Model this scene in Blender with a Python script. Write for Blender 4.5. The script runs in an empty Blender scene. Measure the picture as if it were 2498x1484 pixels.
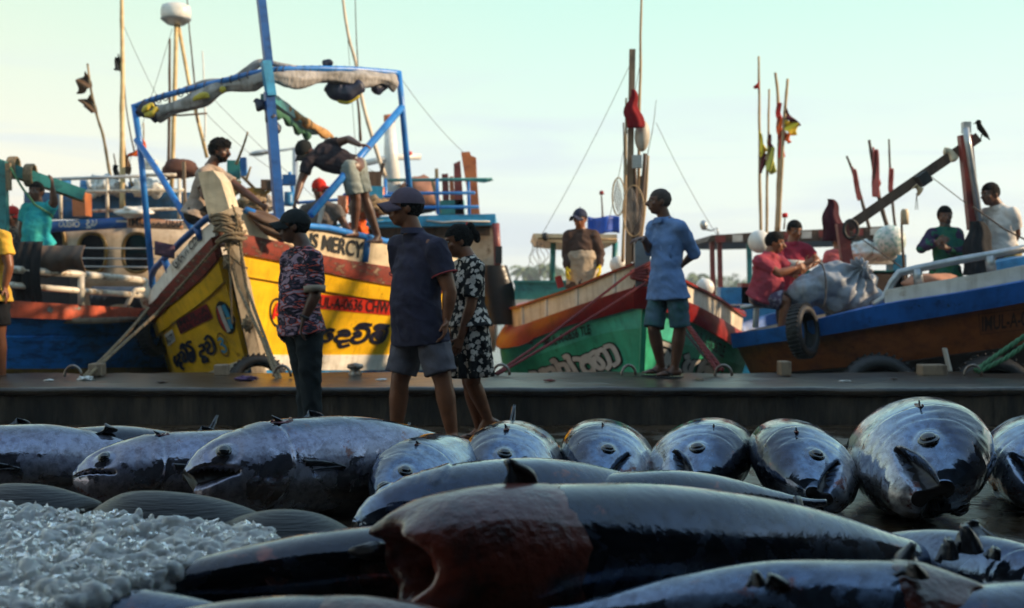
import bpy, math, random
from mathutils import Vector, Matrix, noise
from mathutils.bvhtree import BVHTree
V = Vector
R = math.radians
random.seed(7)
scene = bpy.context.scene
COL = scene.collection
# ---------------------------------------------------------------- camera
FPX, CX, HY, CAMZ = 3000.0, 1248.5, 720.0, 1.0      # focal length in photo units, image centre, horizon row, eye height
cam = bpy.data.cameras.new('camera')
cam.sensor_width = 36.0
cam.lens = 36.0 * FPX / 2497.0
cam.shift_y = -(742.0 - HY) / 2497.0
cam.clip_start = 0.05
cam.clip_end = 4000
cam.dof.use_dof = True
cam.dof.focus_distance = 5.6
cam.dof.aperture_fstop = 2.5
cam_ob = bpy.data.objects.new('camera', cam)
cam_ob.location = (0, 0, CAMZ)
cam_ob.rotation_euler = (R(90), 0, 0)
COL.objects.link(cam_ob)
scene.camera = cam_ob
# ---------------------------------------------------------------- light
SUN_EL, SUN_AZ = 24.0, 4.5            # elevation; degrees behind the picture's right
world = bpy.data.worlds.new('World')
scene.world = world
world.use_nodes = True
wn, wl = world.node_tree.nodes, world.node_tree.links
wn.clear()
wout = wn.new('ShaderNodeOutputWorld')
bg = wn.new('ShaderNodeBackground'); bg.inputs['Strength'].default_value = 0.13
sky = wn.new('ShaderNodeTexSky'); sky.sky_type = 'NISHITA'; sky.sun_disc = False
sky.sun_elevation = R(SUN_EL); sky.sun_rotation = R(90 + SUN_AZ)
sky.air_density = 1.0; sky.dust_density = 1.2; sky.ozone_density = 1.5
tc = wn.new('ShaderNodeTexCoord')
sx = wn.new('ShaderNodeSeparateXYZ'); wl.new(tc.outputs['Generated'], sx.inputs[0])
mp = wn.new('ShaderNodeMapping'); mp.inputs['Scale'].default_value = (1.6, 1.6, 16.0)
mp.inputs['Rotation'].default_value = (0.0, R(4), 0)
wl.new(tc.outputs['Generated'], mp.inputs[0])
nz = wn.new('ShaderNodeTexNoise'); nz.inputs['Scale'].default_value = 1.9; nz.inputs['Detail'].default_value = 7
nz.inputs['Roughness'].default_value = 0.55; nz.inputs['Distortion'].default_value = 0.6
wl.new(mp.outputs[0], nz.inputs['Vector'])
def wramp(src, stops):
    r = wn.new('ShaderNodeValToRGB'); e = r.color_ramp.elements
    for i, (p, c) in enumerate(stops):
        el = e[i] if i < 2 else e.new(p)
        el.position = p; el.color = tuple(c) + (1,)
    wl.new(src, r.inputs[0]); return r.outputs[0]
def wmix(f, a, b, blend='MIX'):
    m = wn.new('ShaderNodeMix'); m.data_type = 'RGBA'; m.blend_type = blend
    for s, v in ((m.inputs[0], f), (m.inputs[6], a), (m.inputs[7], b)):
        if hasattr(v, 'links'): wl.new(v, s)
        elif isinstance(v, (int, float)): s.default_value = v
        else: s.default_value = tuple(v) + (1,)
    return m.outputs[2]
# thin hazy cloud veil, thickest near the horizon, over the Nishita sky
SKYK = 5.6
veil = wramp(sx.outputs['Z'], [(0.0, (SKYK*0.98, SKYK*1.0, SKYK*0.96)), (0.10, (SKYK*0.90, SKYK*1.04, SKYK*0.93)), (0.24, (SKYK*0.65, SKYK*1.00, SKYK*0.85)),
                               (0.5, (SKYK*0.50, SKYK*0.82, SKYK*1.02)), (1.0, (SKYK*0.36, SKYK*0.60, SKYK*0.92))])
warm = wramp(sx.outputs['X'], [(0.0, (1.16, 0.99, 0.93)), (1.0, (1, 1, 1))])
wm = wn.new('ShaderNodeMapRange'); wl.new(sx.outputs['X'], wm.inputs[0])
wm.inputs[1].default_value = -0.42; wm.inputs[2].default_value = 0.02
for l in list(wl):
    pass
warm = wramp(wm.outputs[0], [(0.0, (1.18, 0.97, 0.88)), (1.0, (1, 1, 1))])
veil = wmix(1.0, veil, warm, 'MULTIPLY')
lowz = wramp(sx.outputs['Z'], [(0.0, (1, 1, 1)), (0.13, (.75, .75, .75)), (0.19, (0, 0, 0))])
streak = wramp(nz.outputs[0], [(0.46, (0, 0, 0)), (0.66, (1, 1, 1))])
cf = wmix(1.0, lowz, streak, 'MULTIPLY')
veil = wmix(cf, veil, (SKYK*0.76, SKYK*0.85, SKYK*0.92))
blend = wramp(sx.outputs['Z'], [(0.0, (.93,)*3), (0.3, (.9,)*3), (0.6, (.88,)*3), (1.0, (.88,)*3)])
full = wmix(blend, sky.outputs[0], veil)
wl.new(full, bg.inputs['Color']); wl.new(bg.outputs[0], wout.inputs[0])
sun = bpy.data.lights.new('sun', 'SUN'); sun.energy = 4.8; sun.angle = R(3.0); sun.color = (1.0, 0.74, 0.47)
sun_ob = bpy.data.objects.new('sun', sun)
a_ = R(SUN_AZ); e_ = R(SUN_EL)
SDIR = V((math.cos(a_)*math.cos(e_), -math.sin(a_)*math.cos(e_), math.sin(e_)))
sun_ob.rotation_euler = SDIR.to_track_quat('Z', 'Y').to_euler()
sun_ob.location = (20, -4, 12)
COL.objects.link(sun_ob)
vs = scene.view_settings
vs.view_transform = 'Standard'; vs.look = 'None'; vs.exposure = 0.55; vs.gamma = 1.0; vs.use_curve_mapping = False

# ---------------------------------------------------------------- helpers
def P(x, y, D):
    """point at photo position (x, y) and distance D"""
    return V(((x - CX) * D / FPX, D, CAMZ - (y - HY) * D / FPX))
def lerp(a, b, t): return a + (b - a) * t
_mats = {}
def mat(name, c, rough=0.6, metal=0.0, c2=None, scale=6.0, lo=0.45, hi=0.62, bump=0.0, bscale=30.0, stretch=(1, 1, 1), spec=0.5, coat=0.0, trans=0.0, alpha=1.0, var=0.12, c3=None, sub=0.0, crough=0.03, detail=5, streak=0.0):
    if name in _mats: return _mats[name]
    m = bpy.data.materials.new(name); m.use_nodes = True
    n, l = m.node_tree.nodes, m.node_tree.links
    b = n['Principled BSDF']
    t = n.new('ShaderNodeTexCoord'); mpn = n.new('ShaderNodeMapping'); mpn.inputs['Scale'].default_value = stretch
    l.new(t.outputs['Object'], mpn.inputs[0])
    nzz = n.new('ShaderNodeTexNoise'); nzz.inputs['Scale'].default_value = scale; nzz.inputs['Detail'].default_value = detail
    nzz.inputs['Roughness'].default_value = 0.65
    l.new(mpn.outputs[0], nzz.inputs['Vector'])
    r = n.new('ShaderNodeValToRGB'); e = r.color_ramp.elements
    e[0].position = lo; e[0].color = (*c, 1); e[1].position = hi; e[1].color = (*(c2 or [min(1, k*(1-var*1.5)) for k in c]), 1)
    if c3: el = e.new(min(0.95, hi + 0.07)); el.color = (*c3, 1)
    l.new(nzz.outputs[0], r.inputs[0])
    n2 = n.new('ShaderNodeTexNoise'); n2.inputs['Scale'].default_value = scale * 0.35; n2.inputs['Detail'].default_value = 3
    l.new(mpn.outputs[0], n2.inputs['Vector'])
    mr = n.new('ShaderNodeMapRange'); mr.inputs[1].default_value = 0.3; mr.inputs[2].default_value = 0.7
    mr.inputs[3].default_value = 1 - var * 2; mr.inputs[4].default_value = 1 + var
    l.new(n2.outputs[0], mr.inputs[0])
    mx = n.new('ShaderNodeMix'); mx.data_type = 'RGBA'; mx.blend_type = 'MULTIPLY'; mx.inputs[0].default_value = 1
    l.new(r.outputs[0], mx.inputs[6]); l.new(mr.outputs[0], mx.inputs[7])
    outc = mx.outputs[2]
    if streak:                                              # rain and rust runs
        ms = n.new('ShaderNodeMapping'); ms.inputs['Scale'].default_value = (7, 7, .7); l.new(t.outputs['Object'], ms.inputs[0])
        n4 = n.new('ShaderNodeTexNoise'); n4.inputs['Scale'].default_value = 2.2; n4.inputs['Detail'].default_value = 6; l.new(ms.outputs[0], n4.inputs['Vector'])
        r4 = n.new('ShaderNodeValToRGB'); r4.color_ramp.elements[0].position = .5; r4.color_ramp.elements[0].color = (1, 1, 1, 1); r4.color_ramp.elements[1].position = .72; r4.color_ramp.elements[1].color = (1-streak, 1-streak*1.15, 1-streak*1.3, 1)
        l.new(n4.outputs[0], r4.inputs[0])
        n5 = n.new('ShaderNodeTexNoise'); n5.inputs['Scale'].default_value = 5; n5.inputs['Detail'].default_value = 9; n5.inputs['Roughness'].default_value = .8; l.new(t.outputs['Object'], n5.inputs['Vector'])
        r5 = n.new('ShaderNodeValToRGB'); r5.color_ramp.elements[0].position = .60; r5.color_ramp.elements[0].color = (1, 1, 1, 1); r5.color_ramp.elements[1].position = .66; r5.color_ramp.elements[1].color = (.45, .36, .28, 1); l.new(n5.outputs[0], r5.inputs[0])
        for q_ in (r4, r5):
            m4 = n.new('ShaderNodeMix'); m4.data_type = 'RGBA'; m4.blend_type = 'MULTIPLY'; m4.inputs[0].default_value = 1; l.new(outc, m4.inputs[6]); l.new(q_.outputs[0], m4.inputs[7]); outc = m4.outputs[2]
    l.new(outc, b.inputs['Base Color'])
    b.inputs['Roughness'].default_value = rough; b.inputs['Metallic'].default_value = metal
    b.inputs['Specular IOR Level'].default_value = spec
    b.inputs['Coat Weight'].default_value = coat; b.inputs['Coat Roughness'].default_value = crough
    b.inputs['Transmission Weight'].default_value = trans; b.inputs['Alpha'].default_value = alpha
    if sub: b.inputs['Subsurface Weight'].default_value = sub; b.inputs['Subsurface Radius'].default_value = (.05, .05, .05)
    if bump:
        n3 = n.new('ShaderNodeTexNoise'); n3.inputs['Scale'].default_value = bscale; n3.inputs['Detail'].default_value = 4
        l.new(mpn.outputs[0], n3.inputs['Vector'])
        bp = n.new('ShaderNodeBump'); bp.inputs['Strength'].default_value = bump; bp.inputs['Distance'].default_value = 0.02
        l.new(n3.outputs[0], bp.inputs['Height']); l.new(bp.outputs[0], b.inputs['Normal'])
    _mats[name] = m
    return m
def tag(o, label=None, cat=None, group=None, kind=None):
    if label: o['label'] = label
    if cat: o['category'] = cat
    if group: o['group'] = group
    if kind: o['kind'] = kind
    return o
def thing(name, loc, label, cat, group=None):
    o = bpy.data.objects.new(name, None); o.location = loc; o.empty_display_size = 0.1
    COL.objects.link(o)
    return tag(o, label, cat, group)
def wloc(o):
    p = V((0, 0, 0))
    while o is not None: p = p + V(o.location); o = o.parent
    return p
def link_mesh(name, me, m=None, parent=None, world=True):
    """me has world coordinates; moved into the parent's frame, or given a base origin when top-level"""
    o = bpy.data.objects.new(name, me)
    COL.objects.link(o)
    if m is not None and not me.materials: me.materials.append(m)
    if world:
        if parent is not None: off = wloc(parent)
        else:
            cs = [v.co for v in me.vertices]
            off = V(((min(c.x for c in cs)+max(c.x for c in cs))/2, (min(c.y for c in cs)+max(c.y for c in cs))/2, min(c.z for c in cs)))
            o.location = off
        me.transform(Matrix.Translation(-off))
    if parent is not None: o.parent = parent
    return o
def frame(d, ref=None):
    d = d.normalized(); ref = ref if ref is not None else V((0, 0, 1))
    if abs(d.dot(ref)) > 0.97: ref = V((1, 0, 0)) if abs(d.x) < 0.9 else V((0, 1, 0))
    s = d.cross(ref).normalized(); u = s.cross(d).normalized()
    return s, u
class MB:
    def __init__(s): s.v = []; s.f = []
    def add(s, vs_, fs_):
        k = len(s.v); s.v += [V(a) for a in vs_]; s.f += [tuple(k + i for i in f) for f in fs_]; return s
    def box(s, a, b, w, h=None, ref=None):
        """bar from a to b with section w x h"""
        a, b = V(a), V(b); h = h or w; sd, u = frame(b - a, ref)
        q = [p + sd*(i*w/2) + u*(j*h/2) for p in (a, b) for i, j in ((-1, -1), (1, -1), (1, 1), (-1, 1))]
        return s.add(q, [(0, 1, 2, 3), (7, 6, 5, 4), (0, 4, 5, 1), (1, 5, 6, 2), (2, 6, 7, 3), (3, 7, 4, 0)])
    def cube(s, c, dx, dy, dz, rz=0):
        c = V(c); m = Matrix.Rotation(rz, 3, 'Z')
        q = [c + m @ V((i*dx/2, j*dy/2, k*dz/2)) for k in (-1, 1) for i, j in ((-1, -1), (1, -1), (1, 1), (-1, 1))]
        return s.add(q, [(3, 2, 1, 0), (4, 5, 6, 7), (0, 1, 5, 4), (1, 2, 6, 5), (2, 3, 7, 6), (3, 0, 4, 7)])
    def tube(s, pts, r, n=8, closed=False, caps=True, flat=1.0, ref=None):
        pts = [V(p) for p in pts]; N = len(pts); k = len(s.v); prev = ref
        for i, p in enumerate(pts):
            d = (pts[(i+1) % N] - pts[i-1]) if closed else (pts[min(i+1, N-1)] - pts[max(i-1, 0)])
            if d.length < 1e-9: d = V((0, 0, 1))
            sd, u = frame(d, prev); prev = u
            rr = r[i] if isinstance(r, (list, tuple)) else r
            for j in range(n):
                a = 2*math.pi*j/n
                s.v.append(p + sd*(math.cos(a)*rr) + u*(math.sin(a)*rr*flat))
        for i in range(N if closed else N-1):
            for j in range(n):
                a0, a1 = k + i*n + j, k + i*n + (j+1) % n
                b0, b1 = k + ((i+1) % N)*n + j, k + ((i+1) % N)*n + (j+1) % n
                s.f.append((a0, a1, b1, b0))
        if caps and not closed:
            s.f.append(tuple(k + j for j in reversed(range(n)))); s.f.append(tuple(k + (N-1)*n + j for j in range(n)))
        return s
    def ell(s, c, ax, ay, az, nu=16, nv=10):
        c = V(c); ax, ay, az = V(ax), V(ay), V(az); k = len(s.v)
        if ax.cross(ay).dot(az) < 0: ay = -ay
        s.v.append(c - az)
        for i in range(1, nv):
            th = math.pi*i/nv - math.pi/2
            for j in range(nu):
                a = 2*math.pi*j/nu
                s.v.append(c + ax*(math.cos(th)*math.cos(a)) + ay*(math.cos(th)*math.sin(a)) + az*math.sin(th))
        s.v.append(c + az); top = len(s.v)-1
        for j in range(nu): s.f.append((k, k+1+(j+1) % nu, k+1+j))
        for i in range(nv-2):
            for j in range(nu):
                s.f.append((k+1+i*nu+j, k+1+i*nu+(j+1) % nu, k+1+(i+1)*nu+(j+1) % nu, k+1+(i+1)*nu+j))
        for j in range(nu): s.f.append((k+1+(nv-2)*nu+j, k+1+(nv-2)*nu+(j+1) % nu, top))
        return s
    def ball(s, c, r, nu=16, nv=10): return s.ell(c, (r, 0, 0), (0, r, 0), (0, 0, r), nu, nv)
    def lathe(s, c, prof, n=24, axis=None):
        c = V(c); axis = V(axis) if axis is not None else V((0, 0, 1)); sd, u = frame(axis); k = len(s.v); ax = axis.normalized()
        for r, h in prof:
            for j in range(n):
                a = 2*math.pi*j/n
                s.v.append(c + ax*h + sd*(math.cos(a)*r) - u*(math.sin(a)*r))
        for i in range(len(prof)-1):
            for j in range(n):
                s.f.append((k+i*n+j, k+i*n+(j+1) % n, k+(i+1)*n+(j+1) % n, k+(i+1)*n+j))
        return s
    def grid(s, fn, nu, nv, closeu=False):
        k = len(s.v)
        for j in range(nv+1):
            for i in range(nu + (0 if closeu else 1)): s.v.append(V(fn(i/nu, j/nv)))
        w = nu if closeu else nu+1
        for j in range(nv):
            for i in range(nu):
                i1 = (i+1) % w if closeu else i+1
                s.f.append((k+j*w+i, k+j*w+i1, k+(j+1)*w+i1, k+(j+1)*w+i))
        return s
    def slab(s, fn, nu, nv, th):
        """curved sheet with real thickness: fn(u,v)->point, extruded along local normal"""
        def nrm(u, v):
            e = 1e-3; u0, v0 = min(u, 1-e), min(v, 1-e)
            a = V(fn(u0+e, v)) - V(fn(u0, v)); b = V(fn(u, v0+e)) - V(fn(u, v0)); c = a.cross(b)
            return c.normalized() if c.length > 1e-14 else V((0, 0, 1))
        k = len(s.v); w = nu+1; N = w*(nv+1)
        A = [[V(fn(i/nu, j/nv)) for i in range(w)] for j in range(nv+1)]
        Nn = [[nrm(i/nu, j/nv) for i in range(w)] for j in range(nv+1)]
        for sg in (1, -1):
            for j in range(nv+1):
                for i in range(w): s.v.append(A[j][i] + Nn[j][i]*(th/2*sg))
        for j in range(nv):
            for i in range(nu):
                a, b, c, d = j*w+i, j*w+i+1, (j+1)*w+i+1, (j+1)*w+i
                s.f.append((k+a, k+b, k+c, k+d)); s.f.append((k+N+d, k+N+c, k+N+b, k+N+a))
        ring = [i for i in range(w)] + [j*w+nu for j in range(1, nv+1)] + [nv*w+i for i in range(nu-1, -1, -1)] + [j*w for j in range(nv-1, 0, -1)]
        for q in range(len(ring)):
            a, b = ring[q], ring[(q+1) % len(ring)]
            s.f.append((k+a, k+N+a, k+N+b, k+b))
        return s
    def prism(s, poly, d):
        """polygon (3d points, planar) extruded by vector d"""
        n = len(poly); d = V(d); poly = [V(p) for p in poly]
        s.add(poly + [p + d for p in poly], [tuple(range(n)), tuple(reversed(range(n, 2*n)))] + [(i, n+i, n+(i+1) % n, (i+1) % n) for i in range(n)])
        return s
    def mesh(s, name='m', smooth=True):
        me = bpy.data.meshes.new(name); me.from_pydata([tuple(v) for v in s.v], [], s.f); me.validate(); me.update()
        if smooth: me.polygons.foreach_set('use_smooth', [True]*len(me.polygons))
        return me
    def build(s, name, m, parent=None, smooth=True, label=None, cat=None, group=None, kind=None, auto=None):
        me = s.mesh(name, smooth)
        if auto: me.set_sharp_from_angle(angle=R(auto))
        o = link_mesh(name, me, m, parent)
        return tag(o, label, cat, group, kind)
def cr(p0, p1, p2, p3, t):
    return 0.5*((2*p1) + (p2-p0)*t + (2*p0-5*p1+4*p2-p3)*t*t + (3*p1-p0-3*p2+p3)*t*t*t)
def spline(pts, n):
    pts = [V(p) for p in pts]; out = []
    m = len(pts)-1
    for i in range(m):
        for k in range(n):
            out.append(cr(pts[max(i-1, 0)], pts[i], pts[i+1], pts[min(i+2, m)], k/n))
    out.append(pts[-1]); return out
def sag(a, b, drop, n=12):
    a, b = V(a), V(b)
    return [lerp(a, b, i/n) - V((0, 0, drop*4*(i/n)*(1-i/n))) for i in range(n+1)]
def rope(pts, r=0.012, tw=True):
    """three-strand twisted rope"""
    b = MB(); pts = [V(p) for p in pts]
    L = sum((pts[i+1]-pts[i]).length for i in range(len(pts)-1)); n = max(8, min(160, int(L/0.03)))
    cum = [0]
    for i in range(len(pts)-1): cum.append(cum[-1] + (pts[i+1]-pts[i]).length)
    def at(s_):
        for i in range(len(pts)-1):
            if s_ <= cum[i+1] or i == len(pts)-2: return lerp(pts[i], pts[i+1], (s_-cum[i])/max(1e-6, cum[i+1]-cum[i]))
    if not tw: return b.tube([at(L*i/n) for i in range(n+1)], r, 8)
    for k in range(3):
        q = []
        for i in range(n+1):
            p = at(L*i/n); d = at(min(L, L*i/n+0.01)) - at(max(0, L*i/n-0.01)); sd, u = frame(d)
            a = 2*math.pi*(k/3 + L*i/n/(r*9)); q.append(p + (sd*math.cos(a)+u*math.sin(a))*r*0.55)
        b.tube(q, r*0.6, 6)
    return b
class Surf:
    """hull side: columns along the length, rows down from gunwale; entries are photo x, y, distance"""
    def __init__(s, cols): s.c = [[P(*q) for q in col] for col in cols]
    def at(s, t, v):
        n = len(s.c)-1; x = min(max(t, 0), 1)*n; i = min(int(x), n-1); f = x-i; m = len(s.c[0])-1
        y = v; j = min(max(int(y), 0), m-1); g = y-j
        def row(jj): 
            C = s.c
            return cr(C[max(i-1, 0)][jj], C[i][jj], C[i+1][jj], C[min(i+2, n)][jj], f)
        return lerp(row(j), row(j+1), g)
    def nrm(s, t, v):
        e = 1e-3; t0 = min(t, 1-e); a = s.at(t0+e, v)-s.at(t0, v); b = s.at(t, v+e)-s.at(t, max(0, v-e))
        n = a.cross(b).normalized()
        return n
    def strip(s, v0, v1, off, name, m, parent, t0=0.0, t1=1.0, nt=28, nv=3, th=0.05, sgn=1, bulge=0.0, auto=40, label=None):
        """one strake of the hull, standing off by off, th thick"""
        b = MB()
        def fo(u, v):
            t = lerp(t0, t1, u); w = lerp(v0, v1, v)
            return s.at(t, w) + s.nrm(t, w)*(sgn*(off + bulge*4*v*(1-v)))
        def fi(u, v):
            t = lerp(t0, t1, u); w = lerp(v0, v1, v)
            return s.at(t, w) + s.nrm(t, w)*(sgn*(off - th))
        k = 0; w = nt+1
        b.grid(fo, nt, nv); N = len(b.v); b.grid(fi, nt, nv)
        fs = b.f[:nt*nv]; fin = b.f[nt*nv:]
        if sgn < 0: b.f = [tuple(reversed(f)) for f in fs] + list(fin)
        else: b.f = list(fs) + [tuple(reversed(f)) for f in fin]
        ring = [i for i in range(w)] + [j*w+nt for j in range(1, nv+1)] + [nv*w+i for i in range(nt-1, -1, -1)] + [j*w for j in range(nv-1, 0, -1)]
        for q in range(len(ring)):
            a, c = ring[q], ring[(q+1) % len(ring)]
            b.f.append((a, N+a, N+c, c))
        me = b.mesh(name)
        import bmesh
        bm = bmesh.new(); bm.from_mesh(me); bmesh.ops.recalc_face_normals(bm, faces=bm.faces); bm.to_mesh(me); bm.free()
        me.set_sharp_from_angle(angle=R(auto))
        return tag(link_mesh(name, me, m, parent), label)
def bvh_of(objs):
    vs_, fs_ = [], []
    for o in objs:
        k = len(vs_); off = wloc(o); vs_ += [v.co + off for v in o.data.vertices]; fs_ += [tuple(k+i for i in p.vertices) for p in o.data.polygons]
    return BVHTree.FromPolygons(vs_, fs_)
def cast(bvh, x, y, lift=0.006):
    o = V((0, 0, CAMZ)); d = (P(x, y, 10) - o).normalized()
    h = bvh.ray_cast(o, d)
    if h[0] is None: return None
    n = h[1]
    if n.dot(d) > 0: n = -n
    return h[0] + n*lift
def shop_graph(ws):
    vl = ws.view_layers[0]
    with bpy.context.temp_override(scene=ws, view_layer=vl):
        dg = bpy.context.evaluated_depsgraph_get(); dg.update()
    return dg
def text_mesh(txt, shear=0.0, bold=0.0, res=3):
    c = bpy.data.curves.new('lettering', 'FONT'); c.body = txt; c.offset = bold; c.shear = shear; c.resolution_u = res
    if 'workshop' not in bpy.data.scenes: bpy.data.scenes.new('workshop')
    ws = bpy.data.scenes['workshop']
    o = bpy.data.objects.new('lettering', c); ws.collection.objects.link(o)
    dg = shop_graph(ws)
    me = bpy.data.meshes.new_from_object(o.evaluated_get(dg))
    bpy.data.objects.remove(o); bpy.data.curves.remove(c)
    return me
def lettering(txt, quad, bvh, m, parent, shear=0.0, bold=0.0, lift=0.008, name='lettering', flipcheck=False):
    """painted words: text mapped into a photo quad (tl,tr,br,bl), laid on the surface behind it"""
    me = text_mesh(txt, shear, bold); vs_ = [v.co.copy() for v in me.vertices]
    x0, x1 = min(v.x for v in vs_), max(v.x for v in vs_); y0, y1 = min(v.y for v in vs_), max(v.y for v in vs_)
    tl, tr, br, bl = [V((*q, 0)) for q in quad]; last = None
    fc = [tuple(p.vertices) for p in me.polygons]
    out = []
    for v in vs_:
        a, b = (v.x-x0)/(x1-x0), (v.y-y0)/(y1-y0)
        q = lerp(lerp(bl, br, a), lerp(tl, tr, a), b)
        out.append((cast(bvh, q.x, q.y, lift) if bvh is not None else None))
    ok = set(i for i, p in enumerate(out) if p is not None)
    b = MB(); b.v = [p if p is not None else V((0, 0, 0)) for p in out]; b.f = [f for f in fc if all(i in ok for i in f)]
    used = sorted(set(i for f in b.f for i in f)); rm = {i: k for k, i in enumerate(used)}
    b.v = [b.v[i] for i in used]; b.f = [tuple(rm[i] for i in f) for f in b.f]
    if not b.f: return None
    return b.build(name, m, parent, smooth=False)
def strokes(lines, w, bvh, m, parent, name='lettering', lift=0.009, n=5, tf=None, ends=True):
    """brush strokes: photo polylines laid on a surface as flat ribbons"""
    b = MB()
    for ln in lines:
        pts = spline([V((*(tf(*p) if tf else p), 0)) for p in ln], n) if len(ln) > 2 else [lerp(V((*(tf(*ln[0]) if tf else ln[0]), 0)), V((*(tf(*ln[1]) if tf else ln[1]), 0)), k/4) for k in range(5)]
        L, Rr = [], []
        for i, p in enumerate(pts):
            d = (pts[min(i+1, len(pts)-1)] - pts[max(i-1, 0)]); d.z = 0
            if d.length < 1e-6: d = V((1, 0, 0))
            d.normalize(); q = V((-d.y, d.x, 0))*(w/2)
            if i == 0: p = p - d*(w*0.35)
            if i == len(pts)-1: p = p + d*(w*0.35)
            L.append(cast(bvh, p.x+q.x, p.y+q.y, lift)); Rr.append(cast(bvh, p.x-q.x, p.y-q.y, lift))
        for i in range(len(pts)-1):
            q = [L[i], L[i+1], Rr[i+1], Rr[i]]
            if all(a is not None for a in q): b.add(q, [(0, 1, 2, 3)])
    if not b.f: return None
    return b.build(name, m, parent, smooth=False)
def patch(poly, bvh, m, parent, name, lift=0.005, n=10):
    """painted panel: photo quad subdivided and laid on a surface"""
    tl, tr, br, bl = [V((*q, 0)) for q in poly]; b = MB()
    G = [[cast(bvh, *(lerp(lerp(tl, tr, i/n), lerp(bl, br, i/n), j/n))[:2], lift) for i in range(n+1)] for j in range(n+1)]
    for j in range(n):
        for i in range(n):
            q = [G[j][i], G[j][i+1], G[j+1][i+1], G[j+1][i]]
            if all(a is not None for a in q): b.add(q, [(0, 3, 2, 1)])
    return b.build(name, m, parent, smooth=False) if b.f else None
def disc(cx, cy, a, b_, rot, bvh, m, parent, name, lift, inner=0.0, n=40, clip=None):
    b = MB(); cr_, sr_ = math.cos(rot), math.sin(rot)
    def pt(k, rr):
        u, v = math.cos(2*math.pi*k/n)*a*rr, math.sin(2*math.pi*k/n)*b_*rr
        return cast(bvh, cx + u*cr_ - v*sr_, cy + u*sr_ + v*cr_, lift)
    rs = [1, inner] if inner > 0 else [1, .66, .33, .02]
    G = [[pt(k, r_) for k in range(n)] for r_ in rs]
    for i in range(len(rs)-1):
        for k in range(n):
            q = [G[i][k], G[i][(k+1) % n], G[i+1][(k+1) % n], G[i+1][k]]
            if all(x is not None for x in q): b.add(q, [(0, 1, 2, 3)])
    return b.build(name, m, parent, smooth=False) if b.f else None
_fz = [0]
def fuse(mb, voxel, smooth=6, name='body'):
    """union of overlapping closed shapes as one continuous skin"""
    if 'workshop' not in bpy.data.scenes: bpy.data.scenes.new('workshop')
    ws = bpy.data.scenes['workshop']
    me = mb.mesh('tmp'); o = bpy.data.objects.new('tmp', me); ws.collection.objects.link(o)
    r = o.modifiers.new('r', 'REMESH'); r.mode = 'VOXEL'; r.voxel_size = voxel; r.use_smooth_shade = True
    if smooth: s_ = o.modifiers.new('s', 'SMOOTH'); s_.iterations = smooth; s_.factor = 0.5
    dg = shop_graph(ws)
    out = bpy.data.meshes.new_from_object(o.evaluated_get(dg)); out.name = name
    bpy.data.objects.remove(o); bpy.data.meshes.remove(me)
    out.polygons.foreach_set('use_smooth', [True]*len(out.polygons)); out.materials.clear()
    return out
def kids(o): return [c for c in bpy.data.objects if c.parent == o]
def copy_tree(o, parent=None):
    c = o.copy(); COL.objects.link(c); c.parent = parent
    for ch in kids(o): copy_tree(ch, c)
    return c
# ================================================================ setting
def wet_floor():
    m = bpy.data.materials.new('wet_tiles'); m.use_nodes = True
    n, l = m.node_tree.nodes, m.node_tree.links; b = n['Principled BSDF']
    t = n.new('ShaderNodeTexCoord')
    mpn = n.new('ShaderNodeMapping'); mpn.inputs['Rotation'].default_value = (0, 0, R(31)); l.new(t.outputs['Object'], mpn.inputs[0])
    br = n.new('ShaderNodeTexBrick'); br.offset = 0.0; br.inputs['Scale'].default_value = 1.0
    br.inputs['Brick Width'].default_value = 0.6; br.inputs['Row Height'].default_value = 0.6; br.inputs['Mortar Size'].default_value = 0.006
    br.inputs['Color1'].default_value = (.045, .026, .013, 1); br.inputs['Color2'].default_value = (.06, .034, .016, 1); br.inputs['Mortar'].default_value = (.004, .003, .002, 1)
    l.new(mpn.outputs[0], br.inputs['Vector'])
    nz_ = n.new('ShaderNodeTexNoise'); nz_.inputs['Scale'].default_value = 3; nz_.inputs['Detail'].default_value = 8; l.new(t.outputs['Object'], nz_.inputs['Vector'])
    r = n.new('ShaderNodeValToRGB'); r.color_ramp.elements[0].position = .4; r.color_ramp.elements[0].color = (.55, .55, .55, 1); r.color_ramp.elements[1].position = .65; r.color_ramp.elements[1].color = (1.5, 1.5, 1.5, 1)
    l.new(nz_.outputs[0], r.inputs[0])
    mx = n.new('ShaderNodeMix'); mx.data_type = 'RGBA'; mx.blend_type = 'MULTIPLY'; mx.inputs[0].default_value = 1
    l.new(br.outputs[0], mx.inputs[6]); l.new(r.outputs[0], mx.inputs[7]); l.new(mx.outputs[2], b.inputs['Base Color'])
    r2 = n.new('ShaderNodeMapRange'); r2.inputs[1].default_value = .4; r2.inputs[2].default_value = .65; r2.inputs[3].default_value = .12; r2.inputs[4].default_value = .45
    l.new(nz_.outputs[0], r2.inputs[0]); l.new(r2.outputs[0], b.inputs['Roughness'])
    n3 = n.new('ShaderNodeTexNoise'); n3.inputs['Scale'].default_value = 14; n3.inputs['Detail'].default_value = 6; l.new(t.outputs['Object'], n3.inputs['Vector'])
    bp = n.new('ShaderNodeBump'); bp.inputs['Strength'].default_value = .35; bp.inputs['Distance'].default_value = .02; l.new(n3.outputs[0], bp.inputs['Height']); l.new(bp.outputs[0], b.inputs['Normal'])
    return m
M_floor = wet_floor()
QF, QB, QZ = 9.45, 11.36, 0.28        # front, back and top of the raised quay edge
b = MB(); b.cube((0, (QF-22)/2, -0.25), 70, QF+22, 0.5); b.build('floor', M_floor, kind='structure', smooth=False)
M_quay = mat('quay_concrete', (.060, .040, .024), .3, c2=(.026, .018, .011), scale=2.5, bump=.9, bscale=7, var=.3, stretch=(.7, 1.6, .5), hi=.55)
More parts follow.
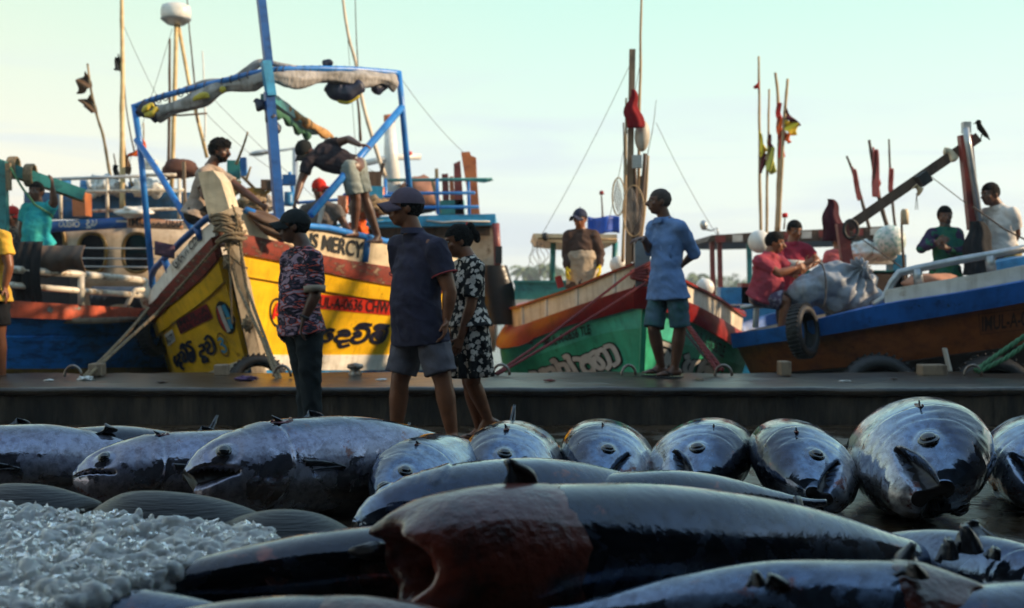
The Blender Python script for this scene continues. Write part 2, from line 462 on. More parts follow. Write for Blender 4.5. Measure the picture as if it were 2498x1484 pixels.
M_quayf = mat('quay_face_concrete', (.07, .05, .032), .85, c2=(.016, .012, .008), c3=(.05, .045, .03), scale=4.5, bump=.9, bscale=14, var=.35, stretch=(2.2, 1, .5), lo=.4, hi=.66)
def qtop(u, v):
    x = -32 + 64*u; y = lerp(QF, QB, v); return (x, y, QZ + .02*noise.noise(V((x*.9, y, 0))) + .012*noise.noise(V((x*4, y*4, 2))))
b = MB(); b.grid(qtop, 700, 26); q = b.build('quay', M_quay, kind='structure')
b = MB(); b.cube((0, (QF+QB)/2, (QZ-.03-2.2)/2), 64, QB-QF, QZ-.03+2.2); o = b.build('quay_face', M_quayf, q, smooth=False)
b = MB(); b.tube([(-32+i*.1, QF-.005+.022*noise.noise(V((i*.11, 0, 5)))+.014*noise.noise(V((i*.6, 0, 9))), QZ-.022+.012*noise.noise(V((i*.2, 3, 5)))) for i in range(641)], .034, 8); b.build('quay_edge', M_quay, q)
def water():
    m = bpy.data.materials.new('harbour_water'); m.use_nodes = True; n, l = m.node_tree.nodes, m.node_tree.links; b = n['Principled BSDF']
    b.inputs['Base Color'].default_value = (.012, .03, .03, 1); b.inputs['Roughness'].default_value = .06
    t = n.new('ShaderNodeTexCoord'); z = n.new('ShaderNodeTexNoise'); z.inputs['Scale'].default_value = 2.2; z.inputs['Detail'].default_value = 5; l.new(t.outputs['Object'], z.inputs['Vector'])
    bp = n.new('ShaderNodeBump'); bp.inputs['Strength'].default_value = .6; bp.inputs['Distance'].default_value = .1; l.new(z.outputs[0], bp.inputs['Height']); l.new(bp.outputs[0], b.inputs['Normal'])
    return m
b = MB(); b.add([(-600, QB-.5, -1.0), (600, QB-.5, -1.0), (600, 420, -1.0), (-600, 420, -1.0)], [(0, 1, 2, 3)]); b.build('water', water(), kind='structure', smooth=False)
# far shore with its wood of palms
M_shore = mat('shore_earth', (.09, .1, .05), .9, c2=(.05, .06, .03), scale=.1)
b = MB(); b.grid(lambda u, v: (-400+800*u, 230+160*v, -1.3 + 3.2*math.sin(math.pi*min(v*1.2, 1))**.6 + 1.2*noise.noise(V((u*22, v*3, 0)))), 120, 10); b.build('far_shore', M_shore, kind='structure')
M_far = mat('far_foliage', (.13, .17, .07), .8, c2=(.07, .1, .04), scale=.25, var=.25)
M_farp = mat('palm_frond', (.11, .15, .06), .8, c2=(.06, .09, .03), scale=1)
M_trunk = mat('palm_bark', (.2, .16, .11), .9, scale=3)
b = MB(); rnd = random.Random(3)
for i in range(3000):
    x = rnd.uniform(-160, 200); y = rnd.uniform(232, 262); base = .8 + 3.2*abs(noise.noise(V((x*.035, 3, 0)))) + 1.4*abs(noise.noise(V((x*.15, 7, 0)))); z = rnd.uniform(0, 1)**.6*base*1.7
    c = V((x, y, z)); s_ = rnd.uniform(.5, 1.3)
    for k in range(7):
        d = V((rnd.gauss(0, 1), rnd.gauss(0, 1), rnd.gauss(.3, .8))).normalized(); p = c + d*s_*rnd.uniform(.3, 1.2); q1 = V((rnd.gauss(0, 1), rnd.gauss(0, 1), rnd.gauss(0, 1))).normalized()*s_*.5
        q2 = d.cross(q1).normalized()*s_*.35
        b.add([p-q1, p+q2, p+q1, p-q2*.8], [(0, 1, 2, 3)])
b.build('shoreline_wood', M_far, kind='stuff', label='hazy mass of palms and trees along the far shore', smooth=False)
palm_px = [(1277, 655, 'lone palm standing highest on the far shore left of the green boat', 1.0), (1330, 648, 'palm with a round crown behind the turquoise box on the green boat', .95), (1293, 668, 'small palm leaning beside the tallest palm of the far shore', .8),
           (1806, 690, 'low palm on the far shore behind the roof posts right of the blue-shirted man', .75), (1700, 672, 'palm on the far shore behind the blue-shirted man', .8), (1355, 660, 'palm just left of the canopy post of the green boat', .8)]
def palm(px, py, label, s_):
    D = 215; top = P(px, py, D); base = V((top.x + 1.0, D, -.2)); t = thing('palm_tree', base, label, 'palm tree', 'palms on the far shore')
    b = MB(); b.tube(spline([base, lerp(base, top, .5) + V((.5, 0, 0)), top], 6), [.28]*7+[.2]*6, 7); b.build('trunk', M_trunk, t)
    b = MB()
    for k in range(17):
        a = k*2.399; el = rnd.uniform(-.5, .9); L = rnd.uniform(2.2, 3.1)*s_; d = V((math.cos(a), math.sin(a), 0))
        pts = [top + d*(L*q) + V((0, 0, L*(el*q - .75*q*q))) for q in (0, .3, .6, .85, 1)]
        for i in range(4):
            for sg in (-1, 1):
                sd = V((-d.y, d.x, 0))*sg*.55*s_*(1-.5*abs(i-1.5)/1.5); b.add([pts[i], pts[i+1], pts[i+1] + sd*.9 - V((0, 0, .45)), pts[i] + sd - V((0, 0, .4))], [(0, 1, 2, 3)])
    b.build('crown', M_farp, t, smooth=False)
for q_ in palm_px: palm(*q_)
# market hall over and beside the camera: casts the shade on the landing
M_tin = mat('tin_roof', (.05, .045, .04), .6, c2=(.15, .1, .07), scale=2)
M_wall = mat('market_wall', (.06, .055, .05), .8, c2=(.04, .037, .033), scale=2)
hall = thing('market_hall', (0, -10, 0), 'open-fronted fish market hall with a tin roof standing behind the landing floor', 'building')
b = MB(); b.slab(lambda u, v: (-26+52*u, 2.4-23.0*v, 4.6+1.6*math.sin(math.pi*v)), 8, 8, .12); b.build('roof', M_tin, hall)
b = MB(); b.cube((0, -20.4, 2.6), 52, .3, 5.2); b.build('wall', M_wall, hall, smooth=False)
for k in range(9):
    b = MB(); b.cube((-24+6*k, -1.4, 2.3), .35, .35, 4.6); b.build('column', M_wall, hall, smooth=False)
shed = thing('shade_building', (20, -2, 0), 'building out of view at the right, placed to shade the landing', 'building')  # unseen block added to keep the low sun off fish and quay
b = MB(); b.cube((19.5, -4.8, 4.3), 12, 30.2, 8.6); b.build('wall', M_wall, shed, smooth=False)
b = MB(); b.prism([(13, -21.6, 8.6), (26, -21.6, 8.6), (19.5, -21.6, 10.6)], (0, 32.2, 0)); b.build('roof', M_tin, shed, smooth=False)

# ================================================================ tunas
def fishmat(name, back=(.012, .018, .035), flank=(.17, .24, .35), belly=(.42, .42, .42), rough=.16):
    m = bpy.data.materials.new(name); m.use_nodes = True; n, l = m.node_tree.nodes, m.node_tree.links; b = n['Principled BSDF']
    t = n.new('ShaderNodeTexCoord'); sp = n.new('ShaderNodeSeparateXYZ'); l.new(t.outputs['Object'], sp.inputs[0])
    z1 = n.new('ShaderNodeTexNoise'); z1.inputs['Scale'].default_value = 9; z1.inputs['Detail'].default_value = 8; z1.inputs['Roughness'].default_value = .7; l.new(t.outputs['Object'], z1.inputs['Vector'])
    ma = n.new('ShaderNodeMath'); ma.operation = 'MULTIPLY_ADD'; ma.inputs[1].default_value = .14; l.new(z1.outputs[0], ma.inputs[0]); l.new(sp.outputs['Z'], ma.inputs[2])
    mr = n.new('ShaderNodeMapRange'); mr.inputs[1].default_value = -.2+.07; mr.inputs[2].default_value = .22+.07; l.new(ma.outputs[0], mr.inputs[0])
    r = n.new('ShaderNodeValToRGB'); e = r.color_ramp.elements
    e[0].position = 0; e[0].color = (*belly, 1); e[1].position = 1; e[1].color = (*back, 1)
    for p, c in ((.3, flank), (.62, tuple(k*.75 for k in flank)), (.76, tuple(k*2.2 for k in back))): el = e.new(p); el.color = (*c, 1)
    l.new(mr.outputs[0], r.inputs[0])
    z2 = n.new('ShaderNodeTexNoise'); z2.inputs['Scale'].default_value = 26; z2.inputs['Detail'].default_value = 9; z2.inputs['Roughness'].default_value = .75; l.new(t.outputs['Object'], z2.inputs['Vector'])
    r2 = n.new('ShaderNodeValToRGB'); r2.color_ramp.elements[0].position = .36; r2.color_ramp.elements[0].color = (.35, .3, .34, 1); r2.color_ramp.elements[1].position = .56; r2.color_ramp.elements[1].color = (1.1, 1.1, 1.12, 1); l.new(z2.outputs[0], r2.inputs[0])
    mx = n.new('ShaderNodeMix'); mx.data_type = 'RGBA'; mx.blend_type = 'MULTIPLY'; mx.inputs[0].default_value = .8; l.new(r.outputs[0], mx.inputs[6]); l.new(r2.outputs[0], mx.inputs[7]); mp2 = n.new('ShaderNodeMapRange'); mp2.inputs[1].default_value = .60; mp2.inputs[2].default_value = .66
    zb = n.new('ShaderNodeTexNoise'); zb.inputs['Scale'].default_value = 7; zb.inputs['Detail'].default_value = 8; zb.inputs['Roughness'].default_value = .75; l.new(t.outputs['Object'], zb.inputs['Vector']); l.new(zb.outputs[0], mp2.inputs[0])
    mb = n.new('ShaderNodeMix'); mb.data_type = 'RGBA'; mb.blend_type = 'MIX'; mb.inputs[7].default_value = (.13, .045, .04, 1); l.new(mp2.outputs[0], mb.inputs[0]); l.new(mx.outputs[2], mb.inputs[6]); l.new(mb.outputs[2], b.inputs['Base Color'])
    rr = n.new('ShaderNodeMapRange'); rr.inputs[1].default_value = .35; rr.inputs[2].default_value = .65; rr.inputs[3].default_value = rough*.35; rr.inputs[4].default_value = rough*2.3
    zp = n.new('ShaderNodeTexNoise'); zp.inputs['Scale'].default_value = 5.5; zp.inputs['Detail'].default_value = 10; zp.inputs['Roughness'].default_value = .62; zp.inputs['Distortion'].default_value = .5; l.new(t.outputs['Object'], zp.inputs['Vector'])
    rr.inputs[1].default_value = .49; rr.inputs[2].default_value = .53; l.new(zp.outputs[0], rr.inputs[0]); l.new(rr.outputs[0], b.inputs['Roughness'])
    b.inputs['Metallic'].default_value = .85; b.inputs['Coat Weight'].default_value = .8; b.inputs['Coat Roughness'].default_value = .05
    mp_ = n.new('ShaderNodeMapping'); mp_.inputs['Scale'].default_value = (1, .35, 1); l.new(t.outputs['Object'], mp_.inputs[0])
    z3 = n.new('ShaderNodeTexNoise'); z3.inputs['Scale'].default_value = 42; z3.inputs['Detail'].default_value = 6; l.new(mp_.outputs[0], z3.inputs['Vector'])
    z4 = n.new('ShaderNodeTexNoise'); z4.inputs['Scale'].default_value = 5; z4.inputs['Detail'].default_value = 3; l.new(mp_.outputs[0], z4.inputs['Vector'])
    ad = n.new('ShaderNodeMath'); ad.operation = 'MULTIPLY_ADD'; ad.inputs[1].default_value = 1.6; l.new(z4.outputs[0], ad.inputs[0]); l.new(z3.outputs[0], ad.inputs[2])
    bp = n.new('ShaderNodeBump'); bp.inputs['Strength'].default_value = .20; bp.inputs['Distance'].default_value = .008; l.new(ad.outputs[0], bp.inputs['Height']); l.new(bp.outputs[0], b.inputs['Normal']); l.new(bp.outputs[0], b.inputs['Coat Normal'])
    return m
M_fish = fishmat('wet_tuna_skin'); M_fishp = fishmat('pale_tuna_skin', (.02, .03, .05), (.27, .28, .36), (.30, .26, .23), .20); M_fishd = fishmat('dark_tuna_skin', (.006, .009, .016), (.05, .07, .11), (.12, .12, .12), .14)
M_fin = mat('fin_skin', (.03, .035, .045), .3, c2=(.012, .014, .02), scale=20, stretch=(1, 6, 1), coat=.5, bump=.3, bscale=40)
M_mouth = mat('mouth_dark', (.012, .008, .008), .35)
M_eye = mat('fish_eye', (.01, .012, .016), .04, coat=1)
M_iris = mat('fish_iris', (.03, .038, .046), .08, metal=.6, coat=1)
M_wound = mat('red_wound', (.16, .012, .014), .3, c2=(.05, .008, .01), scale=40, coat=.5)
M_yfin = mat('yellow_finlet', (.25, .16, .02), .4)
PROF = [(0, .16), (.015, .31), (.04, .49), (.08, .66), (.13, .80), (.2, .92), (.28, .985), (.36, 1), (.48, .98), (.6, .85), (.72, .62), (.84, .34), (.92, .17), (.97, .1), (1, .09)]
def prof(u):
    for i in range(len(PROF)-1):
        if u <= PROF[i+1][0]:
            a, b_ = PROF[i], PROF[i+1]; g = lambda k: V((*PROF[min(max(k, 0), len(PROF)-1)], 0))
            return cr(g(i-1), g(i), g(i+1), g(i+2), (u-a[0])/(b_[0]-a[0])).y
    return .09
def sstep(a, b_, x):
    t = min(max((x-a)/(b_-a), 0), 1); return t*t*(3-2*t)
def droopv(u, L, dr):
    if not dr or u >= .34: return 0, 0
    q = dr[0]*((.34-u)/.34)**1.8; t = R(dr[1]); return -math.sin(t)*q, -math.cos(t)*q
def tuna_mesh(L, H, W, gape=.5, bend=0.0, seed=0, sagz=0.0, dr=None):
    """nose at the origin looking along +x, back up +z"""
    nu, nv = 140, 128; verts, faces, mi = [], [], []
    for i in range(nu+1):
        u = (i/nu)**1.45; pr = prof(u)
        for j in range(nv):
            ph = 2*math.pi*j/nv - math.pi; c, s_ = math.cos(ph), math.sin(ph)
            el = math.degrees(math.asin(max(-1, min(1, s_)))); sd = 1 if c >= 0 else -1
            k = 1.0
            # mouth line and jaws
            elm = -8 - 150*u; wid = 2.5 + 10*gape*max(0, 1-u/.12)
            mw = (1-sstep(.100, .122, u))*math.exp(-((el-elm)/wid)**4)
            # gill covers
            uo = .262 - .075*abs((el+4)/78)**2.2; up = .178 - .06*abs((el+2)/75)**2
            if el < 74:
                k += .030*sstep(uo-.05, uo-.003, u)*(1-sstep(uo-.002, uo+.004, u)) - .026*math.exp(-((u-uo-.005)/.004)**2)
                k -= .022*math.exp(-((u-up)/.003)**2)*(abs(el) < 62)
            # eye socket
            de = math.hypot((u-.088)*L, math.radians(el-10)*pr*H)/ (H*.25)
            k += .05*math.exp(-(de/.55)**2) - .055*math.exp(-((de-1)/.28)**2)
            # cheek folds
            k += .012*noise.noise(V((u*30*L, el*.05, seed+sd*3)))*(u < .25)
            k += .010*noise.noise(V((u*9, c*2, s_*2+seed)))
            y, z, x = W*pr*c*k, H*pr*s_*k, -u*L
            if u < .13 and el < elm:                       # lower jaw swings open
                q = sstep(.13, .0, u); z -= gape*.075*q*H/.22; x -= gape*.015*q
            if mw > .01:
                f_ = 1 - .5*mw; y *= f_; z = z*f_ - .1*H*pr*(1-f_); x -= .03*mw
            k += .0
            dy, dz = droopv(u, L, dr)
            verts.append((x, y + bend*(u-.3)**2*L + dy, z - sagz*(u-.3)**2*L + dz))
    for i in range(nu):
        u = ((i+.5)/nu)**1.45
        for j in range(nv):
            j1 = (j+1) % nv; faces.append((i*nv+j, i*nv+j1, (i+1)*nv+j1, (i+1)*nv+j))
            ph = 2*math.pi*(j+.5)/nv - math.pi; el = math.degrees(math.asin(math.sin(ph))); elm = -8-150*u; wid = 1.5 + 9*gape*max(0, 1-u/.12)
            mi.append(1 if (u < .115 and abs(el-elm) < wid) else 0)
    faces.append(tuple(reversed(range(nv)))); mi.append(1); faces.append(tuple(nu*nv+j for j in range(nv))); mi.append(0)
    me = bpy.data.meshes.new('body'); me.from_pydata(verts, [], faces); me.polygons.foreach_set('material_index', mi); me.polygons.foreach_set('use_smooth', [True]*len(faces)); me.update()
    import bmesh
    bm = bmesh.new(); bm.from_mesh(me); bmesh.ops.recalc_face_normals(bm, faces=bm.faces); bm.to_mesh(me); bm.free()
    return me
DR = [None]
def tuna_side(u, el, sd, L, H, W, k=1.0, bend=0, sagz=0):
    pr = prof(u); e = math.radians(el); dy, dz = droopv(u, L, DR[0]); return V((-u*L, sd*W*pr*math.cos(e)*k + bend*(u-.3)**2*L + dy, H*pr*math.sin(e)*k - sagz*(u-.3)**2*L + dz))
def fin_slab(b, base0, base1, tip, nrm_, th=.008, curve=.25):
    """sickle fin between two base points and a tip"""
    base0, base1, tip, n_ = V(base0), V(base1), V(tip), V(nrm_)
    mid = lerp(base0, base1, .5); ax = tip-mid; sw = (base1-base0)
    def fn(u, v):
        w = (1-v)**.8; c = mid + ax*v + sw*(curve*math.sin(math.pi*v)); p = c + sw*((u-.5)*w*.98 + .0)
        return p + n_*(.015*math.sin(6*u+2*v))
    b.slab(fn, 8, 12, th)
def tuna(px, D, fdir, roll, label, L=1.5, H=.215, W=.18, gape=.5, bend=0.0, m=None, uref=.25, wound=None, seed=0, pitch=0, sagz=0, zoff=0, group='tunas laid on the wet floor', eyes=(1, -1), fins=True, lift=0.0):
    m = m or M_fish
    DR[0] = (.34*W, roll) if fins is False else None
    me = tuna_mesh(L, H, W, gape, bend, seed, sagz, DR[0])
    f = V((fdir[0], fdir[1], 0)).normalized(); yaw = math.atan2(f.y, f.x)
    rot = Matrix.Rotation(yaw, 4, 'Z') @ Matrix.Rotation(R(pitch), 4, 'Y') @ Matrix.Rotation(R(roll), 4, 'X')
    mz = min((rot @ v.co).z for v in me.vertices if fins is not False or v.co.x < -.13*L)
    ref = rot @ tuna_side(uref, 0, 0, L, H, W, 0, bend, sagz); tgt = P(px, HY, D)
    t = thing('tuna', V((tgt.x-ref.x, tgt.y-ref.y, -mz-.004+lift)), label, 'tuna', group)
    t.rotation_euler = rot.to_euler()
    def part(mesh_or_mb, name, mm, par=None, lab=None):
        me_ = mesh_or_mb if not isinstance(mesh_or_mb, MB) else mesh_or_mb.mesh(name)
        o = bpy.data.objects.new(name, me_); COL.objects.link(o); o.parent = par or t
        for q in (mm if isinstance(mm, (list, tuple)) else [mm]): me_.materials.append(q)
        if lab: o['label'] = lab
        return o
    part(me, 'body', [m, M_mouth])
    for sd in eyes:
        c = tuna_side(.088, 10, sd, L, H, W, 1.0, bend, sagz); nn = V((.35, sd, .12)).normalized(); s_, u_ = frame(nn); r_ = H*.15
        b = MB(); b.ell(c, s_*r_, u_*r_, nn*r_*.36, 20, 10); e = part(b, 'eye', M_iris)
        b = MB(); b.ell(c + nn*r_*.22, s_*r_*.74, u_*r_*.74, nn*r_*.42, 16, 8); part(b, 'pupil', M_eye, e)
        if not fins: continue
        b = MB()
        p0, p1, p2 = [tuna_side(*q, sd, L, H, W, 1.0, bend, sagz) for q in ((.285, -20), (.295, -32), (.40, -34))]
        fin_slab(b, p0, p1, p2 + V((0, sd*.012, 0)), V((0, sd, 0)), .007, -.1); part(b, 'pectoral_fin', M_fin)
    if fins:
        b = MB(); fin_slab(b, (-.30*L, 0, H*.93), (-.42*L, 0, H*.97), (-.40*L, 0, H*1.28), (0, 1, 0)); part(b, 'dorsal_fin', M_fin)
        b = MB(); fin_slab(b, (-.56*L, 0, -H*.85), (-.63*L, 0, -H*.72), (-.72*L, 0, -H*1.25), (0, 1, 0)); part(b, 'anal_fin', M_fin)
        for sg in (1, -1):
            b = MB(); yb = bend*.49*L; zb = -sagz*.49*L; fin_slab(b, (-.955*L, yb*.9, zb+sg*H*.02), (-1.0*L, yb, zb+sg*H*.06), (-1.10*L, yb, zb+sg*H*1.15), (0, 1, 0), .012, .3); part(b, 'tail_fin', M_fin)
    if wound:
        u, el, sd, r_ = wound; c = tuna_side(u, el, sd, L, H, W, 1.0, bend, sagz); e = math.radians(el); nn = V((0, sd*math.cos(e), math.sin(e))).normalized(); s_, u_ = frame(nn, V((1, 0, 0)))
        b = MB(); b.ell(c, V((1, 0, 0))*r_*1.9, nn.cross(V((1, 0, 0)))*r_*.6, nn*r_*.22, 16, 8)
        for k in range(9): b.ell(c + V((random.uniform(-1.6, 1.6)*r_, 0, 0)) + nn.cross(V((1, 0, 0)))*random.uniform(-.4, .4)*r_, V((r_*.35, 0, 0)), nn.cross(V((1, 0, 0)))*r_*.2, nn*r_*.35, 8, 6)
        part(b, 'wound', M_wound)
        b = MB(); b.slab(lambda a, v: c + V((1, 0, 0))*r_*(1.0 + .8*v - 1.2*a) + nn*r_*(1.1*v*(1-.5*a)) + nn.cross(V((1, 0, 0)))*r_*(.3*a-.15), 4, 6, .006); part(b, 'torn_flap', M_fin)
    return t
# back row, left to right
tuna(60, 5.75, (-1, -.45), 38, 'pale grey tuna cut by the left edge of the photo, at the row\'s left end', L=1.35, H=.205, W=.19, gape=.1, m=M_fishp, uref=.42, seed=1)
tuna(205, 5.95, (-1, -.62), -35, 'dark-backed tuna squeezed between the two pale tunas at the left of the row', L=1.35, H=.19, W=.17, gape=.3, m=M_fishd, uref=.35, seed=2)
tuna(360, 5.55, (-1, -.40), 42, 'pale tuna with closed mouth and clear gill arcs, left of the open-mouthed one', L=1.45, H=.195, W=.185, gape=.12, m=M_fishp, uref=.22, wound=(.26, 38, 1, .02), seed=3)
tuna(660, 5.45, (-1, -.62), 40, 'large pale silvery tuna with drooping open mouth and a red cut on top', L=1.6, H=.235, W=.21, gape=.9, m=M_fishp, uref=.24, wound=(.27, 40, 1, .03), seed=4)
tuna(1008, 5.35, (-.34, -1), 62, 'tuna with hollow dark eye and beak-like open mouth right of the large pale one', L=1.35, H=.225, W=.165, gape=.9, uref=.2, wound=(.25, 22, 1, .018), fins=False, seed=5)
tuna(1236, 5.75, (-.16, -1), 70, 'tuna with a dark red gash on top, behind the tall black fin', L=1.35, H=.240, W=.182, gape=.4, uref=.2, wound=(.25, 18, 1, .026), fins=False, seed=6)
tuna(1480, 6.0, (-.12, -1), 70, 'shiny round-headed tuna with a half-shut eye above the foreground back', L=1.3, H=.245, W=.172, gape=.3, uref=.2, wound=(.26, 20, 1, .016), fins=False, seed=7)
tuna(1705, 5.95, (-.22, -1), -76, 'tuna with black wedge-shaped open mouth at the left of its head', L=1.35, H=.268, W=.182, gape=.7, uref=.2, wound=(.24, 25, -1, .012), fins=False, seed=8)
tuna(1968, 5.6, (-.12, -1), 66, 'tuna with a small black torn stub on its head, left of the biggest one', L=1.4, H=.255, W=.188, gape=.5, uref=.2, wound=(.21, 30, 1, .02), fins=False, seed=9)
tuna(2262, 5.5, (-.14, -1), -66, 'biggest and roundest tuna of the row, wide gaping mouth and ringed eye', L=1.6, H=.325, W=.24, gape=.75, uref=.2, wound=(.27, 15, -1, .028), fins=False, seed=10)
tuna(2530, 5.75, (-.3, -1), -64, 'tuna cut by the right edge of the photo, beside the biggest one', L=1.4, H=.25, W=.195, gape=.6, uref=.2, fins=False, seed=11)
# middle
tuna(1330, 4.6, (-1, -.5), -50, 'dark blue-backed tuna lying crosswise behind the cut foreground tuna', L=1.5, H=.20, W=.20, gape=.1, m=M_fish, uref=.5, fins=None, seed=12, group='tunas in the foreground')
tuna(1660, 4.75, (-1, -.35), -60, 'tuna whose bluish back just shows above the foreground carcass', L=1.3, H=.17, W=.165, gape=.1, m=M_fishd, uref=.5, fins=None, seed=13, group='tunas in the foreground')
tuna(1010, 3.62, (1, .1), 55, 'black-sided tuna half buried in crushed ice at the lower left', L=1.9, H=.185, W=.15, gape=.1, m=M_fishd, uref=.35, pitch=-4, seed=14, group='tunas in the foreground')
tuna(-60, 3.95, (-1, .05), 60, 'dark tuna buried under the far side of the crushed ice', L=1.5, H=.15, W=.115, gape=.1, m=M_fishd, uref=.4, seed=21, group='tunas in the foreground', fins=None)
tuna(90, 3.3, (-1, .12), 60, 'dark tuna buried under the near side of the crushed ice', L=1.5, H=.15, W=.10, gape=.1, m=M_fishd, uref=.4, seed=22, group='tunas in the foreground', fins=None)
# headless carcasses
M_flesh = mat('raw_flesh', (.17, .03, .016), .32, c2=(.06, .012, .008), c3=(.03, .014, .012), scale=7, coat=.6, bump=.5, bscale=30, var=.3, sub=.0)
M_cav = mat('gut_cavity', (.018, .004, .003), .35, coat=.4)
def carcass(px, D, fdir, roll, label, L=1.9, H=.25, W=.2, u0=.20, collar=.10, m=None, pitch=0, uref=.4, sagz=0, finh=.12, seed=0, lift=0.0):
    f = V((fdir[0], fdir[1], 0)).normalized(); yaw = math.atan2(f.y, f.x)
    rot = Matrix.Rotation(yaw, 4, 'Z') @ Matrix.Rotation(R(pitch), 4, 'Y') @ Matrix.Rotation(R(roll), 4, 'X')
    def pt(u, ph, k=1.0):
        pr = prof(u)**.72*(1 + .02*noise.noise(V((u*8, math.cos(ph)*2, math.sin(ph)*2+seed)))); return V((-u*L, W*pr*math.cos(ph)*k, H*pr*math.sin(ph)*k - sagz*(u-u0)**2*L))
    def mesh_of(rows, closed=True):
        b = MB(); n = 72
        for r_ in rows: b.v += [r_(2*math.pi*j/n) for j in range(n)]
        for i in range(len(rows)-1):
            for j in range(n): b.f.append((i*n+j, i*n+(j+1) % n, (i+1)*n+(j+1) % n, (i+1)*n+j))
        return b
    uc = u0+collar
    body = mesh_of([(lambda ph, u=lerp(uc, 1.0, i/70): pt(u, ph)) for i in range(71)]); k = len(body.v); body.f.append(tuple(range(k-72, k)))
    edge = lambda ph: .035*math.sin(2*ph+seed)+.02*math.sin(5*ph+1)+.05*(math.sin(ph) < -.2)*0
    rows = []
    for i in range(25):                                     # collar of bare flesh rolling into the cavity
        a = i/24
        if a < .5: rows.append(lambda ph, a=a: pt(uc + .014 + (.014*noise.noise(V((math.cos(ph)*3.5, math.sin(ph)*3.5, seed))) + .008*noise.noise(V((math.cos(ph)*11, math.sin(ph)*11, seed))))*(1-2*a) - (collar+.012)*a/.5 + edge(ph)*a*.8, ph, 1.008 + .035*math.sin(a*2*math.pi)))
        else:
            q = (a-.5)/.5; rows.append(lambda ph, q=q: lerp(pt(u0 + edge(ph)*.4, ph, 1.0), pt(u0+.03 + edge(ph)*.4, ph, .34 + .07*math.sin(3*ph)), q) + V((.13*math.sin(math.pi*q)*(1+.25*noise.noise(V((math.cos(ph)*2.2, math.sin(ph)*2.2, q*3)))), 0, 0)))
    col = mesh_of(rows)
    cav = mesh_of([(lambda ph, q=i/8: pt(u0+.028+.2*q, ph, (.34 + .07*math.sin(3*ph))*(1.2-.4*q) if q < 1 else .02)) for i in range(9)])
    mz = min((rot @ v).z for v in body.v); ref = rot @ V((-uref*L, 0, 0)); tg = P(px, HY, D)
    t = thing('tuna_carcass', V((tg.x-ref.x, tg.y-ref.y, -mz-.004+lift)), label, 'tuna', 'tunas in the foreground'); t.rotation_euler = rot.to_euler()
    import bmesh
    def part(b, name, mm):
        me = b.mesh(name); bm = bmesh.new(); bm.from_mesh(me); bmesh.ops.recalc_face_normals(bm, faces=bm.faces); bm.to_mesh(me); bm.free()
        o = bpy.data.objects.new(name, me); COL.objects.link(o); o.parent = t; me.materials.append(mm); return o
    part(body, 'body', m or M_fishd); part(col, 'collar', M_flesh)
    cv = part(cav, 'gut_cavity', M_cav)
    if finh:
        b = MB(); z0 = H*prof(uc+.03); fin_slab(b, (-(uc-.06)*L, 0, z0*.86), (-(uc+.0)*L, 0, z0*.97), (-(uc-.04)*L, 0, z0+finh), (0, 1, 0), .018, .12); part(b, 'dorsal_fin', M_fin)
    for sg in ():
        b = MB(); zb = -sagz*.6*L; fin_slab(b, (-.955*L, 0, zb), (-1.0*L, 0, zb+sg*H*.05), (-1.05*L, 0, zb+sg*H*.38), (0, 1, 0), .012, .3); part(b, 'tail_fin', M_fin)
    return t
carcass(1490, 3.5, (-1, -.38), 8, 'big headless tuna with brown gutted neck and tall black fin, nearest the camera', L=2.3, H=.228, W=.222, u0=.17, collar=.14, uref=.40, sagz=.11, finh=.062, seed=1)
C2 = carcass(2040, 3.05, (1, -.12), -30, 'headless tuna with brown cut end pointing right at the bottom edge', L=1.2, H=.165, W=.15, u0=.22, collar=.05, uref=.4, finh=.05, m=M_fish, seed=2, lift=.02)
carcass(860, 2.95, (1, -.2), 20, 'reddish cut tuna just showing at the bottom edge, left of the nearest carcass', L=1.1, H=.14, W=.13, u0=.2, collar=.2, uref=.35, finh=0, seed=3)
T15 = tuna(2400, 3.75, (.75, -1), -10, 'small tuna with a spiky dorsal stub at the right, behind the headless one', L=1.0, H=.135, W=.12, gape=.2, uref=.35, seed=15, group='tunas in the foreground', lift=.0)
tuna(2430, 3.05, (1, .25), 65, 'glossy white-blue tuna filling the bottom right corner', L=1.1, H=.16, W=.13, gape=.2, uref=.4, seed=16, group='tunas in the foreground', lift=.02)
def add_fin(t, b0, b1, tip, D, name='finlet', m=None, th=.012):
    mw = Matrix.Translation(V(t.location)) @ t.rotation_euler.to_matrix().to_4x4()
    b = MB(); fin_slab(b, P(*b0, D), P(*b1, D), P(*tip, D), V((0, 1, 0)), th, .1); me = b.mesh(name); me.transform(mw.inverted()); o = bpy.data.objects.new(name, me); COL.objects.link(o); o.parent = t; me.materials.append(m or M_fin)
for b0, b1, tip, D in (((1822, 1432), (1862, 1428), (1843, 1396), 2.95), ((1866, 1428), (1925, 1426), (1878, 1404), 2.98), ((2180, 1405), (2262, 1412), (2226, 1376), 2.95)): add_fin(C2, b0, b1, tip, D, 'torn_fin')
for b0, b1, tip, D in (((2322, 1352), (2392, 1348), (2352, 1284), 3.6), ((2285, 1372), (2330, 1362), (2314, 1318), 3.55), ((2402, 1360), (2430, 1366), (2428, 1340), 3.6)): add_fin(T15, b0, b1, tip, D, 'torn_fin', th=.02)
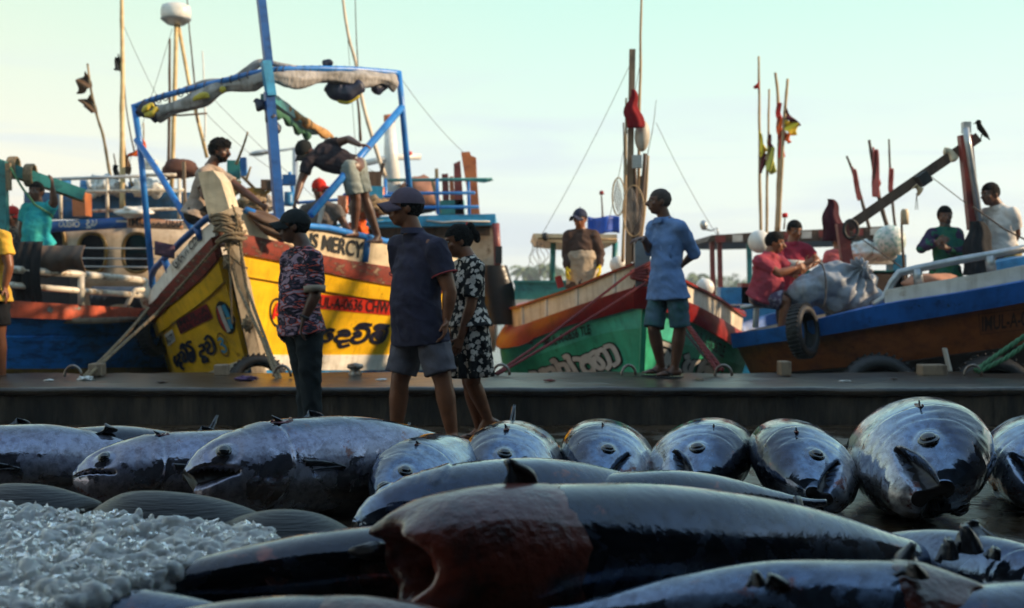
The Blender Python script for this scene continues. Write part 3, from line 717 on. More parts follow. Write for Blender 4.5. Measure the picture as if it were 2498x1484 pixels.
# dark ribbed fins standing behind the ice
M_rib = mat('ribbed_fin', (.03, .031, .03), .42, c2=(.006, .006, .008), scale=16, stretch=(.5, 1, 9), coat=.0, bump=.35, bscale=22)
for (pts, D, lab) in (([(-60, 1262), (-20, 1196), (91, 1192), (183, 1209), (250, 1236), (200, 1275)], 4.35, 'dark ribbed crescent fin behind the ice at the left edge'),
                      ([(215, 1262), (262, 1228), (329, 1210), (476, 1217), (585, 1238), (650, 1268)], 4.15, 'long grey ribbed crescent fin curving behind the middle of the ice'),
                      ([(530, 1290), (585, 1268), (660, 1257), (750, 1259), (815, 1275), (870, 1310)], 4.0, 'black ribbed crescent fin right of the tip of the ice heap')):
    top = spline([P(x, y, D) for x, y in pts], 6); n = len(top)-1
    def fn(u, v, top=top, n=n):
        i = min(int(u*n), n-1); p = lerp(top[i], top[i+1], u*n-i); q = V((lerp(top[0].x, top[-1].x, .12+.76*u), p.y-.30*v, lerp(p.z, .01, v)))
        return lerp(p, q, v) + V((0, -.05*math.sin(math.pi*v), .05*math.sin(math.pi*v)*math.sin(math.pi*u)))
    b = MB(); b.slab(fn, 40, 10, .016); o = b.build('severed_fin', M_rib, label=lab, cat='fish fin', group='ribbed fins behind the ice')
# crushed ice
def icemat():
    m = bpy.data.materials.new('crushed_ice'); m.use_nodes = True; n, l = m.node_tree.nodes, m.node_tree.links; b = n['Principled BSDF']
    b.inputs['Base Color'].default_value = (.86, .85, .82, 1); b.inputs['Roughness'].default_value = .2; b.inputs['Transmission Weight'].default_value = .55
    b.inputs['Subsurface Weight'].default_value = .55; b.inputs['Subsurface Radius'].default_value = (.03, .035, .04); b.inputs['Subsurface Scale'].default_value = 1.0; b.inputs['Coat Weight'].default_value = .3; b.inputs['Coat Roughness'].default_value = .1; b.inputs['IOR'].default_value = 1.31
    t = n.new('ShaderNodeTexCoord'); z = n.new('ShaderNodeTexNoise'); z.inputs['Scale'].default_value = 30; z.inputs['Detail'].default_value = 6; l.new(t.outputs['Object'], z.inputs['Vector'])
    bp = n.new('ShaderNodeBump'); bp.inputs['Strength'].default_value = .5; bp.inputs['Distance'].default_value = .01; l.new(z.outputs[0], bp.inputs['Height']); l.new(bp.outputs[0], b.inputs['Normal'])
    r = n.new('ShaderNodeMapRange'); r.inputs[3].default_value = .15; r.inputs[4].default_value = .6; l.new(z.outputs[0], r.inputs[0]); l.new(r.outputs[0], b.inputs['Roughness'])
    return m
rnd = random.Random(11)
top_e = [(-80, 1226), (0, 1232), (120, 1243), (240, 1250), (330, 1262), (420, 1276), (520, 1280), (600, 1288), (660, 1300), (672, 1318)]
bot_e = [(672, 1318), (600, 1345), (500, 1358), (420, 1385), (330, 1420), (260, 1448), (120, 1484), (-80, 1540)]
def interp(e, x):
    e = sorted(e)
    for i in range(len(e)-1):
        if x <= e[i+1][0]: t = (x-e[i][0])/(e[i+1][0]-e[i][0]); return lerp(e[i][1], e[i+1][1], t)
    return e[-1][1]
def iceP(x, y):
    D = lerp(4.1, 3.05, min(1.2, max(0, (y-1228)/256.))); return P(x, y, D)
b = MB()
def fn(u, v):
    x = -80+745*u; y = lerp(interp(top_e, x), interp(bot_e, x), v); p = iceP(x, y); e = min(v, 1-v, (1-u)*3)
    return p + V((0, 0, .022*noise.noise(p*14) + .01*noise.noise(p*40) - .03 - .05*(1-min(1, e*8))))
b.slab(fn, 110, 46, .05)
def chunk(c, r_):
    ax = [V((rnd.gauss(0, 1), rnd.gauss(0, 1), rnd.gauss(0, 1))).normalized() for _ in range(2)]; x_ = ax[0]; y_ = x_.cross(ax[1]).normalized(); z_ = x_.cross(y_); k = len(b.v)
    b.ell(c, x_*r_*rnd.uniform(.8, 1.5), y_*r_*rnd.uniform(.6, 1.1), z_*r_*rnd.uniform(.5, .9), 9, 6)
    for i in range(k, len(b.v)): b.v[i] = b.v[i] + (b.v[i]-c)*(.32*noise.noise((b.v[i]-c)*(1.1/r_) + c*9))
for i in range(3000):
    x = rnd.uniform(-80, 672); v = rnd.random(); y = lerp(interp(top_e, x), interp(bot_e, x), v); p = iceP(x, y)
    r_ = rnd.choice([.005, .006, .008, .010, .012, .014, .018, .024, .032])*rnd.uniform(.8, 1.2)
    p.z += rnd.uniform(-.024, .0) + .02*noise.noise(p*14); chunk(p, r_)
for (x, y, r_) in ((338, 1262, .022), (432, 1290, .036), (60, 1248, .03), (180, 1300, .034), (280, 1395, .03), (530, 1322, .024), (355, 1368, .03), (40, 1340, .035), (210, 1352, .03)): chunk(iceP(x, y) + V((0, 0, .004)), r_)
icm = fuse(b, .0056, 1, 'crushed_ice')
b = MB()
for i in range(3000):                                   # loose sharp chips over the slush
    x = rnd.uniform(-80, 672); v = rnd.random(); y = lerp(interp(top_e, x), interp(bot_e, x), v); p = iceP(x, y); r_ = rnd.choice([.004, .005, .007, .009, .012, .017])*rnd.uniform(.8, 1.3)
    p.z += rnd.uniform(-.004, .012) + .02*noise.noise(p*14); ax = V((rnd.gauss(0, 1), rnd.gauss(0, 1), rnd.gauss(0, .6))).normalized(); s1, u1 = frame(ax)
    q = [p + ax*(r_*rnd.uniform(.8, 1.5)*g) for g in (-1, 1)] + [p + (s1*math.cos(a) + u1*math.sin(a))*r_*rnd.uniform(.4, .9) for a in (0, 1.3, 2.6, 3.9, 5.1)]
    b.add(q, [(0, 2+(k+1) % 5, 2+k) for k in range(5)] + [(1, 2+k, 2+(k+1) % 5) for k in range(5)])
import bmesh
chips = b.mesh('chips', smooth=False); bm = bmesh.new(); bm.from_mesh(icm); bm.from_mesh(chips); bm.to_mesh(icm); bm.free()
tag(link_mesh('crushed_ice', icm, icemat()), kind='stuff', label='heap of wet crushed ice spread over the fish at the lower left')

# small houses and boats of the far shore
for i, (x, w, h, c, lab) in enumerate(((1752, 26, 14, M_white, 'white low building on the far shore, left of the canopy posts'), (1700, 20, 12, M_tin, 'grey tin roofed shed on the far shore behind the blue-shirted man'), (1260, 18, 10, M_white, 'tiny white building on the far shore at the left of the green boat'), (2225, 16, 10, M_white, 'tiny white building on the far shore beside the bearded man'))) if False else ():
    pass
# ================================================================ boats
def paint(name, c, c2=None, **k):
    a = dict(streak=.22, rough=.42, scale=7, lo=.5, hi=.66, bump=.25, bscale=9, stretch=(1, 1, 1.6), var=.14); a.update(k)
    return mat(name, c, a.pop('rough'), c2=c2 or tuple(x*.55+.02 for x in c), **a)
M_yel = paint('yellow_paint', (.88, .50, .010), (.72, .38, .010), lo=.55, hi=.8)
M_redb = paint('flaking_red_band', (.27, .045, .028), (.11, .035, .025), lo=.47, hi=.58, c3=(.34, .24, .15), scale=9, stretch=(1, 1, 2.5), rough=.6)
M_cream = paint('cream_boards', (.66, .54, .36), (.5, .38, .24), lo=.5, hi=.8)
M_creaml = paint('pale_cream_boards', (.76, .68, .54), (.6, .5, .36), lo=.5, hi=.8)
M_white = paint('white_paint', (.72, .68, .6), (.5, .42, .3), lo=.58, hi=.72)
M_bluew = paint('blue_waterline', (.03, .22, .5), (.02, .13, .3))
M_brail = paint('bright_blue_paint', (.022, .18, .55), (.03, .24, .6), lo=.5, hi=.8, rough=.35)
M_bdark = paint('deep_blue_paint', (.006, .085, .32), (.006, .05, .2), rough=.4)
M_cyan = paint('light_blue_paint', (.03, .28, .52), (.02, .19, .36), rough=.45)
M_wood = paint('weathered_wood', (.27, .19, .12), (.13, .09, .06), scale=14, stretch=(1, 1, .25), rough=.8, bump=.5)
M_woodd = paint('dark_wood', (.10, .065, .045), (.05, .032, .022), scale=14, stretch=(1, 1, .3), rough=.8)
M_bamboo = paint('bamboo', (.42, .29, .15), (.25, .16, .08), scale=12, stretch=(1, 1, .3), rough=.55)
M_stem = paint('bare_stem_wood', (.38, .31, .22), (.17, .13, .09), scale=8, stretch=(1, 1, .35), rough=.75, bump=.5)
M_black = mat('black_lettering', (.012, .012, .014), .5)
M_blackr = mat('black_rubber', (.011, .011, .012), .6, c2=(.02, .02, .02), scale=20, bump=.4, bscale=60)
M_navyl = mat('navy_lettering', (.012, .012, .03), .45)
M_whl = mat('white_lettering', (.62, .6, .56), .5)
M_redp = mat('red_plate', (.62, .03, .012), .45)
M_redl = mat('red_lettering', (.7, .02, .012), .45)
M_skyl = mat('sky_blue_lettering', (.05, .3, .5), .5)
M_brownl = mat('brown_ring_paint', (.15, .05, .015), .5)
M_deck = paint('deck_boards', (.2, .14, .09), (.12, .08, .05), rough=.8)
M_rope = mat('hemp_rope', (.28, .20, .11), .9, c2=(.15, .10, .06), scale=40, bump=.4, bscale=90)
M_redr = mat('red_rope', (.20, .03, .028), .85, scale=40)
M_grnr = mat('green_rope', (.05, .16, .07), .8, scale=40)
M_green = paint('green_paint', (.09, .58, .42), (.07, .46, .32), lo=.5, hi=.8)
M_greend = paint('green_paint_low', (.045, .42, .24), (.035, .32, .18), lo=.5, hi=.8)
M_red = paint('red_gunwale_paint', (.27, .011, .010), (.17, .010, .010), lo=.5, hi=.75)
M_blu2 = paint('gunwale_blue_paint', (.014, .12, .44), (.012, .07, .26), lo=.5, hi=.7)
M_orng = paint('orange_brown_hull', (.36, .105, .028), (.22, .06, .02), lo=.48, hi=.66)
M_undr = paint('dark_bottom', (.03, .02, .018), (.015, .012, .012))  # near-black tone for the hull below the chine
M_blhull = paint('worn_blue_hull', (.02, .22, .70), (.015, .10, .32), lo=.47, hi=.6, scale=5, stretch=(1, 1, 3))
M_ochre = paint('ochre_waterline', (.22, .13, .02), (.12, .07, .02))
M_teal = paint('teal_paint', (.03, .22, .22), (.02, .12, .13))
M_cabin = paint('cabin_cream', (.5, .42, .32), (.36, .28, .2), lo=.5, hi=.75)
M_dglass = mat('dark_window', (.008, .01, .014), .08)
M_steel = mat('white_pipe', (.62, .56, .46), .35, c2=(.3, .22, .14), scale=9, lo=.52, hi=.62)
M_galv = mat('galvanised_pipe', (.42, .45, .47), .35, metal=.5, scale=12)
M_tarp = mat('grey_tarpaulin', (.40, .37, .35), .7, c2=(.23, .21, .19), scale=9, bump=.9, bscale=22, stretch=(1, 1, .4))
M_navyt = mat('navy_tarpaulin', (.015, .018, .045), .5, scale=6, bump=.4, bscale=14)
M_yelt = mat('yellow_cloth', (.55, .42, .03), .6, scale=8)
M_bluet = mat('blue_tarpaulin', (.01, .08, .5), .4, c2=(.01, .05, .3), scale=6, bump=.3, bscale=12)
M_orgp = paint('orange_plank', (.62, .17, .05), (.45, .1, .03))
M_maroon = paint('maroon_plank', (.22, .04, .035), (.12, .025, .02))
M_brtarp = mat('brown_tarpaulin', (.33, .15, .09), .7, c2=(.2, .09, .05), scale=4, bump=.6, bscale=8)
M_plas = mat('white_plastic', (.75, .73, .68), .35)
def pt(b, pts, r, n=8, **k): return b.tube([P(*q) for q in pts], r, n, **k)
def span(A, B_, parent, name, m, v, t0=0, t1=1, nt=16, nu=4, th=.04, drop=0.0):
    """deck or transom surface joining the two sides"""
    b = MB(); b.slab(lambda u, w: lerp(A.at(lerp(t0, t1, w), v), B_.at(lerp(t0, t1, w), v), .035+.93*u) - V((0, 0, drop)), nu, nt, th)
    return b.build(name, m, parent)
# ---------------------------------------------------------------- yellow boat
yb = thing('fishing_boat', (-2.4, 15, -1), 'yellow fishing boat with flaking red band and cream bulwark, bow toward the quay', 'boat', 'fishing boats moored at the quay')
YR = Surf([[(570, 512, 12.25), (577, 569, 12.25), (586, 618, 12.35), (632, 866, 12.85), (637, 903, 12.9), (640, 925, 12.95), (668, 1090, 13.3)],
           [(690, 545, 12.75), (690, 592, 12.8), (692, 638, 12.9), (705, 866, 13.45), (707, 903, 13.5), (708, 926, 13.55), (722, 1080, 13.9)],
           [(800, 562, 13.35), (800, 625, 13.4), (800, 664, 13.5), (800, 866, 14.1), (800, 903, 14.15), (800, 927, 14.2), (806, 1072, 14.5)],
           [(950, 596, 14.3), (950, 651, 14.35), (950, 694, 14.45), (950, 866, 15.0), (950, 903, 15.05), (950, 928, 15.1), (950, 1060, 15.4)],
           [(1110, 630, 15.9), (1110, 676, 15.95), (1110, 716, 16.05), (1105, 864, 16.4), (1105, 899, 16.45), (1105, 922, 16.5), (1105, 1040, 16.7)],
           [(1165, 655, 19), (1165, 690, 19), (1165, 722, 19), (1160, 845, 19.2), (1160, 873, 19.2), (1160, 892, 19.2), (1160, 990, 19.4)],
           [(1150, 650, 25), (1150, 682, 25), (1150, 715, 25), (1145, 810, 25), (1145, 840, 25), (1145, 860, 25), (1145, 930, 25)]])
YL = Surf([[(520, 540, 12.2), (524, 577, 12.2), (536, 630, 12.3), (596, 875, 12.8), (604, 905, 12.85), (611, 935, 12.9), (640, 1095, 13.25)],
           [(480, 572, 12.45), (484, 620, 12.45), (500, 672, 12.55), (548, 893, 13.1), (556, 925, 13.15), (562, 952, 13.2), (592, 1095, 13.5)],
           [(435, 622, 12.8), (440, 668, 12.8), (456, 712, 12.9), (500, 911, 13.4), (506, 940, 13.45), (512, 965, 13.5), (540, 1095, 13.8)],
           [(395, 672, 13.2), (398, 714, 13.2), (415, 746, 13.3), (460, 922, 13.8), (466, 950, 13.85), (470, 975, 13.9), (490, 1090, 14.2)],
           [(368, 712, 13.75), (366, 752, 13.75), (386, 778, 13.85), (428, 930, 14.3), (434, 955, 14.35), (438, 980, 14.4), (450, 1080, 14.6)],
           [(385, 735, 16.5), (390, 765, 16.5), (400, 790, 16.5), (436, 915, 16.9), (440, 935, 16.9), (444, 955, 16.9), (456, 1040, 17)],
           [(520, 720, 25), (520, 745, 25), (530, 765, 25), (550, 820, 25), (552, 840, 25), (554, 860, 25), (560, 930, 25)]])
yp = []
for S, sg in ((YR, -1), (YL, 1)):
    yp.append(S.strip(0, 1, 0, 'bulwark', M_cream if S is YR else M_white, yb, sgn=sg, th=.04))
    yp.append(S.strip(1, 2, .045, 'rubbing_band', M_redb, yb, sgn=sg, th=.09, bulge=.01))
    yp.append(S.strip(2, 3, 0, 'hull_side', M_yel, yb, sgn=sg, nv=10, th=.06))
    yp.append(S.strip(2.03, 2.22, .03, 'upper_strake', M_yel, yb, sgn=sg, nv=3, th=.05))
    yp.append(S.strip(3, 4, .008, 'boot_stripe', M_white, yb, sgn=sg, th=.06))
    yp.append(S.strip(4, 6, 0, 'bottom_paint', M_bluew, yb, sgn=sg, nv=6, th=.06))
ybv = bvh_of(yp)
span(YL, YR, yb, 'deck', M_deck, 1.9, .03, 1.0)
b = MB(); b.grid(lambda u, w: lerp(YL.at(1, w*6), YR.at(1, w*6), u), 4, 8); b.build('transom', M_yel, yb)
b = MB()
st = [(540, 520, 12.0), (548, 570, 12.05), (562, 640, 12.2), (610, 862, 12.65), (622, 932, 12.8), (650, 1095, 13.1)]
st2 = [(578, 505, 12.1), (577, 570, 12.15), (590, 640, 12.25), (637, 862, 12.75), (642, 932, 12.85), (668, 1095, 13.2)]
L_ = [P(*q) for q in st]; R_ = [P(*q) for q in st2]; k = []
for a, c in zip(L_, R_): k.append([a + V((0, -.07, 0)), c + V((0, -.05, 0)), c + V((.0, .3, 0)), a + V((0, .3, 0))])
b.v = [p for r_ in k for p in r_]
for i in range(len(k)-1):
    for j in range(4): b.f.append((i*4+j, i*4+(j+1) % 4, (i+1)*4+(j+1) % 4, (i+1)*4+j))
b.f += [(3, 2, 1, 0), tuple(len(b.v)-4+j for j in range(4))]
b.build('stem', M_stem, yb, smooth=False)
b = MB(); b.prism([P(482, 421, 12.0), P(519, 416, 12.0), P(538, 440, 12.0), P(559, 508, 12.0), P(548, 531, 12.0), P(510, 535, 12.0)], (.05, .22, 0)); b.build('samson_post', M_cream, yb, smooth=False)
# lettering on the yellow boat
def TF(x0, y0, s): return lambda x, y: ((x0 + x/s)*.6096, (y0 + y/s)*.6096)
t2 = TF(1080, 1150, 4.804)
patch([t2(700, 110), t2(2315, 245), t2(2305, 540), t2(690, 385)], ybv, M_redp, yb, 'number_plate', .008, 12)
lettering('IMUL-A-0636 CHW', [t2(760, 150), t2(2300, 270), t2(2285, 505), t2(750, 360)], ybv, M_black, yb, bold=.012, shear=.12, lift=.014)
DV = [[(1215, 820), (1140, 805), (1060, 840), (990, 910), (972, 980), (1010, 1025), (1080, 1030), (1150, 990), (1182, 930), (1165, 895), (1120, 890), (1105, 915), (1140, 945)],
      [(1330, 850), (1400, 825), (1480, 832), (1515, 880), (1500, 915), (1400, 905), (1310, 925), (1260, 975), (1280, 1025), (1380, 1032), (1490, 1015)], [(1380, 1030), (1330, 1080), (1345, 1122), (1400, 1130), (1500, 1100)],
      [(1630, 880), (1670, 850), (1725, 875), (1715, 925), (1660, 930), (1600, 960), (1572, 1010), (1620, 1048), (1700, 1050), (1800, 1010), (1870, 930), (1895, 840), (1860, 785), (1780, 768), (1640, 778)], [(1690, 740), (1720, 710), (1800, 700), (1930, 718)],
      [(2150, 868), (2080, 850), (1995, 885), (1945, 970), (1970, 1035), (2060, 1055), (2160, 1010), (2220, 910), (2240, 825), (2200, 785), (2100, 780), (2030, 785), (2045, 735), (2120, 718), (2270, 738)], [(2140, 870), (2125, 940), (2085, 975), (2050, 945), (2065, 890), (2110, 885), (2120, 920)]]
strokes(DV, 8.6, ybv, M_navyl, yb, tf=t2, lift=.012)
disc(*t2(135, 480), 19, 36, R(-3), ybv, M_black, yb, 'badge', .010, inner=.84)
strokes([[(50, 590), (120, 290), (180, 700)], [(70, 520), (160, 520)]], 5.5, ybv, M_redl, yb, tf=t2, lift=.016, n=2)
lettering('GOD IS MERCY', [(676, 553), (887, 590), (879, 631), (669, 585)], ybv, M_black, yb, bold=.025, shear=-.12, lift=.012)
t1 = TF(640, 1180, 3.905)
patch([t1(250, 405), t1(735, 135), t1(835, 355), t1(330, 612)], ybv, mat('dull_red_plate', (.25, .02, .02), .5), yb, 'number_plate', .010)
lettering('IMUL-A', [t1(270, 415), t1(730, 165), t1(775, 255), t1(300, 510)], ybv, M_black, yb, bold=.015, lift=.016)
lettering('0636 CHW', [t1(310, 520), t1(785, 265), t1(825, 345), t1(340, 595)], ybv, M_black, yb, bold=.015, lift=.016)
patch([t1(85, 620), t1(200, 530), t1(252, 705), t1(140, 802)], ybv, M_whl, yb, 'licence_plate', .010)
lettering('B-2771', [t1(105, 660), t1(205, 585), t1(235, 685), t1(135, 765)], ybv, M_black, yb, bold=.02, lift=.016)
LW = [[(240, 960), (238, 1030), (285, 1105)], [(290, 930), (318, 960), (300, 1010), (290, 1050), (350, 1060)], [(330, 1070), (345, 1130), (380, 1150)],
      [(325, 900), (360, 890), (385, 930), (370, 990), (400, 1040), (440, 990), (430, 880), (380, 820), (335, 835)], [(340, 800), (360, 770), (395, 785)],
      [(500, 930), (470, 910), (445, 950), (480, 1020), (520, 1035), (545, 960), (525, 850), (470, 800), (430, 790), (440, 740), (490, 730)], [(500, 890), (515, 940), (490, 975), (475, 930), (500, 910)],
      [(630, 800), (665, 775), (700, 810), (690, 860), (640, 890), (650, 950), (720, 965)], [(680, 985), (690, 1045), (755, 1025)], [(740, 985), (752, 1030)],
      [(720, 760), (750, 735), (785, 790), (755, 840), (765, 900), (820, 915), (860, 860), (850, 760), (800, 665), (750, 640), (715, 690)]]
strokes(LW, 7.2, ybv, M_navyl, yb, tf=t1, lift=.012)
disc(*t1(995, 775), 11.5, 31, R(-19), ybv, M_brownl, yb, 'badge', .010, inner=.88)
strokes([[(930, 700), (950, 665), (990, 700), (985, 750), (960, 765), (1020, 790), (1050, 850), (1020, 890), (985, 865)]], 4.5, ybv, M_skyl, yb, tf=t1, lift=.014)
disc(*t1(1030, 350), 19.5, 42, R(-20), ybv, M_black, yb, 'badge', .010)
strokes([[(920, 210), (960, 380), (1050, 540)]], 6.5, ybv, mat('badge_red', (.4, .03, .02), .5), yb, tf=t1, lift=.018)
strokes([[(950, 180), (1020, 370), (1095, 550)]], 9, ybv, M_whl, yb, tf=t1, lift=.022)
strokes([[(1010, 170), (1085, 330), (1125, 500)]], 10, ybv, M_skyl, yb, tf=t1, lift=.018)
strokes([[(1070, 355), (1110, 350)]], 4, ybv, M_yelt, yb, tf=t1, lift=.024)
lettering('GRAWCDI', [(418, 634), (482, 570), (486, 590), (430, 660)], ybv, M_black, yb, bold=.02, lift=.012)
# rails of the yellow boat
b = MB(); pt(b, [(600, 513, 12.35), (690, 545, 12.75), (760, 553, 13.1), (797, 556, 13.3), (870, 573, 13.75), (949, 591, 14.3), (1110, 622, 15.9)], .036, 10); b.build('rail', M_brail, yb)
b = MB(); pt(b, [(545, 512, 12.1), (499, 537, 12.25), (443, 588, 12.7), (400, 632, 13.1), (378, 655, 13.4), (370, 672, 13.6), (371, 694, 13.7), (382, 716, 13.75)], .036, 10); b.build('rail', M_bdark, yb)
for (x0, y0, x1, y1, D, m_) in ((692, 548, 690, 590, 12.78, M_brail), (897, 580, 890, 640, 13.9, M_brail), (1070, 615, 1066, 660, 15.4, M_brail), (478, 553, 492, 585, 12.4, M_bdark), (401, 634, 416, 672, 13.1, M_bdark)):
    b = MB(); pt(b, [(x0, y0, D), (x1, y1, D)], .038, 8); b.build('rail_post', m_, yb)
def hang(b, pts, radii, n=26, pleat=.16, k=5, seed=0):
    c = spline([P(*q) for q in pts], 6); N = len(c); k0 = len(b.v); rs = [V((r_, 0, 0)) for r_ in radii]
    for i, p in enumerate(c):
        f = i/(N-1)*(len(rs)-1); j = min(int(f), len(rs)-2); r_ = lerp(rs[j].x, rs[j+1].x, f-j)
        for q in range(n):
            a = 2*math.pi*q/n; rr = r_*(1 + pleat*math.cos(k*a + .4*math.sin(i*.3) + seed) + pleat*.5*math.cos((k+4)*a + seed*2)); b.v.append(p + V((rr*math.cos(a) + .02*math.sin(i*.5+seed), rr*.55*math.sin(a), 0)))
    for i in range(N-1):
        for q in range(n): b.f.append((k0+i*n+q, k0+(i+1)*n+q, k0+(i+1)*n+(q+1) % n, k0+i*n+(q+1) % n))
    b.f.append(tuple(k0+q for q in range(n))); b.f.append(tuple(k0+(N-1)*n+q for q in reversed(range(n))))
# pipe arch, mast and furled awning
arch = thing('awning_frame', P(650, 560, 13.4), 'bright blue pipe arch with diagonal braces over the bow of the yellow boat', 'frame')
arc = [(325, 262, 13.9), (402, 234, 13.8), (525, 203, 13.6), (648, 174, 13.4), (744, 168, 13.6), (861, 170, 14.0), (973, 179, 14.5)]
b = MB(); b.tube(spline([P(*q) for q in arc], 6), .034, 12); b.build('top_pipe', M_brail, arch)
b = MB(); pt(b, [(327, 256, 13.9), (341, 352, 13.85), (373, 700, 13.7)], .036, 12); b.build('post', M_brail, arch)
b = MB(); pt(b, [(972, 175, 14.5), (981, 266, 14.5), (1012, 610, 14.6)], .036, 12); b.build('post', M_brail, arch)
b = MB(); pt(b, [(333, 342, 13.85), (390, 427, 13.5), (470, 560, 12.6)], .036, 12); b.build('brace', M_brail, arch)
b = MB(); pt(b, [(980, 262, 14.5), (758, 524, 13.1)], .042, 12); b.build('brace', M_brail, arch)
mast = thing('mast', P(680, 560, 13.3), 'square two-tone blue mast rising out of the top of the photo from the yellow boat', 'mast')
b = MB(); b.box(P(630, -60, 13.3), P(655, 160, 13.3), .085, .085, V((.5, -1, 0))); b.build('upper_mast', M_bdark, mast, smooth=False)
b = MB(); b.box(P(648, 150, 13.28), P(661, 235, 13.28), .098, .098, V((.5, -1, 0))); b.build('mast_band', M_cyan, mast, smooth=False)
b = MB(); b.box(P(656, 225, 13.3), P(690, 640, 13.3), .10, .10, V((.5, -1, 0))); b.build('lower_mast', M_bdark, mast, smooth=False)
def roll_cloth(b, pts, rad, seed, lump=.5, n=14, wave=6):
    c = spline([P(*q) for q in pts], 10); N = len(c); k = len(b.v)
    for i, p in enumerate(c):
        d = c[min(i+1, N-1)]-c[max(i-1, 0)]; sd, u = frame(d); e = min(1, i/3, (N-1-i)/3)**.5 if 0 < i < N-1 else .02
        g = 1 + lump*math.sin(i/N*wave*2*math.pi+seed)
        for j in range(n):
            a = 2*math.pi*j/n; r_ = rad*e*(.85*g + .22*noise.noise(V((i*.22, math.cos(a)*1.6, math.sin(a)*1.6+seed))) + .09*math.cos(5*a + i*.25 + seed) + .05*math.cos(9*a - i*.4))
            b.v.append(p + sd*math.cos(a)*r_*.7 + u*math.sin(a)*r_ - V((0, 0, rad*(g-1)*.6)))
    for i in range(N-1):
        for j in range(n): b.f.append((k+i*n+j, k+i*n+(j+1) % n, k+(i+1)*n+(j+1) % n, k+(i+1)*n+j))
aw = thing('furled_awning', P(650, 200, 13.5), 'grey awning bundled and tied along the blue arch with navy and yellow ends', 'awning')
b = MB(); roll_cloth(b, [(372, 278, 13.75), (440, 262, 13.7), (520, 224, 13.6), (600, 200, 13.5), (660, 190, 13.4), (740, 192, 13.6), (850, 190, 13.9), (930, 196, 14.2), (966, 200, 14.4)], .095, 1, .24, 20, 5.3); b.build('cloth', M_tarp, aw)
b = MB(); roll_cloth(b, [(440, 222, 13.75), (500, 205, 13.7), (570, 192, 13.6), (632, 156, 13.5), (700, 165, 13.5), (745, 172, 13.6)], .045, 4, .3, 14, 3.2); b.build('cloth', M_tarp, aw)
b = MB(); roll_cloth(b, [(342, 262, 13.8), (362, 274, 13.75), (386, 272, 13.7)], .12, 2, .2, 14, 1); b.build('wrapped_end', M_navyt, aw)
for a in ([(348, 276, 13.6), (360, 262, 13.58), (376, 256, 13.6)], [(352, 284, 13.6), (372, 276, 13.56), (384, 262, 13.6)], [(470, 246, 13.52), (500, 232, 13.5), (505, 240, 13.5)], [(535, 222, 13.5), (552, 218, 13.5)]):
    b = MB(); roll_cloth(b, a, .04, 3, .2, 8, 2); b.build('yellow_strap', M_yelt, aw)
b = MB(); roll_cloth(b, [(800, 204, 13.9), (822, 222, 13.9), (850, 226, 13.9), (886, 206, 13.95)], .12, 5, .15, 14, 1); b.build('wrapped_end', M_navyt, aw)
b = MB(); roll_cloth(b, [(822, 246, 13.88), (850, 248, 13.88), (878, 234, 13.9)], .03, 5, .15, 10, 1); b.build('yellow_strap', M_yelt, aw)
b = MB(); roll_cloth(b, [(906, 214, 14.2), (930, 208, 14.3), (956, 196, 14.4)], .08, 6, .2, 12, 1); b.build('wrapped_end', M_navyt, aw)
b = MB(); roll_cloth(b, [(786, 158, 13.8), (800, 154, 13.8), (812, 158, 13.8)], .05, 6, .2, 10, 1); b.build('wrapped_end', M_navyt, aw)
for i in range(26):
    q = spline([P(*q) for q in arc], 6); p = q[3+int(i*1.25)]; b = MB()
    b.tube([p + V((.02*math.cos(a), .05*math.cos(a), .045*math.sin(a)-.012)) for a in [k*math.pi/5 for k in range(11)]], .006, 5)
    b.build('lashing', M_navyt, aw)
# boom lying back from the mast with nets and cloth
bm_ = thing('boom', P(740, 290, 14), 'teal and orange boom tangled with green net slanting down behind the blue mast', 'boom')
b = MB(); b.box(P(652, 240, 13.5), P(760, 320, 15), .16, .10); b.build('spar', M_teal, bm_, smooth=False)
b = MB(); roll_cloth(b, [(650, 232, 13.45), (700, 262, 14), (745, 298, 14.5), (815, 338, 15.3)], .06, 2, .3, 8, 6); b.build('net', mat('orange_net', (.5, .26, .08), .8, c2=(.25, .14, .05), scale=30), bm_)
b = MB(); roll_cloth(b, [(648, 270, 13.4), (690, 285, 13.7), (728, 318, 14.4), (760, 335, 14.8)], .05, 7, .4, 8, 5); b.build('net', mat('green_net', (.03, .12, .06), .8, scale=30), bm_)
b = MB(); roll_cloth(b, [(618, 247, 13.3), (640, 262, 13.3), (665, 290, 13.3), (680, 320, 13.4)], .055, 3, .5, 8, 3); b.build('rag', M_navyt, bm_)
# wheelhouse of the yellow boat
wh = thing('wheelhouse', P(1080, 700, 19), 'wheelhouse of the yellow boat with bright blue eaves and pipe-railed roof piled with planks', 'cabin')
DW = 18.0
b = MB(); b.prism([P(868, 530, DW), P(1208, 522, DW), P(1208, 549, DW), P(868, 556, DW)], (0, 4.6, 0)); b.build('roof', M_cyan, wh, smooth=False)
b = MB(); pt(b, [(1040, 538, DW-.02), (1080, 543, DW-.02), (1120, 540, DW-.02), (1195, 541, DW-.02)], .03, 4, flat=.4); b.build('stripe', M_whl, wh)
b = MB(); pt(b, [(905, 541, DW-.02), (930, 538, DW-.02), (960, 542, DW-.02), (1000, 541, DW-.02)], .02, 4, flat=.4); b.build('stripe', M_yelt, wh)
b = MB(); b.cube(((P(1040, 0, DW+.5).x), DW+2.4, 1.1), 2.05, 3.9, 1.9); b.build('wall', M_cabin, wh, smooth=False)
b = MB(); b.prism([P(880, 556, DW+.28), P(1195, 549, DW+.28), P(1195, 575, DW+.28), P(880, 580, DW+.28)], (0, .1, 0)); b.build('eave_board', M_woodd, wh, smooth=False)
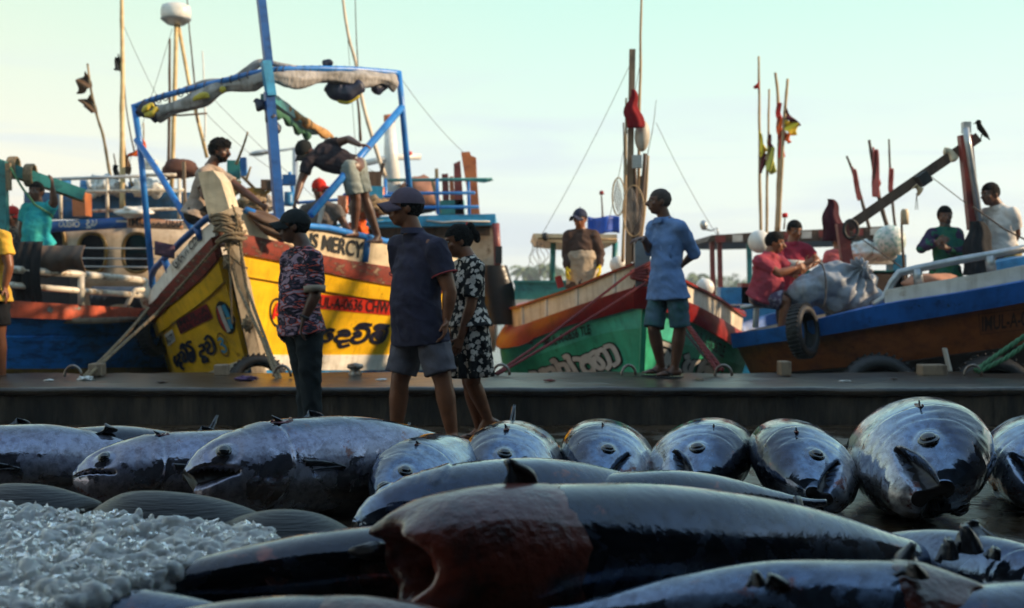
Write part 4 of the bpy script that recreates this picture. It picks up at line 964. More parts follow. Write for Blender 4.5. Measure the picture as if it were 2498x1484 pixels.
for x in (895, 960): b = MB(); b.prism([P(x, 566, DW+.35), P(x+48, 566, DW+.35), P(x+48, 600, DW+.35), P(x, 600, DW+.35)], (0, .1, 0)); b.build('window', M_dglass, wh, smooth=False)
b = MB(); pt(b, [(1209, 545, DW), (1212, 600, DW), (1216, 720, DW)], .055, 8); b.build('post', M_maroon, wh)
b = MB(); b.cube(P(1216, 622, DW-.05), .1, .08, .25); b.build('junction_box', M_black, wh, smooth=False)
for k, (y, x0, x1) in enumerate(((438, 939, 1200), (471, 905, 1158), (505, 905, 1168))):
    b = MB(); pt(b, [(x0, y+2, DW+.4), (x1, y, DW)], .024, 8); b.build('rail', M_brail if k else M_teal, wh)
for x in (940, 1066, 1142): b = MB(); pt(b, [(x, 436, DW+.15), (x+2, 523, DW+.15)], .024, 8); b.build('rail_post', M_brail, wh)
b = MB(); b.prism([P(1150, 436, DW), P(1186, 436, DW), P(1204, 440, DW), P(1180, 446, DW), P(1150, 442, DW)], (0, .05, 0)); b.build('rail_end', M_teal, wh, smooth=False)
for (pts, D, m_, lab) in (([(1124, 372), (1145, 370), (1149, 380), (1161, 385), (1163, 440), (1170, 524), (1143, 524), (1138, 460)], DW+.3, M_orgp, 'tall orange plank standing at the right of the wheelhouse roof'),
                      ([(1106, 400), (1122, 392), (1132, 524), (1110, 524)], DW+.5, M_maroon, 'maroon board leaning beside the tall orange plank on the roof'),
                      ([(1077, 425), (1092, 424), (1096, 500), (1080, 500)], DW+.6, M_maroon, 'short maroon board standing above the turquoise roof box'),
                      ([(1095, 432), (1105, 430), (1110, 505), (1098, 505)], DW+.55, M_orgp, 'narrow orange slat between two maroon boards on the wheelhouse roof'),
                      ([(1060, 412), (1068, 411), (1072, 520), (1062, 520)], DW+.45, M_bamboo, 'pale narrow slat standing right of the brown tarpaulin mound'),
                      ([(1050, 440), (1056, 438), (1076, 520), (1068, 522)], DW+.35, M_bamboo, 'pale slat leaning against the roof rail by the brown mound')):
    b = MB(); b.prism([P(x, y, D) for x, y in pts], (0, .08, 0)); b.build('plank', m_, smooth=False, label=lab, cat='plank', group='planks stacked on the wheelhouse roof')
b = MB(); b.prism([P(1066, 490, DW+.5), P(1130, 487, DW+.5), P(1131, 522, DW+.5), P(1067, 524, DW+.5)], (0, .5, 0)); b.build('deck_box', M_teal, smooth=False, label='turquoise box on the blue-railed wheelhouse roof', cat='box')
def mound(name, c, rx, ry, rz, m_, lab, cat, seed=0, parent=None, amp=.25, fr=3.0, group=None, nu=28, nv=16):
    b = MB(); b.ell(c, (rx, 0, 0), (0, ry, 0), (0, 0, rz), nu, nv)
    for i, p in enumerate(b.v):
        q = (p-V(c)); b.v[i] = p + q*(amp*noise.noise(V((q.x/rx, q.y/ry, q.z/rz))*fr*.5 + V((seed, 0, 0)))) + q*(amp*.4*noise.noise(V((q.x/rx, q.y/ry, q.z/rz))*fr*1.6 + V((seed, 5, 0))))
    return b.build(name, m_, parent, label=lab, cat=cat, group=group)
mound('tarpaulin_bundle', P(1022, 478, DW+1), .34, .3, .3, M_brtarp, 'brown tarpaulin mound behind the rail on the wheelhouse roof', 'tarpaulin', 3)
rm = thing('radar_mast', P(960, 520, DW+1), 'white cross-shaped mast with orange tip on the wheelhouse roof', 'mast')
b = MB(); pt(b, [(950, 300, DW+1), (953, 380, DW+1), (958, 520, DW+1)], [.075, .11, .16], 12); b.build('pole', M_plas, rm)
b = MB(); pt(b, [(948, 281, DW+1), (950, 300, DW+1)], .085, 12); b.build('tip', M_orgp, rm)
b = MB(); pt(b, [(893, 398, DW+.8), (955, 384, DW+1), (1026, 383, DW+1.1)], .05, 8); b.build('crossarm', M_plas, rm)
b = MB(); b.ball(P(999, 376, DW+1.05), .045); b.build('lamp', mat('red_lamp', (.6, .05, .02), .3), rm)
# black bag fender hanging at the starboard side, rail behind the woman
b = MB(); b.grid(lambda u, v: P(1210, 720, 16.2) + V((math.cos(u*2*math.pi)*(.2+.05*math.sin(3*v)) + (v-.5)*.12, math.sin(u*2*math.pi)*.16, (.5-v)*.78)), 18, 14, True); b.build('water_bag', mat('black_vinyl', (.02, .02, .022), .28, bump=.5, bscale=7), label='shiny black bag hanging over the rail behind the woman', cat='bag')
b = MB(); pt(b, [(1130, 640, 16.3), (1190, 668, 16.2), (1225, 685, 16.2), (1245, 720, 16.4), (1240, 760, 16.4)], .035, 8); b.build('rail', M_galv, yb)
# street lamp head beyond the boats
sl = thing('street_lamp', P(690, 900, 26), 'street lamp with a flat oval head showing left of the blue mast', 'street lamp')
b = MB(); b.ell(P(632, 374, 26), (.22, 0, .03), (0, .14, 0), (0, 0, .06), 20, 8); b.ell(P(650, 371, 26), (.12, 0, 0), (0, .1, 0), (0, 0, .05)); b.build('lamp_head', M_galv, sl)
b = MB(); pt(b, [(655, 372, 26), (720, 362, 26)], .025, 8); pt(b, [(720, 362, 26), (722, 830, 26)], .06, 8); b.build('post', M_galv, sl)

# ---------------------------------------------------------------- green boat
gb = thing('fishing_boat', (1.4, 15.5, -1), 'green fishing boat with red bands and cream boards, bow pointing at the blue-shirted man', 'boat', 'fishing boats moored at the quay')
GL = Surf([[(1548, 640, 12.3), (1556, 697, 12.35), (1569, 744, 12.4), (1566, 800, 12.5), (1558, 925, 12.75), (1556, 1090, 13.0)],
           [(1478, 668, 12.75), (1478, 722, 12.8), (1488, 766, 12.9), (1478, 812, 13.1), (1465, 938, 13.5), (1470, 1085, 13.8)],
           [(1394, 703, 13.4), (1394, 752, 13.45), (1398, 790, 13.5), (1388, 840, 13.75), (1378, 945, 14.2), (1388, 1075, 14.5)],
           [(1318, 728, 14.2), (1318, 780, 14.25), (1312, 822, 14.3), (1305, 868, 14.6), (1300, 945, 15.0), (1310, 1060, 15.3)],
           [(1255, 749, 15.2), (1258, 801, 15.2), (1224, 852, 15.1), (1228, 890, 15.4), (1240, 945, 15.7), (1250, 1040, 16.0)],
           [(1250, 745, 19), (1252, 780, 19), (1230, 812, 19), (1235, 840, 19), (1245, 900, 19), (1250, 980, 19)],
           [(1290, 735, 23), (1290, 760, 23), (1285, 790, 23), (1290, 815, 23), (1295, 860, 23), (1300, 930, 23)]])
GR = Surf([[(1583, 640, 12.35), (1582, 697, 12.38), (1575, 744, 12.42), (1568, 800, 12.55), (1562, 925, 12.8), (1560, 1090, 13.0)],
           [(1638, 668, 12.7), (1636, 719, 12.75), (1632, 765, 12.8), (1630, 832, 12.95), (1622, 935, 13.3), (1615, 1080, 13.6)],
           [(1692, 697, 13.1), (1692, 746, 13.1), (1690, 788, 13.2), (1688, 845, 13.4), (1682, 935, 13.8), (1675, 1070, 14.1)],
           [(1752, 728, 13.8), (1752, 780, 13.8), (1756, 825, 13.8), (1752, 872, 14.1), (1746, 932, 14.5), (1738, 1050, 14.8)],
           [(1810, 768, 14.8), (1806, 812, 14.8), (1818, 858, 14.7), (1816, 890, 15), (1806, 925, 15.2), (1795, 1030, 15.5)],
           [(1800, 752, 18.5), (1796, 785, 18.5), (1805, 818, 18.5), (1800, 845, 18.5), (1790, 900, 18.5), (1780, 980, 18.5)],
           [(1740, 738, 23), (1740, 765, 23), (1745, 790, 23), (1740, 812, 23), (1735, 860, 23), (1730, 930, 23)]])
gp = []
for S, sg in ((GL, 1), (GR, -1)):
    gp.append(S.strip(0, .1, .035, 'gunwale_cap', M_red, gb, sgn=sg, th=.11))
    gp.append(S.strip(.1, 1, 0, 'bulwark', M_creaml, gb, sgn=sg, th=.04))
    gp.append(S.strip(1, 2, .05, 'rubbing_band', M_red, gb, sgn=sg, th=.10, bulge=.012))
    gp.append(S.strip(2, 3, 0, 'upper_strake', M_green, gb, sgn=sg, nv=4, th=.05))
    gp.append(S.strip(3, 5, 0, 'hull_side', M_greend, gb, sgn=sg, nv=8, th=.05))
for k_, (S, sg) in enumerate(((GL, 1), (GR, -1))):
    for t_ in ((.12, .3, .46, .6) if k_ == 0 else (.2, .5)):
        S.strip(.12, .98, .012, 'bulwark_rib', M_white, gb, t0=t_, t1=t_+.012, nt=2, sgn=sg, th=.03)
gbv = bvh_of(gp)
span(GL, GR, gb, 'deck', M_deck, 1.9, .03, 1.0)
b = MB(); b.grid(lambda u, w: lerp(GL.at(1, w*5), GR.at(1, w*5), u), 4, 8); b.build('transom', M_green, gb)
b = MB(); b.box(P(1566, 695, 12.28), P(1568, 746, 12.36), .16, .18); b.build('stem_head', M_red, gb, smooth=False)
b = MB(); b.box(P(1571, 740, 12.36), P(1561, 1000, 12.85), .05, .12); b.build('stem', M_greend, gb, smooth=False)
b = MB(); b.box(P(1565, 584, 12.22), P(1566, 700, 12.3), .135, .15); b.build('samson_post', M_galv, gb, smooth=False)
t3 = TF(2080, 1270, 5.204)
lettering('IMUL-A-0656 TLE', [t3(490, 440), t3(1465, 130), t3(1490, 330), t3(500, 640)], gbv, M_black, gb, bold=.02, lift=.012)
GW = [([(1800, 610), (1900, 585), (1980, 650), (2050, 800), (2070, 920), (1985, 990)], 15), ([(1500, 760), (1580, 710), (1640, 770)], 12), ([(1650, 700), (1740, 665), (1810, 740), (1880, 880), (1895, 990), (1850, 1060)], 14),
      ([(1545, 870), (1610, 830), (1700, 890), (1760, 970), (1740, 1040), (1680, 1050), (1600, 980), (1565, 900)], 10), ([(1150, 860), (1250, 860), (1310, 910), (1320, 1010), (1390, 1120), (1500, 1130), (1560, 1030), (1510, 930), (1420, 890), (1345, 930)], 13),
      ([(1340, 830), (1430, 790), (1470, 850)], 12), ([(1540, 1080), (1610, 1230)], 12), ([(950, 820), (1010, 800), (1060, 920), (1150, 1060), (1250, 1240)], 12), ([(860, 980), (950, 970), (1010, 1050), (1080, 1240)], 12),
      ([(690, 910), (735, 890), (800, 1000), (900, 1230)], 11), ([(590, 1080), (690, 1050), (740, 1130), (800, 1230)], 11), ([(450, 1110), (525, 1085), (590, 1220)], 10), ([(230, 1150), (320, 1150), (420, 1230)], 10)]
for ln, w_ in GW: pass
strokes([l for l, w_ in GW], 17.5, gbv, M_black, gb, tf=t3, lift=.010)
strokes([l for l, w_ in GW], 11.5, gbv, M_whl, gb, tf=t3, lift=.018)
t4 = TF(2600, 1270, 5.7075)
lettering('IMUL-A-0656TLE', [t4(980, 240), t4(1720, 640), t4(1665, 920), t4(960, 470)], gbv, M_black, gb, bold=.015, lift=.012)
GW2 = [[(235, 570), (400, 630), (510, 710), (480, 850), (400, 990), (320, 1080)], [(235, 770), (330, 760), (370, 830), (330, 930), (280, 990)], [(545, 920), (480, 1050), (460, 1170)], [(860, 970), (780, 1070), (770, 1180), (820, 1290)], [(790, 890), (850, 870)],
       [(1000, 1010), (930, 1110), (880, 1290)], [(940, 1030), (1090, 1010)], [(1290, 960), (1150, 1080), (1080, 1290)], [(1160, 1180), (1290, 1120), (1250, 1290)], [(1390, 1120), (1330, 1290)]]
strokes(GW2, 16, gbv, M_black, gb, tf=t4, lift=.010); strokes(GW2, 11, gbv, M_whl, gb, tf=t4, lift=.018)

# ---------------------------------------------------------------- orange-brown boat at the right
ob = thing('fishing_boat', (5, 14.5, -1), 'orange-brown fishing boat with bright blue gunwale along the right edge', 'boat', 'fishing boats moored at the quay')
OR = Surf([[(1800, 806, 13.6), (1800, 812, 13.6), (1802, 838, 13.6), (1835, 905, 13.7), (1850, 1100, 14.2)],
           [(1905, 770, 13.1), (1905, 797, 13.1), (1905, 822, 13.12), (1925, 900, 13.3), (1935, 1100, 13.9)],
           [(2000, 745, 12.75), (2000, 776, 12.75), (2000, 806, 12.78), (2030, 892, 13.0), (2040, 1100, 13.6)],
           [(2170, 706, 12.35), (2170, 736, 12.35), (2170, 777, 12.4), (2190, 876, 12.65), (2200, 1100, 13.3)],
           [(2330, 678, 12.1), (2330, 711, 12.1), (2330, 752, 12.15), (2340, 855, 12.4), (2350, 1100, 13.1)],
           [(2497, 647, 11.95), (2497, 680, 11.95), (2497, 722, 12.0), (2497, 834, 12.3), (2500, 1100, 13.0)],
           [(2720, 600, 12.1), (2720, 640, 12.1), (2720, 685, 12.1), (2710, 800, 12.4), (2700, 1100, 13.0)],
           [(2900, 560, 13.6), (2900, 600, 13.6), (2900, 645, 13.6), (2880, 760, 13.7), (2850, 1080, 13.8)]])
OB = Surf([[(1800, 790, 15.5)]*2 + [(1802, 800, 15.5), (1835, 850, 15.5), (1850, 1000, 15.5)],
           [(1905, 760, 16)]*2 + [(1905, 780, 16), (1915, 850, 16), (1925, 1000, 16)],
           [(2000, 740, 16.1)]*2 + [(2000, 760, 16.1), (2010, 840, 16.1), (2020, 1000, 16.1)],
           [(2150, 715, 16.1)]*2 + [(2150, 735, 16.1), (2160, 830, 16.1), (2170, 1000, 16.1)],
           [(2300, 700, 16)]*2 + [(2300, 720, 16), (2300, 820, 16), (2300, 1000, 16)],
           [(2480, 680, 15.8)]*2 + [(2480, 700, 15.8), (2480, 800, 15.8), (2480, 1000, 15.8)],
           [(2720, 640, 14.9)]*2 + [(2720, 660, 14.9), (2720, 780, 14.9), (2700, 1000, 14.9)],
           [(2900, 590, 13.8)]*2 + [(2900, 640, 13.8), (2880, 760, 13.8), (2850, 1000, 13.8)]])
op = [OR.strip(1, 2, .06, 'gunwale', M_blu2, ob, sgn=1, th=.18, bulge=.015), OR.strip(2, 3, 0, 'hull_side', M_orng, ob, sgn=1, nv=6, th=.05), OR.strip(3, 4, -.02, 'bottom', M_undr, ob, sgn=1, nv=4, th=.05)]
op.append(OR.strip(0, 1, 0, 'bulwark', M_white, ob, t0=.42, sgn=1, th=.05))
OB.strip(0.0, 4, 0, 'far_side', M_blu2, ob, sgn=-1, nv=4, th=.05)
obv = bvh_of(op)
M_seam = mat('seam_dirt', (.02, .014, .01), .9)
for v_ in (2.34, 2.67): OR.strip(v_, v_+.018, .004, 'plank_seam', M_seam, ob, t0=.02, t1=.98, nt=30, nv=1, th=.012, sgn=1)
span(OR, OB, ob, 'deck', M_deck, 1.6, 0, 1, th=.05, drop=.1)
t6 = lambda x, y: (1768+x*.4725, 243.8+y*.4725)
lettering('IMUL-A-0016', [t6(1325, 1115), t6(1640, 1075), t6(1640, 1150), t6(1325, 1195)], obv, mat('faded_brown_lettering', (.06, .02, .012), .6), ob, bold=.02, lift=.010)
M_fb = mat('faded_frame', (.09, .03, .015), .6)
for a, c in (((1308, 1105), (1650, 1062)), ((1650, 1170), (1318, 1210)), ((1308, 1105), (1318, 1210))): strokes([[a, c]], 1.6, obv, M_fb, ob, tf=t6, lift=.009, name='plate_outline')
b = MB(); pt(b, [(2130, 745, 12.4), (2157, 728, 12.4), (2175, 690, 12.35), (2193, 666, 12.33), (2240, 655, 12.28), (2330, 637, 12.15), (2415, 622, 12.05), (2520, 603, 12.0)], .04, 10); b.build('rail', M_galv, ob)
for x0, y0, y1, D in ((2236, 656, 694, 12.28), (2413, 624, 662, 12.05)): b = MB(); pt(b, [(x0, y0, D), (x0+5, y1, D)], .05, 8); b.build('rail_post', M_galv, ob)
b = MB(); b.prism([P(2430, 640, 12.5), P(2520, 622, 12.5), P(2520, 650, 12.5), P(2430, 668, 12.5)], (0, .8, 0)); b.build('hatch', M_bluew, ob, smooth=False)

# ---------------------------------------------------------------- blue boat at the left
lb = thing('fishing_boat', (-5, 14, -1), 'worn blue fishing boat with orange-red band and white pipe rail at the left', 'boat', 'fishing boats moored at the quay')
D0 = 12.9
LR = Surf([[(x, y0, D0+dd), (x, y1, D0+dd), (x, 815, D0+dd+.15), (x, 893, D0+dd+.35), (x, 925, D0+dd+.4), (x, 1100, D0+dd+.9)] for x, y0, y1, dd in ((-420, 715, 748, .6), (-200, 725, 758, .2), (28, 734, 767, .1), (200, 745, 775, .6), (363, 754, 781, 1.8), (430, 758, 784, 2.6), (500, 760, 785, 4.0))])
M_bandlt = paint('orange_red_band', (.55, .10, .045), (.3, .07, .04), lo=.5, hi=.62, c3=(.2, .3, .27))
lp = [LR.strip(0, 1, .06, 'rubbing_band', M_bandlt, lb, sgn=1, th=.14), LR.strip(1, 2, .02, 'upper_strake', M_blhull, lb, sgn=1, nv=3, th=.06), LR.strip(2, 3, 0, 'hull_side', M_blhull, lb, sgn=1, nv=5, th=.06), LR.strip(3, 4, 0, 'boot_stripe', M_ochre, lb, sgn=1, th=.06), LR.strip(4, 5, 0, 'bottom_paint', M_teal, lb, sgn=1, nv=4, th=.06)]
for v_ in (1.55, 2.3, 2.6): LR.strip(v_, v_+.02, .024 if v_ < 2 else .004, 'plank_seam', M_seam, lb, t0=.02, t1=.98, nt=24, nv=1, th=.012, sgn=1)
b = MB(); b.slab(lambda u, v: V((lerp(-7.2, -4.35, u), lerp(13.3, 16.6, v), .72)), 4, 4, .06); b.build('deck', M_deck, lb)
b = MB(); b.slab(lambda u, v: V((lerp(-7.2, -4.35, u), 16.7 - .4*v, lerp(.85, -1.0, v))), 4, 4, .06); b.build('far_side', M_blhull, lb)
b = MB(); pt(b, [(-120, 644, 12.95), (37, 658, 12.95), (197, 670, 13.4), (330, 682, 14.35), (352, 686, 14.6), (364, 698, 14.65), (368, 720, 14.65), (366, 756, 14.65)], .042, 10); b.build('rail', M_steel, lb)
b = MB(); pt(b, [(-120, 690, 12.95), (22, 695, 12.95), (197, 710, 13.4), (356, 722, 14.6)], .036, 10); b.build('rail', M_steel, lb)
for x, y0, D_ in ((198, 669, 13.4), (-40, 652, 12.95), (356, 690, 14.6)): b = MB(); pt(b, [(x, y0, D_), (x, 745, D_)], .038, 8); b.build('rail_post', M_steel, lb)
b = MB(); pt(b, [(306, 752, 14.2), (324, 716, 14.3), (330, 708, 14.3), (350, 707, 14.4)], .03, 8); b.build('rail_brace', M_steel, lb)
# far white-cabin boat behind it
cb = thing('fishing_boat', (-4.6, 20, -1), 'cream-cabined fishing boat with oval windows and a blue name board', 'boat', 'fishing boats moored at the quay')
DC = 16.0
b = MB(); b.slab(lambda u, v: P(lerp(-60, 470, u), lerp(556, 700, v), DC) + V((0, .5*abs(u-.5)**2*4, 0)), 24, 4, .06); w_ = b.build('cabin_front', M_cabin, cb)
b = MB(); b.cube((P(200, 0, DC).x, DC+2.6, 1.0), 2.7, 4.2, 2.0); b.build('cabin', M_cabin, cb, smooth=False)
b = MB(); b.cube((P(200, 0, DC).x, DC+3, -.4), 3.6, 7, 1.3); b.build('hull', M_blhull, cb, smooth=False)
def oval(cx, cy, rx, ry, D, r_=1.0, e=2.6, n=40): return [P(cx + rx*r_*math.copysign(abs(math.cos(a))**(2/e), math.cos(a)), cy + ry*r_*math.copysign(abs(math.sin(a))**(2/e), math.sin(a)), D) for a in [2*math.pi*k/n for k in range(n)]]
for (cx, cy, rx, ry, dd) in ((135, 597, 22, 42, .04), (225, 617, 33, 46, .0), (334, 617, 33, 46, .0)):
    b = MB(); b.prism(oval(cx, cy, rx, ry, DC-.06+dd), (0, .03, 0)); w_ = b.build('window', M_dglass, cb, smooth=False)
    b = MB(); b.tube(oval(cx, cy, rx, ry, DC-.07+dd, 1.03), .025, 6, closed=True); b.build('window_frame', M_ochre, w_)
for y in (606, 631, 651):
    b = MB(); pt(b, [(115, y-1, DC-.2), (380, y+1, DC-.2)], .012, 6); b.build('wire', M_galv, cb)
b = MB(); b.slab(lambda u, v: P(lerp(118, 313, u), lerp(lerp(541, 530, u), lerp(568, 556, u), v), DC-.16), 12, 2, .04); sb = b.build('name_board', paint('sign_blue', (.01, .09, .34), (.03, .16, .4)), cb)
b = MB(); b.slab(lambda u, v: P(lerp(311, 446, u), lerp(lerp(530, 540, u), lerp(556, 561, u), v), DC-.17), 12, 2, .04); ob2 = b.build('number_board', paint('sign_orange', (.62, .34, .2), (.5, .25, .14)), cb)
sbv = bvh_of([sb, ob2])
t5 = TF(180, 850, 4.307)
SW = [[(265, 150), (250, 240), (300, 240), (320, 180), (280, 155)], [(325, 155), (370, 150), (385, 230), (340, 245), (335, 195)], [(395, 150), (400, 240), (450, 240), (440, 170), (410, 195)], [(460, 150), (492, 170), (480, 245)], [(585, 120), (530, 165), (508, 220), (550, 250), (592, 220), (580, 170), (540, 165)],
      [(770, 130), (725, 145), (770, 175), (722, 195), (735, 232), (780, 240)], [(715, 268), (790, 265)], [(810, 150), (840, 155), (830, 190), (800, 220), (850, 230), (892, 180), (880, 115), (840, 92), (818, 120)]]
strokes(SW, 3.0, sbv, M_whl, cb, tf=t5, lift=.01)
def star(c, r_, m_):
    b = MB(); q = [cast(sbv, *t5(c[0] + r_*(1 if k % 2 == 0 else .42)*math.sin(k*math.pi/5), c[1] - r_*(1 if k % 2 == 0 else .42)*math.cos(k*math.pi/5)), .01) for k in range(10)]; ce = cast(sbv, *t5(*c), .01)
    if ce is None or any(p is None for p in q): return
    b.add(q + [ce], [(k, (k+1) % 10, 10) for k in range(10)]); b.build('star', m_, cb, smooth=False)
star((1095, 162), 92, M_whl); star((105, 215), 62, M_yelt)
strokes([[(1240, 155), (1420, 158)]], 4.5, sbv, M_whl, cb, tf=t5, lift=.01, name='arrow')
lettering('IMUL-A-0600', [t5(1450, 92), t5(2440, 118), t5(2440, 268), t5(1450, 238)], sbv, M_black, cb, bold=.01, lift=.012)
b = MB(); b.slab(lambda u, v: P(lerp(60, 470, u), lerp(470, 536, v), DC+.7), 6, 3, .05); b.build('upper_coaming', paint('coaming_blue', (.012, .09, .22), (.02, .06, .12)), cb)
for (x0, y0, x1, y1, m_) in ((126, 438, 345, 430, M_galv), (207, 468, 448, 464, M_steel), (207, 516, 448, 509, M_steel), (345, 428, 430, 427, M_steel)):
    b = MB(); pt(b, [(x0, y0, DC), (x1, y1, DC)], .022, 8); b.build('rail', m_, cb)
for x in (148, 262, 350, 437): b = MB(); pt(b, [(x, 436, DC), (x, 535, DC)], .024, 8); b.build('rail_post', M_steel, cb)
b = MB(); b.prism([P(175, 472, DC-.3), P(207, 470, DC-.3), P(208, 526, DC-.3), P(177, 528, DC-.3)], (0, .25, 0)); b.build('rusty_locker', paint('rust_orange', (.42, .14, .05), (.3, .1, .05)), cb, smooth=False)
# ================================================================ people
M_skin = mat('brown_skin', (.23, .085, .038), .40, c2=(.17, .06, .026), scale=9, var=.1, spec=.4)
M_skind = mat('dark_skin', (.125, .05, .026), .40, c2=(.09, .035, .018), scale=9, var=.1)
M_hair = mat('black_hair', (.006, .005, .005), .8, c2=(.012, .011, .01), spec=.1, scale=60, bump=.8, bscale=70)
M_hairg = mat('cropped_grey_hair', (.06, .038, .028), .8, c2=(.02, .018, .016), scale=80)
M_sole = mat('rubber_slipper', (.02, .018, .018), .7)
M_eyew = mat('eye', (.35, .33, .3), .3)
def cloth(name, c, c2=None, **k): 
    a = dict(scale=7, lo=.42, hi=.68, bump=.35, bscale=18, var=.12); a.update(k); return mat(name, c, .85, c2=c2 or tuple(x*.72 for x in c), spec=.2, **a)
C_navy = cloth('navy_polo_knit', (.040, .036, .062)); C_greysh = cloth('grey_shorts_cloth', (.13, .12, .14)); C_bluesh = cloth('light_blue_shirt', (.14, .24, .46)); C_jean = cloth('worn_blue_shorts', (.06, .11, .15), (.03, .1, .09), scale=9)
C_trou = cloth('dark_trousers', (.022, .03, .034)); C_check = cloth('cream_check_shirt', (.42, .32, .25)); C_sarong = cloth('dark_sarong', (.045, .035, .028)); C_dark = cloth('charcoal_tee', (.03, .022, .027))
C_denim = cloth('pale_denim', (.3, .33, .3), (.18, .2, .19)); C_grey = cloth('grey_tee', (.15, .13, .12)); C_brown = cloth('brown_jersey', (.075, .045, .035)); C_beige = cloth('beige_cloth', (.42, .34, .25)); C_yglove = cloth('yellow_glove', (.65, .48, .02))
C_pink = cloth('rose_polo', (.36, .05, .075)); C_red = cloth('crimson_tee', (.28, .022, .045)); C_whitec = cloth('white_cotton', (.62, .58, .54)); C_teal = cloth('teal_tee', (.02, .32, .36), (.06, .45, .36)); C_purple = cloth('dark_purple_sleeve', (.05, .035, .085)); C_dgreen = cloth('green_print_tee', (.02, .11, .09), (.03, .16, .05))
C_khaki = cloth('khaki_cloth', (.3, .24, .10)); C_yell = cloth('mustard_tee', (.7, .4, .05)); C_blk = cloth('black_cloth', (.015, .015, .017)); C_cap = cloth('mauve_cap', (.12, .085, .11)); C_redcap = cloth('red_cap', (.6, .03, .02)); C_bcap = cloth('black_cap_cloth', (.014, .016, .016)); C_navcap = cloth('navy_cap_cloth', (.03, .035, .07)); C_plaid = cloth('plaid_shorts', (.1, .07, .12), (.3, .26, .32), scale=18, lo=.5, hi=.55); C_collar = cloth('red_trim', (.4, .06, .06))
def pattern(name, stops, scale, stretch, kind='noise'):
    m = bpy.data.materials.new(name); m.use_nodes = True; n, l = m.node_tree.nodes, m.node_tree.links; b = n['Principled BSDF']; b.inputs['Roughness'].default_value = .85; b.inputs['Specular IOR Level'].default_value = .2
    t = n.new('ShaderNodeTexCoord'); mp_ = n.new('ShaderNodeMapping'); mp_.inputs['Scale'].default_value = stretch; l.new(t.outputs['Object'], mp_.inputs[0])
    r = n.new('ShaderNodeValToRGB'); r.color_ramp.interpolation = 'CONSTANT' if kind != 'smooth' else 'LINEAR'; e = r.color_ramp.elements
    for i, (p, c) in enumerate(stops): el = e[i] if i < 2 else e.new(p); el.position = p; el.color = (*c, 1)
    if kind == 'flower':
        w = n.new('ShaderNodeTexNoise'); w.inputs['Scale'].default_value = scale*2.2; l.new(mp_.outputs[0], w.inputs['Vector'])
        mx = n.new('ShaderNodeMix'); mx.data_type = 'RGBA'; mx.inputs[0].default_value = .035; l.new(mp_.outputs[0], mx.inputs[6]); l.new(w.outputs['Color'], mx.inputs[7])
        z = n.new('ShaderNodeTexVoronoi'); z.inputs['Scale'].default_value = scale; l.new(mx.outputs[2], z.inputs['Vector']); l.new(z.outputs['Distance'], r.inputs[0])
    else:
        z = n.new('ShaderNodeTexNoise'); z.inputs['Scale'].default_value = scale; z.inputs['Detail'].default_value = 2.5; z.inputs['Distortion'].default_value = .8; l.new(mp_.outputs[0], z.inputs['Vector']); l.new(z.outputs[0], r.inputs[0])
    l.new(r.outputs[0], b.inputs['Base Color']); return m
C_camo = pattern('camouflage_print', [(0, (.3, .2, .25)), (.40, (.06, .04, .065)), (.46, (.014, .012, .02)), (.525, (.07, .045, .07)), (.555, (.5, .07, .035)), (.60, (.32, .25, .30))], 9, (1.1, 1.1, 2.9))
C_floral = pattern('floral_print', [(0, (.2, .14, .08)), (.09, (.6, .52, .44)), (.43, (.012, .011, .012))], 24, (1, 1, 1), 'flower')
C_camo2 = pattern('grey_camouflage', [(0, (.25, .2, .16)), (.42, (.03, .028, .03)), (.52, (.1, .08, .07)), (.6, (.3, .25, .2))], 12, (1, 1, 1.4))
def cone(b, p0, p1, a0, a1, b0=None, b1=None, side=None, cap='round', n=20, mid=None):
    """tapered, possibly flat-sectioned limb piece"""
    p0, p1 = V(p0), V(p1); b0 = b0 or a0; b1 = b1 or a1; d = (p1-p0); L = d.length; d = d.normalized() if L > 1e-6 else V((0, 0, 1))
    if side is None: sd, u = frame(d)
    else: sd = (side - d*side.dot(d)).normalized(); u = sd.cross(d).normalized()
    rings = []
    m = 4
    if cap in ('round', 'start'):
        for i in range(m): t = math.pi/2*(1-i/m); rings.append((p0 - d*(min(a0, b0)*math.sin(t)), a0*math.cos(t)+1e-4, b0*math.cos(t)+1e-4))
    rings.append((p0, a0, b0))
    if mid: rings.append((lerp(p0, p1, mid[0]), lerp(a0, a1, mid[0])*mid[1], lerp(b0, b1, mid[0])*mid[1]))
    rings.append((p1, a1, b1))
    if cap == 'round':
        for i in range(1, m+1): t = math.pi/2*i/m; rings.append((p1 + d*(min(a1, b1)*math.sin(t)), a1*math.cos(t)+1e-4, b1*math.cos(t)+1e-4))
    k = len(b.v)
    for c, a, bb in rings:
        for j in range(n): th = 2*math.pi*j/n; b.v.append(c + sd*(a*math.cos(th)) + u*(bb*math.sin(th)))
    for i in range(len(rings)-1):
        for j in range(n): b.f.append((k+i*n+j, k+i*n+(j+1) % n, k+(i+1)*n+(j+1) % n, k+(i+1)*n+j))
    b.f.append(tuple(k+j for j in reversed(range(n)))); b.f.append(tuple(k+(len(rings)-1)*n+j for j in range(n)))
